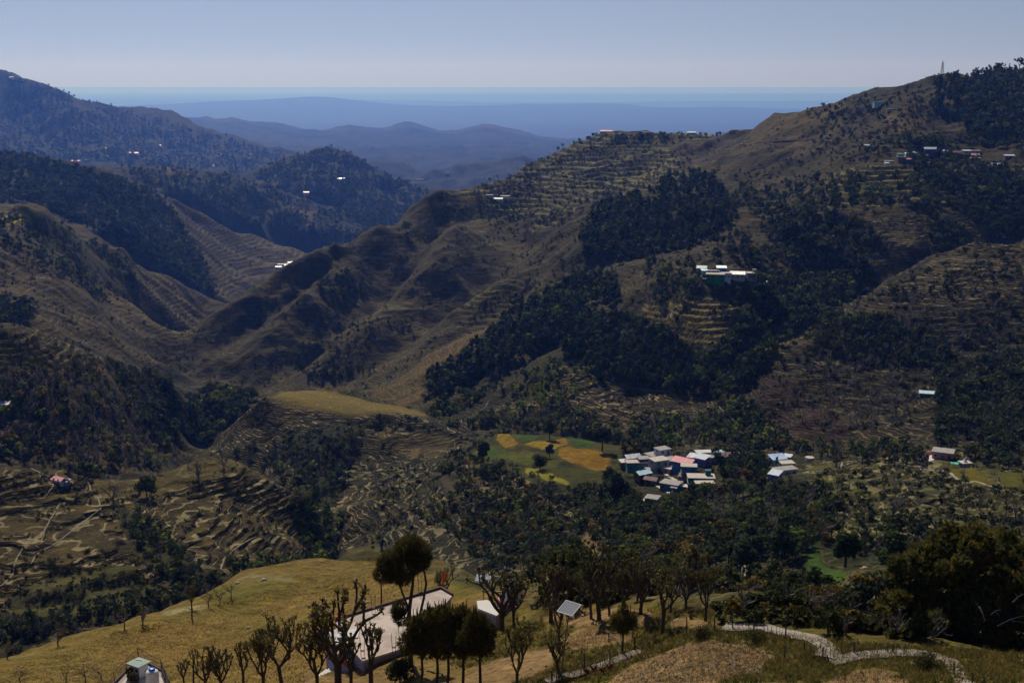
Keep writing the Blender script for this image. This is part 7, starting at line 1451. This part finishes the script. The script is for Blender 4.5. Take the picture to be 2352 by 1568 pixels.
for base, ty, lb in (((328, 1432), 1386, "small stunted tree on the brow, third from the left"), ((285, 1444), 1396, "small stunted tree on the brow left of its neighbour"), ((480, 1393), 1352, "little tree by the rocky edge of the brow"), ((505, 1386), 1350, "little tree right beside the rocks on the brow"), ((530, 1372), 1335, "little tree at the top of the rocky edge"), ((135, 1484), 1430, "dark stunted tree at the left end of the brow"), ((18, 1512), 1460, "dark stunted tree at the far left edge"), ((47, 1568), 1530, "tiny bare tree on the grass at the bottom left")):
    x, y, z = hit(base[0], base[1], 90); h = float(slope_u(base[0], ty)[1]) * float(y[0]) - float(z[0]); plant('bare', (float(x[0]), float(y[0]), float(z[0])), max(1.5, min(h, 7)), rng.random() * 6, lb, name="stunted_tree", lod=2)
# snag with two arms
x, y, z = hit(441, 1421, 90); b = MB(); b.tube([(0, 0, -.3), (.05, 0, 1.6), (0, 0, 3.6)], [.13, .11, .06], 6); b.tube([(.03, 0, 1.1), (1.1, .2, 1.3)], [.06, .02], 5); b.tube([(.03, 0, 1.5), (-.8, .1, 1.8)], [.05, .02], 5); o = b.build("dead_stump", "bark", loc=(x[0], y[0], z[0])); tag(o, "dead stump with two short arms on the grassy slope", "stump")

def needle_geo(blobs, tufts, per=6, L_=.34, w_=.035, up=.5, tint=(.6, 1.4)):
    """pine foliage: bunches of long thin needles over lumpy clumps"""
    c, nn = blob_points(tufts, blobs); nn = nn / np.linalg.norm(nn, axis=1, keepdims=True); nn[:, 2] += up; m = tufts * per
    C = np.repeat(c, per, 0); D_ = np.repeat(nn, per, 0) + rng.normal(size=(m, 3)) * .55; D_ /= np.linalg.norm(D_, axis=1, keepdims=True)
    S_ = np.cross(D_, rng.normal(size=(m, 3))); S_ /= np.linalg.norm(S_, axis=1, keepdims=True); ll = L_ * (.6 + .7 * rng.random((m, 1)))
    v = np.stack([C - S_ * w_, C + S_ * w_, C + D_ * ll], 1).reshape(-1, 3); t = np.repeat(np.repeat(tint[0] + (tint[1] - tint[0]) * rng.random(tufts), per), 3)
    b = MB(); b.v = [v.astype(np.float32)]; b.t = [t.astype(np.float32)]; b.n = len(v); b.f = [(3 * i, 3 * i + 1, 3 * i + 2) for i in range(m)]; b.m = [0] * m
    return b
def near_pine(name, base_xyz, blobs, tufts, stems, label, L_=.34, w_=.035, candles=0, group=None, leaf="near_pine_leaf"):
    o = empty(name, base_xyz); tag(o, label, "pine tree", group); needle_geo(blobs, tufts, L_=L_, w_=w_).build("crown", [leaf], o)
    for k, (pts, rad) in enumerate(stems): b = MB(); b.tube(pts, rad, 8, cap=False); b.build("trunk" if k == 0 else "limb", "bark", o)
    if candles:
        b = MB(); tops = sorted(blobs, key=lambda q: -(q[2] + q[3]))[:max(3, len(blobs) // 2)]
        for _ in range(candles):
            q = tops[int(rng.integers(len(tops)))]; a = rng.random() * 6.28; rr = q[3] * math.sqrt(rng.random()) * .9; z0 = q[2] + math.sqrt(max(0, q[3] ** 2 - rr ** 2)) * .85
            p = Vector((q[0] + rr * math.cos(a), q[1] + rr * math.sin(a), z0)); b.tube([p, p + Vector((rng.normal() * .05, rng.normal() * .05, .45 + .5 * rng.random()))], [.07, .03], 4)
        b.build("shoots", [leaf], o)
    return o
# cluster of young pines, centre
MPD = lambda Y: Y / D_PER_M                      # metres per D pixel at distance Y
def cluster():
    Y = 88.0; g = MPD(Y)
    for bx_, topy, wd, lb in ((968, 1412, 60, "dark bushy pine at the left of the clump in the centre"), (1003, 1392, 62, "tall bushy pine, second from left in the central clump"), (1028, 1384, 64, "tallest bushy pine in the middle of the central clump"), (1062, 1390, 64, "bushy pine, second from right in the central clump"), (1100, 1404, 62, "spreading bushy pine at the right of the central clump")):
        yy = Y + rng.normal() * 1.6; u, s = slope_u(bx_, 1585); x = float(u) * yy; z = float(ground(x, yy)[0]); top = float(slope_u(bx_, topy)[1]) * yy - z; r = wd * g * .84
        low = float(slope_u(bx_, 1502)[1]) * yy - z; ch = top - low; bl_ = []
        for i in range(13):
            a = i * .9 + rng.random(); t = i / 12; q = r * .62 * (1 - .5 * t) if i % 2 else r * .3; bl_.append((math.cos(a) * q, math.sin(a) * q, low + ch * (.14 + .72 * t), r * (.52 - .2 * t) * (.9 + .3 * rng.random()), 1.0))
        near_pine("pine_tree", (x, yy, z), bl_, 2600, [([(rng.normal() * .3, 0, -1.2), (.1, 0, low * .5), (0, 0, low + ch * .8)], [.13, .11, .04]), ([(.06, 0, low * .8), (r * .5, .1, low + ch * .35)], [.06, .03])], lb, candles=26, group="bushy pines of the central clump")
cluster()
def tall_pine():
    Y = 100.0; g = MPD(Y); base = slope_u(944, 1500); x = float(base[0]) * Y; z = float(ground(x, Y)[0])
    def q(dx, dy, dyy=0): u, s = slope_u(dx, dy); return (float(u) * Y - x, dyy, float(s) * Y - z)
    bl_ = [(*q(dx, dy, off), rr * g * 1.25, .85) for dx, dy, rr, off in ((935, 1258, 22, 0), (962, 1268, 22, .5), (912, 1275, 20, -.5), (895, 1300, 22, .3), (880, 1318, 18, 0), (905, 1322, 22, .6), (930, 1300, 26, -.3), (958, 1296, 20, .3), (974, 1284, 14, 0), (945, 1250, 16, .4), (888, 1284, 16, -.4), (925, 1330, 14, 0), (918, 1398, 15, .2), (922, 1418, 14, -.2), (912, 1408, 12, 0))]
    st = [([(0, 0, -1), q(941, 1440), q(940, 1400), q(948, 1340), q(950, 1290)], [.22, .2, .17, .13, .07]), ([q(940, 1400), q(924, 1360), q(912, 1320)], [.11, .09, .05]), ([q(960, 1430, .6), q(972, 1380, .6), q(978, 1345, .6), q(970, 1290, .3)], [.12, .11, .10, .06]), ([q(941, 1425), q(925, 1410)], [.06, .03]), ([q(948, 1330), q(930, 1290)], [.07, .03])]
    near_pine("pine_tree", (x, Y, z), bl_, 4500, st, "tall dark pine with lopsided crown standing behind the central clump", L_=.36)
tall_pine()
def young_pine():
    x, y, z = hit(1429, 1500, 60); x, y, z = float(x[0]), float(y[0]), float(z[0]); g = MPD(y); H_ = float(slope_u(1435, 1390)[1]) * y - z
    bl_ = [(0, 0, H_ * .72, 17 * g, 1), (-14 * g, .1, H_ * .62, 14 * g, .8), (17 * g, 0, H_ * .64, 15 * g, .8), (4 * g, .3, H_ * .9, 9 * g, 1.1), (22 * g, -.2, H_ * .76, 9 * g, .9), (-18 * g, 0, H_ * .74, 8 * g, .9), (0, -.4, H_ * .56, 13 * g, .7)]
    near_pine("young_pine", (x, y, z), bl_, 900, [([(0, 0, -.4), (.05, 0, H_ * .4), (0, 0, H_ * .85)], [.085, .07, .03])], "slim young pine with sparse olive crown right of the solar lamp", L_=.42, w_=.028, candles=14)
young_pine()
def big_pine():
    Y = 84.0; g = MPD(Y); u, s = slope_u(2235, 1528); x = float(u) * Y; z = float(ground(x, Y)[0])
    def q(dx, dy, off=0): uu, ss = slope_u(dx, dy); return (float(uu) * (Y + off) - x, off, float(ss) * (Y + off) - z)
    bl_ = []
    for dx, dy, rr in ((2090, 1330, 62), (2130, 1290, 55), (2180, 1262, 58), (2235, 1250, 56), (2290, 1262, 58), (2345, 1290, 60), (2400, 1330, 62), (2060, 1400, 50), (2110, 1400, 66), (2180, 1350, 76), (2260, 1340, 80), (2340, 1370, 76), (2040, 1460, 36), (2100, 1470, 56), (2170, 1440, 66), (2250, 1430, 76), (2330, 1450, 70), (2420, 1420, 70), (2150, 1500, 34), (2230, 1500, 42), (2310, 1505, 40), (2395, 1500, 50)):
        bl_.append((*q(dx, dy, rng.normal() * 1.1 + .6), rr * g * .95, .85))
        for _ in range(3): a = rng.random() * 6.28; bl_.append((*q(dx + math.cos(a) * rr * .75, dy + math.sin(a) * rr * .7, rng.normal() * 1.5 - .5), rr * g * .34, .9))
    st = [([(0, 0, -1), (.1, .1, 2.5), (-.1, 0, 6)], [.38, .32, .16])] + [([(0, 0, 1.5 + i * .5), (math.cos(i * 1.3) * 2, math.sin(i * 1.3) * 1.2, 2.3 + i * .6), (math.cos(i * 1.3) * 3.6, math.sin(i * 1.3) * 2, 2.8 + i * .65)], [.12, .08, .03]) for i in range(7)]
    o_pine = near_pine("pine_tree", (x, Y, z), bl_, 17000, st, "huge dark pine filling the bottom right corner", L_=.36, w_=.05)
    b = MB(); c, nn = blob_points(6000, bl_); b.quads(c * 1.0, nn, .26); b.build("inner_foliage", ["pine_leaf"], o_pine)  # dark leaf quads added to fill the crown and block light
    o = empty("dead_branches", (x, Y, z)); tag(o, "bleached dead branches sticking out before the huge dark pine", "branches")
    for (a0, b0), (a1, b1), tw in (((2290, 1436), (2352, 1412), ((2325, 1424), (2352, 1428))), ((2250, 1392), (2262, 1425), ((2255, 1405), (2240, 1380))), ((2275, 1410), (2300, 1398), ((2288, 1404), (2296, 1414))), ((2325, 1382), (2352, 1362), ((2338, 1372), (2330, 1358)))):
        p, r_ = Vector(q(a0, b0, -4.5)), Vector(q(a1, b1, -4.6)); m = p.lerp(r_, .5) + Vector((0, 0, .12)); b = MB(); b.tube([p, m, r_], [.045, .035, .015], 5); b.tube([Vector(q(*tw[0], -4.5)), Vector(q(*tw[1], -4.7))], [.025, .01], 4); b.build("branch", "pale_wood", o)
big_pine()
# trees and bushes picked out one by one: base D, top y, kind, label
def single(base, ty, kind, label, yfrom=200, wid=1.0, lod=2, name=None, i=None):
    x, y, z = hit(base[0], base[1], yfrom); x, y, z = float(x[0]), float(y[0]), float(z[0]); h = float(slope_u(base[0], ty)[1]) * y - z
    return plant(kind, (x, y, z - .15), max(h, .8), rng.random() * 6.28, label, lod=lod, wid=wid, name=name, i=i)
MATS["broad_leaf_"] = MATS["broad_leaf"]
def round_tree(base, ty, label, yfrom=350, leaf="oak_leaf", n=1800, flat=1.0, wr=.5, name="round_tree", trunk=.12, cat="tree"):
    x, y, z = hit(base[0], base[1], yfrom); x, y, z = float(x[0]), float(y[0]), float(z[0]); h = float(slope_u(base[0], ty)[1]) * y - z
    o = empty(name, (x, y, z - .1)); tag(o, label, cat); bl_ = []
    for k in range(14): a = k * 2.4; q = wr * .55 * math.sqrt(k / 14); bl_.append((math.cos(a) * q * h, math.sin(a) * q * h, h * (trunk + .22 + (.62 - trunk) * rng.random() * (1 - .4 * k / 14)), h * wr * (.34 + .12 * rng.random()), .9))
    c, nn = blob_points(n, bl_); c[:, 2] = np.clip(c[:, 2], h * trunk * .6, h * 1.02); b = MB(); b.quads(c, nn, h * .028); b.build("crown", [leaf], o)
    b = MB(); b.tube([(0, 0, -.4), (.05, 0, h * .3), (0, 0, h * .7)], [h * .03, h * .024, h * .01], 6); b.build("trunk", "bark", o); return o
round_tree((337, 1142), 1086, "dense round green tree on the trodden hill at the left", wr=.5, n=2600)
round_tree((1383, 1036), 968, "largest dark tree at the right edge of the orange field", yfrom=450, leaf="broad_leaf", wr=.34, trunk=.2)
round_tree((1262, 1008), 958, "dark tree behind the yellow fields, left of the largest", yfrom=450, leaf="broad_leaf", wr=.34, trunk=.2)
round_tree((1262, 1050), 1012, "dark tree in the middle of the yellow and green fields", yfrom=450, leaf="broad_leaf", wr=.32, trunk=.15)
round_tree((1240, 1078), 1036, "dark bush between the green and the yellow strip", yfrom=420, leaf="broad_leaf", wr=.5, trunk=.05)
round_tree((1112, 1110), 1058, "dark green tree left below the yellow strip", yfrom=420, leaf="spring_leaf", wr=.32, trunk=.05)
round_tree((1110, 1062), 1002, "dark tree at the left end of the green field", yfrom=450, leaf="broad_leaf", wr=.28, trunk=.1)
round_tree((1206, 984), 960, "dark round bush behind the green field", yfrom=500, leaf="broad_leaf", wr=.55, trunk=.02)
round_tree((1418, 1160), 1072, "large dark tree just left of the near village", yfrom=400, leaf="broad_leaf", wr=.36, trunk=.08)
round_tree((1400, 1100), 1060, "dark tree between the orange field and the turquoise house", yfrom=420, leaf="broad_leaf", wr=.4, trunk=.05)
round_tree((1940, 1322), 1192, "tall dark green tree above the lower green field", yfrom=240, leaf="oak_leaf", wr=.30, trunk=.12, n=3000)
round_tree((2050, 1325), 1212, "broad dark tree left above the huge pine", yfrom=240, leaf="oak_leaf", wr=.42, trunk=.1, n=3000)
round_tree((1708, 1320), 1228, "round dark tree beside the small green field", yfrom=220, leaf="broad_leaf", wr=.4, trunk=.15, n=2400)
round_tree((1795, 1290), 1200, "dark bluish tree above the bare patch", yfrom=220, leaf="broad_leaf", wr=.36, trunk=.12, n=2400)
round_tree((1900, 1440), 1342, "yellow-brown bushy tree above the white path's bend", yfrom=95, leaf="ochre_leaf", wr=.5, trunk=.05, n=2600)
round_tree((1585, 1330), 1245, "yellow-brown tree behind the last knobbly trees", yfrom=200, leaf="ochre_leaf", wr=.45, trunk=.08, n=2200)
round_tree((934, 534), 502, "lone spreading oak on the crest of the long spur", yfrom=1350, leaf="broad_leaf", wr=.5, trunk=.25, n=900)
round_tree((918, 1566), 1492, "dark leafy bush below the pale roof, left of the pine clump", yfrom=70, leaf="bush_leaf", wr=.5, trunk=.0, n=2400, name="bush", cat="bush")
round_tree((1980, 1450), 1400, "dark shrub behind the lower path at the right", yfrom=80, leaf="bush_leaf", wr=.8, trunk=.0, n=1800, name="bush", cat="bush")
round_tree((1610, 1462), 1432, "dark bush by the start of the white path", yfrom=70, leaf="bush_leaf", wr=1.0, trunk=.0, n=1800, name="bush", cat="bush")
round_tree((1735, 1472), 1440, "dark bush under the middle of the white path", yfrom=65, leaf="bush_leaf", wr=1.1, trunk=.0, n=1800, name="bush", cat="bush")
round_tree((2130, 1540), 1486, "dark bush in front of the lower path, left of its last bend", yfrom=55, leaf="bush_leaf", wr=.7, trunk=.0, n=2200, name="bush", cat="bush")
for base, ty, lb, yf in (((455, 1104), 1050, "leafless tree on the skyline of the trodden hill", 430), ((516, 1086), 1030, "tall leafless tree right of the other on the trodden hill", 430), ((262, 1160), 1095, "leafless tree in the gully between terraced fields", 400), ((432, 1072), 1040, "bushy bare tree left on the hill's skyline", 430), ((690, 1180), 1108, "leafless tree in the ravine under the meadow", 430), ((1230, 990), 935, "white-limbed bare tree behind the yellow fields", 600), ((1170, 985), 940, "pale bare tree left behind the yellow fields", 600), ((1920, 1072), 990, "tall bare tree rising right of the hamlet", 430), ((1900, 1250), 1190, "bleached bare tree beside the lower green field", 250), ((2050, 1190), 1120, "bare tree on the brown terraces at the right", 300), ((2250, 1170), 1110, "bare tree beside the lower footpath at the right", 300), ((2330, 1200), 1120, "bare tree near the right edge below the footpath", 300)):
    single(base, ty, 'bare', lb, yfrom=yf)
for base, ty, lb, yf in (((1860, 1437), 1360, "pale bare shrub leaning over the white path", 90), ((1905, 1450), 1380, "bleached twiggy shrub right of the white path", 90), ((1735, 1400), 1330, "bare sprawling branches above the white path", 95), ((150, 1568), 1516, "reddish leafless bush at the bottom left", 100), ((195, 1575), 1508, "reddish leafless bush beside the railed roof", 100), ((235, 1560), 1515, "reddish leafless bush touching the railed roof", 100)):
    x, y, z = hit(base[0], base[1], yf); h = float(slope_u(base[0], ty)[1]) * float(y[0]) - float(z[0]); g = bare_geo(4, spread=.8, thick=.5); key = ('bare', 'x' + lb[:8], 2)
    o = empty("bare_bush", (float(x[0]), float(y[0]), float(z[0]))); tag(o, lb, "bare bush"); t = g[1].build("stems", "bark" if "reddish" in lb else "grey_bark", o); o.scale = (h * 1.3, h * 1.3, h)
x, y, z = hit([1385, 1402, 1350, 1365], [1545, 1538, 1548, 1540], 50)
for k in range(4):
    b = MB(); m = 60; a = rng.random(m) * 6.28; d = np.stack([np.cos(a) * .6, np.sin(a) * .6, .7 + .4 * rng.random(m)], 1); 
    for q in range(m): b.tube([(0, 0, 0), Vector(d[q]) * .35, Vector(d[q]) * .6 + Vector((0, 0, -.12))], [.02, .02, .004], 3, cap=False)
    o = b.build("dry_fern", ["fern"], loc=(x[k], y[k], z[k])); tag(o, "rust-red withered fern on the bank by the stake fence", "fern", "withered ferns on the bank")
# ------------------------------------------------------------------ boulders, haystacks, rubble
def boulder(base, w_, label, yfrom=90, mat="rock", name="boulder", cat="boulder", flat=.6):
    x, y, z = hit(base[0], base[1], yfrom); s = w_ * MPD(float(y[0])) / 2; b = MB(); nv, nh = 12, 7; v = []; f = []
    for j in range(nh + 1):
        for i in range(nv): th = math.pi * j / nh; ph = 6.283 * i / nv; k = 1 + .22 * math.sin(3 * ph + j) + .12 * rng.normal(); v.append((s * k * math.sin(th) * math.cos(ph), s * k * math.sin(th) * math.sin(ph), s * flat * math.cos(th)))
    for j in range(nh):
        for i in range(nv): f.append((j * nv + i, (j + 1) * nv + i, (j + 1) * nv + (i + 1) % nv, j * nv + (i + 1) % nv))
    b.add(v, f); o = b.build(name, mat, loc=(x[0], y[0], z[0] + s * .1)); tag(o, label, cat)
boulder((960 - 7, 1502 - 106), 9, "pale angular boulder on the grass left of the dark pole", 120); boulder((845, 1382), 12, "flat grey boulder on the slope behind the pale roof", 120); boulder((458, 1342), 9, "boulder below the rocky edge of the brow", 200)
boulder((572, 1440), 9, "whitish stone in the middle of the grassy slope", 100); boulder((596, 1377), 5, "small white stone high on the grassy slope", 120); boulder((605, 1331), 14, "low rock slab on the rocky brow", 150); boulder((545, 1338), 12, "dark rock at the left end of the rocky brow", 150)
plaster("straw", (.36, .22, .12), .5)
for base, w_, lb in (((1792, 1306), 15, "brown haystack beside the bare patch"), ((1978, 1316), 15, "brown haystack below the broad dark tree"), ((1986, 1328), 17, "second brown haystack, just below the first"), ((1880, 1312), 4, "")):
    if lb: boulder(base, w_, lb, 220, "straw", "haystack", "haystack", .9)
# ------------------------------------------------------------------ ground clutter
def tufts(n, polys, name, label, cat, mat, hgt, blades=5, ymin=50, w_=.02, lean=.4, field=False):
    vs, ts = [], []; tot = sum(poly_area(p) for p in polys)
    for p in polys:
        P_ = np.array(p, float); lo, hi = P_.min(0), P_.max(0); m = int(n * poly_area(p) / tot); k = int(m * (hi - lo).prod() / poly_area(p)) + 1
        px = lo[0] + (hi[0] - lo[0]) * rng.random(k); py = lo[1] + (hi[1] - lo[1]) * rng.random(k); q = in_poly(p, px, py); x, y, z = hit(px[q], py[q], ymin); ok = ~np.isnan(y) & (y < 260); x, y, z = x[ok], y[ok], z[ok]
        if not field and len(x): g_ = calm[np.clip(np.searchsorted(V, np.log(y)), 0, len(V) - 1), np.clip(np.searchsorted(U, x / y), 0, len(U) - 1)] < .42; x, y, z = x[g_], y[g_], z[g_]
        m = len(x)
        C = np.repeat(np.stack([x, y, z - .02], 1), blades, 0); m2 = len(C); C[:, :2] += rng.normal(size=(m2, 2)) * hgt * .25
        h = hgt * (.5 + .9 * rng.random((m2, 1))); D_ = rng.normal(size=(m2, 3)) * lean; D_[:, 2] = 1; S_ = rng.normal(size=(m2, 3)); S_[:, 2] = 0; S_ /= np.linalg.norm(S_, axis=1, keepdims=True)
        vs.append(np.stack([C - S_ * w_, C + S_ * w_, C + D_ * h], 1).reshape(-1, 3)); ts.append(np.repeat(.6 + .8 * rng.random(m2), 3))
    v = np.concatenate(vs).astype(np.float32); b = MB(); b.v = [v]; b.t = [np.concatenate(ts).astype(np.float32)]; b.n = len(v); b.f = [(3 * i, 3 * i + 1, 3 * i + 2) for i in range(len(v) // 3)]; b.m = [0] * len(b.f)
    o = b.build(name, mat); o["kind"] = "stuff"; o["label"] = label; o["category"] = cat
RIGHT = [(1100, 1440), (1240, 1425), (1500, 1440), (1700, 1445), (1900, 1470), (2352, 1500), (2352, 1568), (1000, 1568)]
tufts(9000, [RIGHT, [(1240, 1400), (1640, 1400), (1640, 1440), (1240, 1440)]], "grass", "yellowish green grass tufts between the bare fields", "grass", "dry_grass", .34, 6)
tufts(2600, [RIGHT], "ground_cover", "low green weeds on the field banks", "weeds", "spring_leaf", .26, 6, w_=.05, lean=.8)
tufts(4200, [[(1390, 1568), (1450, 1520), (1560, 1478), (1640, 1465), (1720, 1475), (1775, 1498), (1740, 1535), (1640, 1568)], [(1880, 1568), (1960, 1540), (2040, 1540), (2090, 1568)], [(1290, 1470), (1330, 1445), (1420, 1440), (1460, 1455), (1330, 1492)]], "stubble", "thin dry stalks standing in the bare brown fields", "stubble", "dry_grass", .22, 3, w_=.012, field=True)
tufts(8000, [[(0, 1540), (430, 1400), (870, 1290), (1000, 1310), (880, 1400), (760, 1440), (700, 1568), (0, 1568)]], "short_grass", "short dry grass on the front slope", "grass", "dry_grass", .16, 4, w_=.03)
def stones():
    px = np.concatenate([2352 * rng.random(900), 1390 + 380 * rng.random(900)]); py = np.concatenate([1290 + 278 * rng.random(900), 1465 + 100 * rng.random(900)]); x, y, z = hit(px, py, 50); ok = ~np.isnan(y) & (y < 240); x, y, z = x[ok], y[ok], z[ok]; b = MB()
    base = np.array([(1, 0, 0), (0, 1, 0), (-1, 0, 0), (0, -1, 0), (0, 0, .8), (0, 0, -.8)]); F = [(0, 1, 4), (1, 2, 4), (2, 3, 4), (3, 0, 4), (1, 0, 5), (2, 1, 5), (3, 2, 5), (0, 3, 5)]
    for i in range(len(x)): b.add(base * (.03 + .12 * rng.random() ** 3) * (.6 + .8 * rng.random((6, 3))) + (x[i], y[i], z[i] + .02), F)
    o = b.build("stones", "rock"); o["kind"] = "stuff"; o["label"] = "small pale stones strewn over the front slope and fields"; o["category"] = "stones"
stones()
# sagging power lines
def wire(pts, label):
    P_ = []
    for a, c in zip(pts[:-1], pts[1:]):
        for i in range(12): t = i / 12; p = a.lerp(c, t); P_.append(p - Vector((0, 0, (a - c).length * .03 * 4 * t * (1 - t))))
    P_.append(pts[-1]); b = MB(); b.tube(P_, .014, 3, cap=False); o = b.build("power_line", "pole_metal"); tag(o, label, "power line")
wire([at(1551, 1275, 300), at(1960, 1400, 110), at(2500, 1440, 75)], "upper thin power line sagging across the trees at the right")
wire([at(1551, 1282, 300), at(1960, 1425, 110), at(2500, 1475, 75)], "lower thin power line sagging across the trees at the right")
print("DONE", time.time() - T0, len(bpy.data.objects))
print("SCRIPT", time.time()-T0)
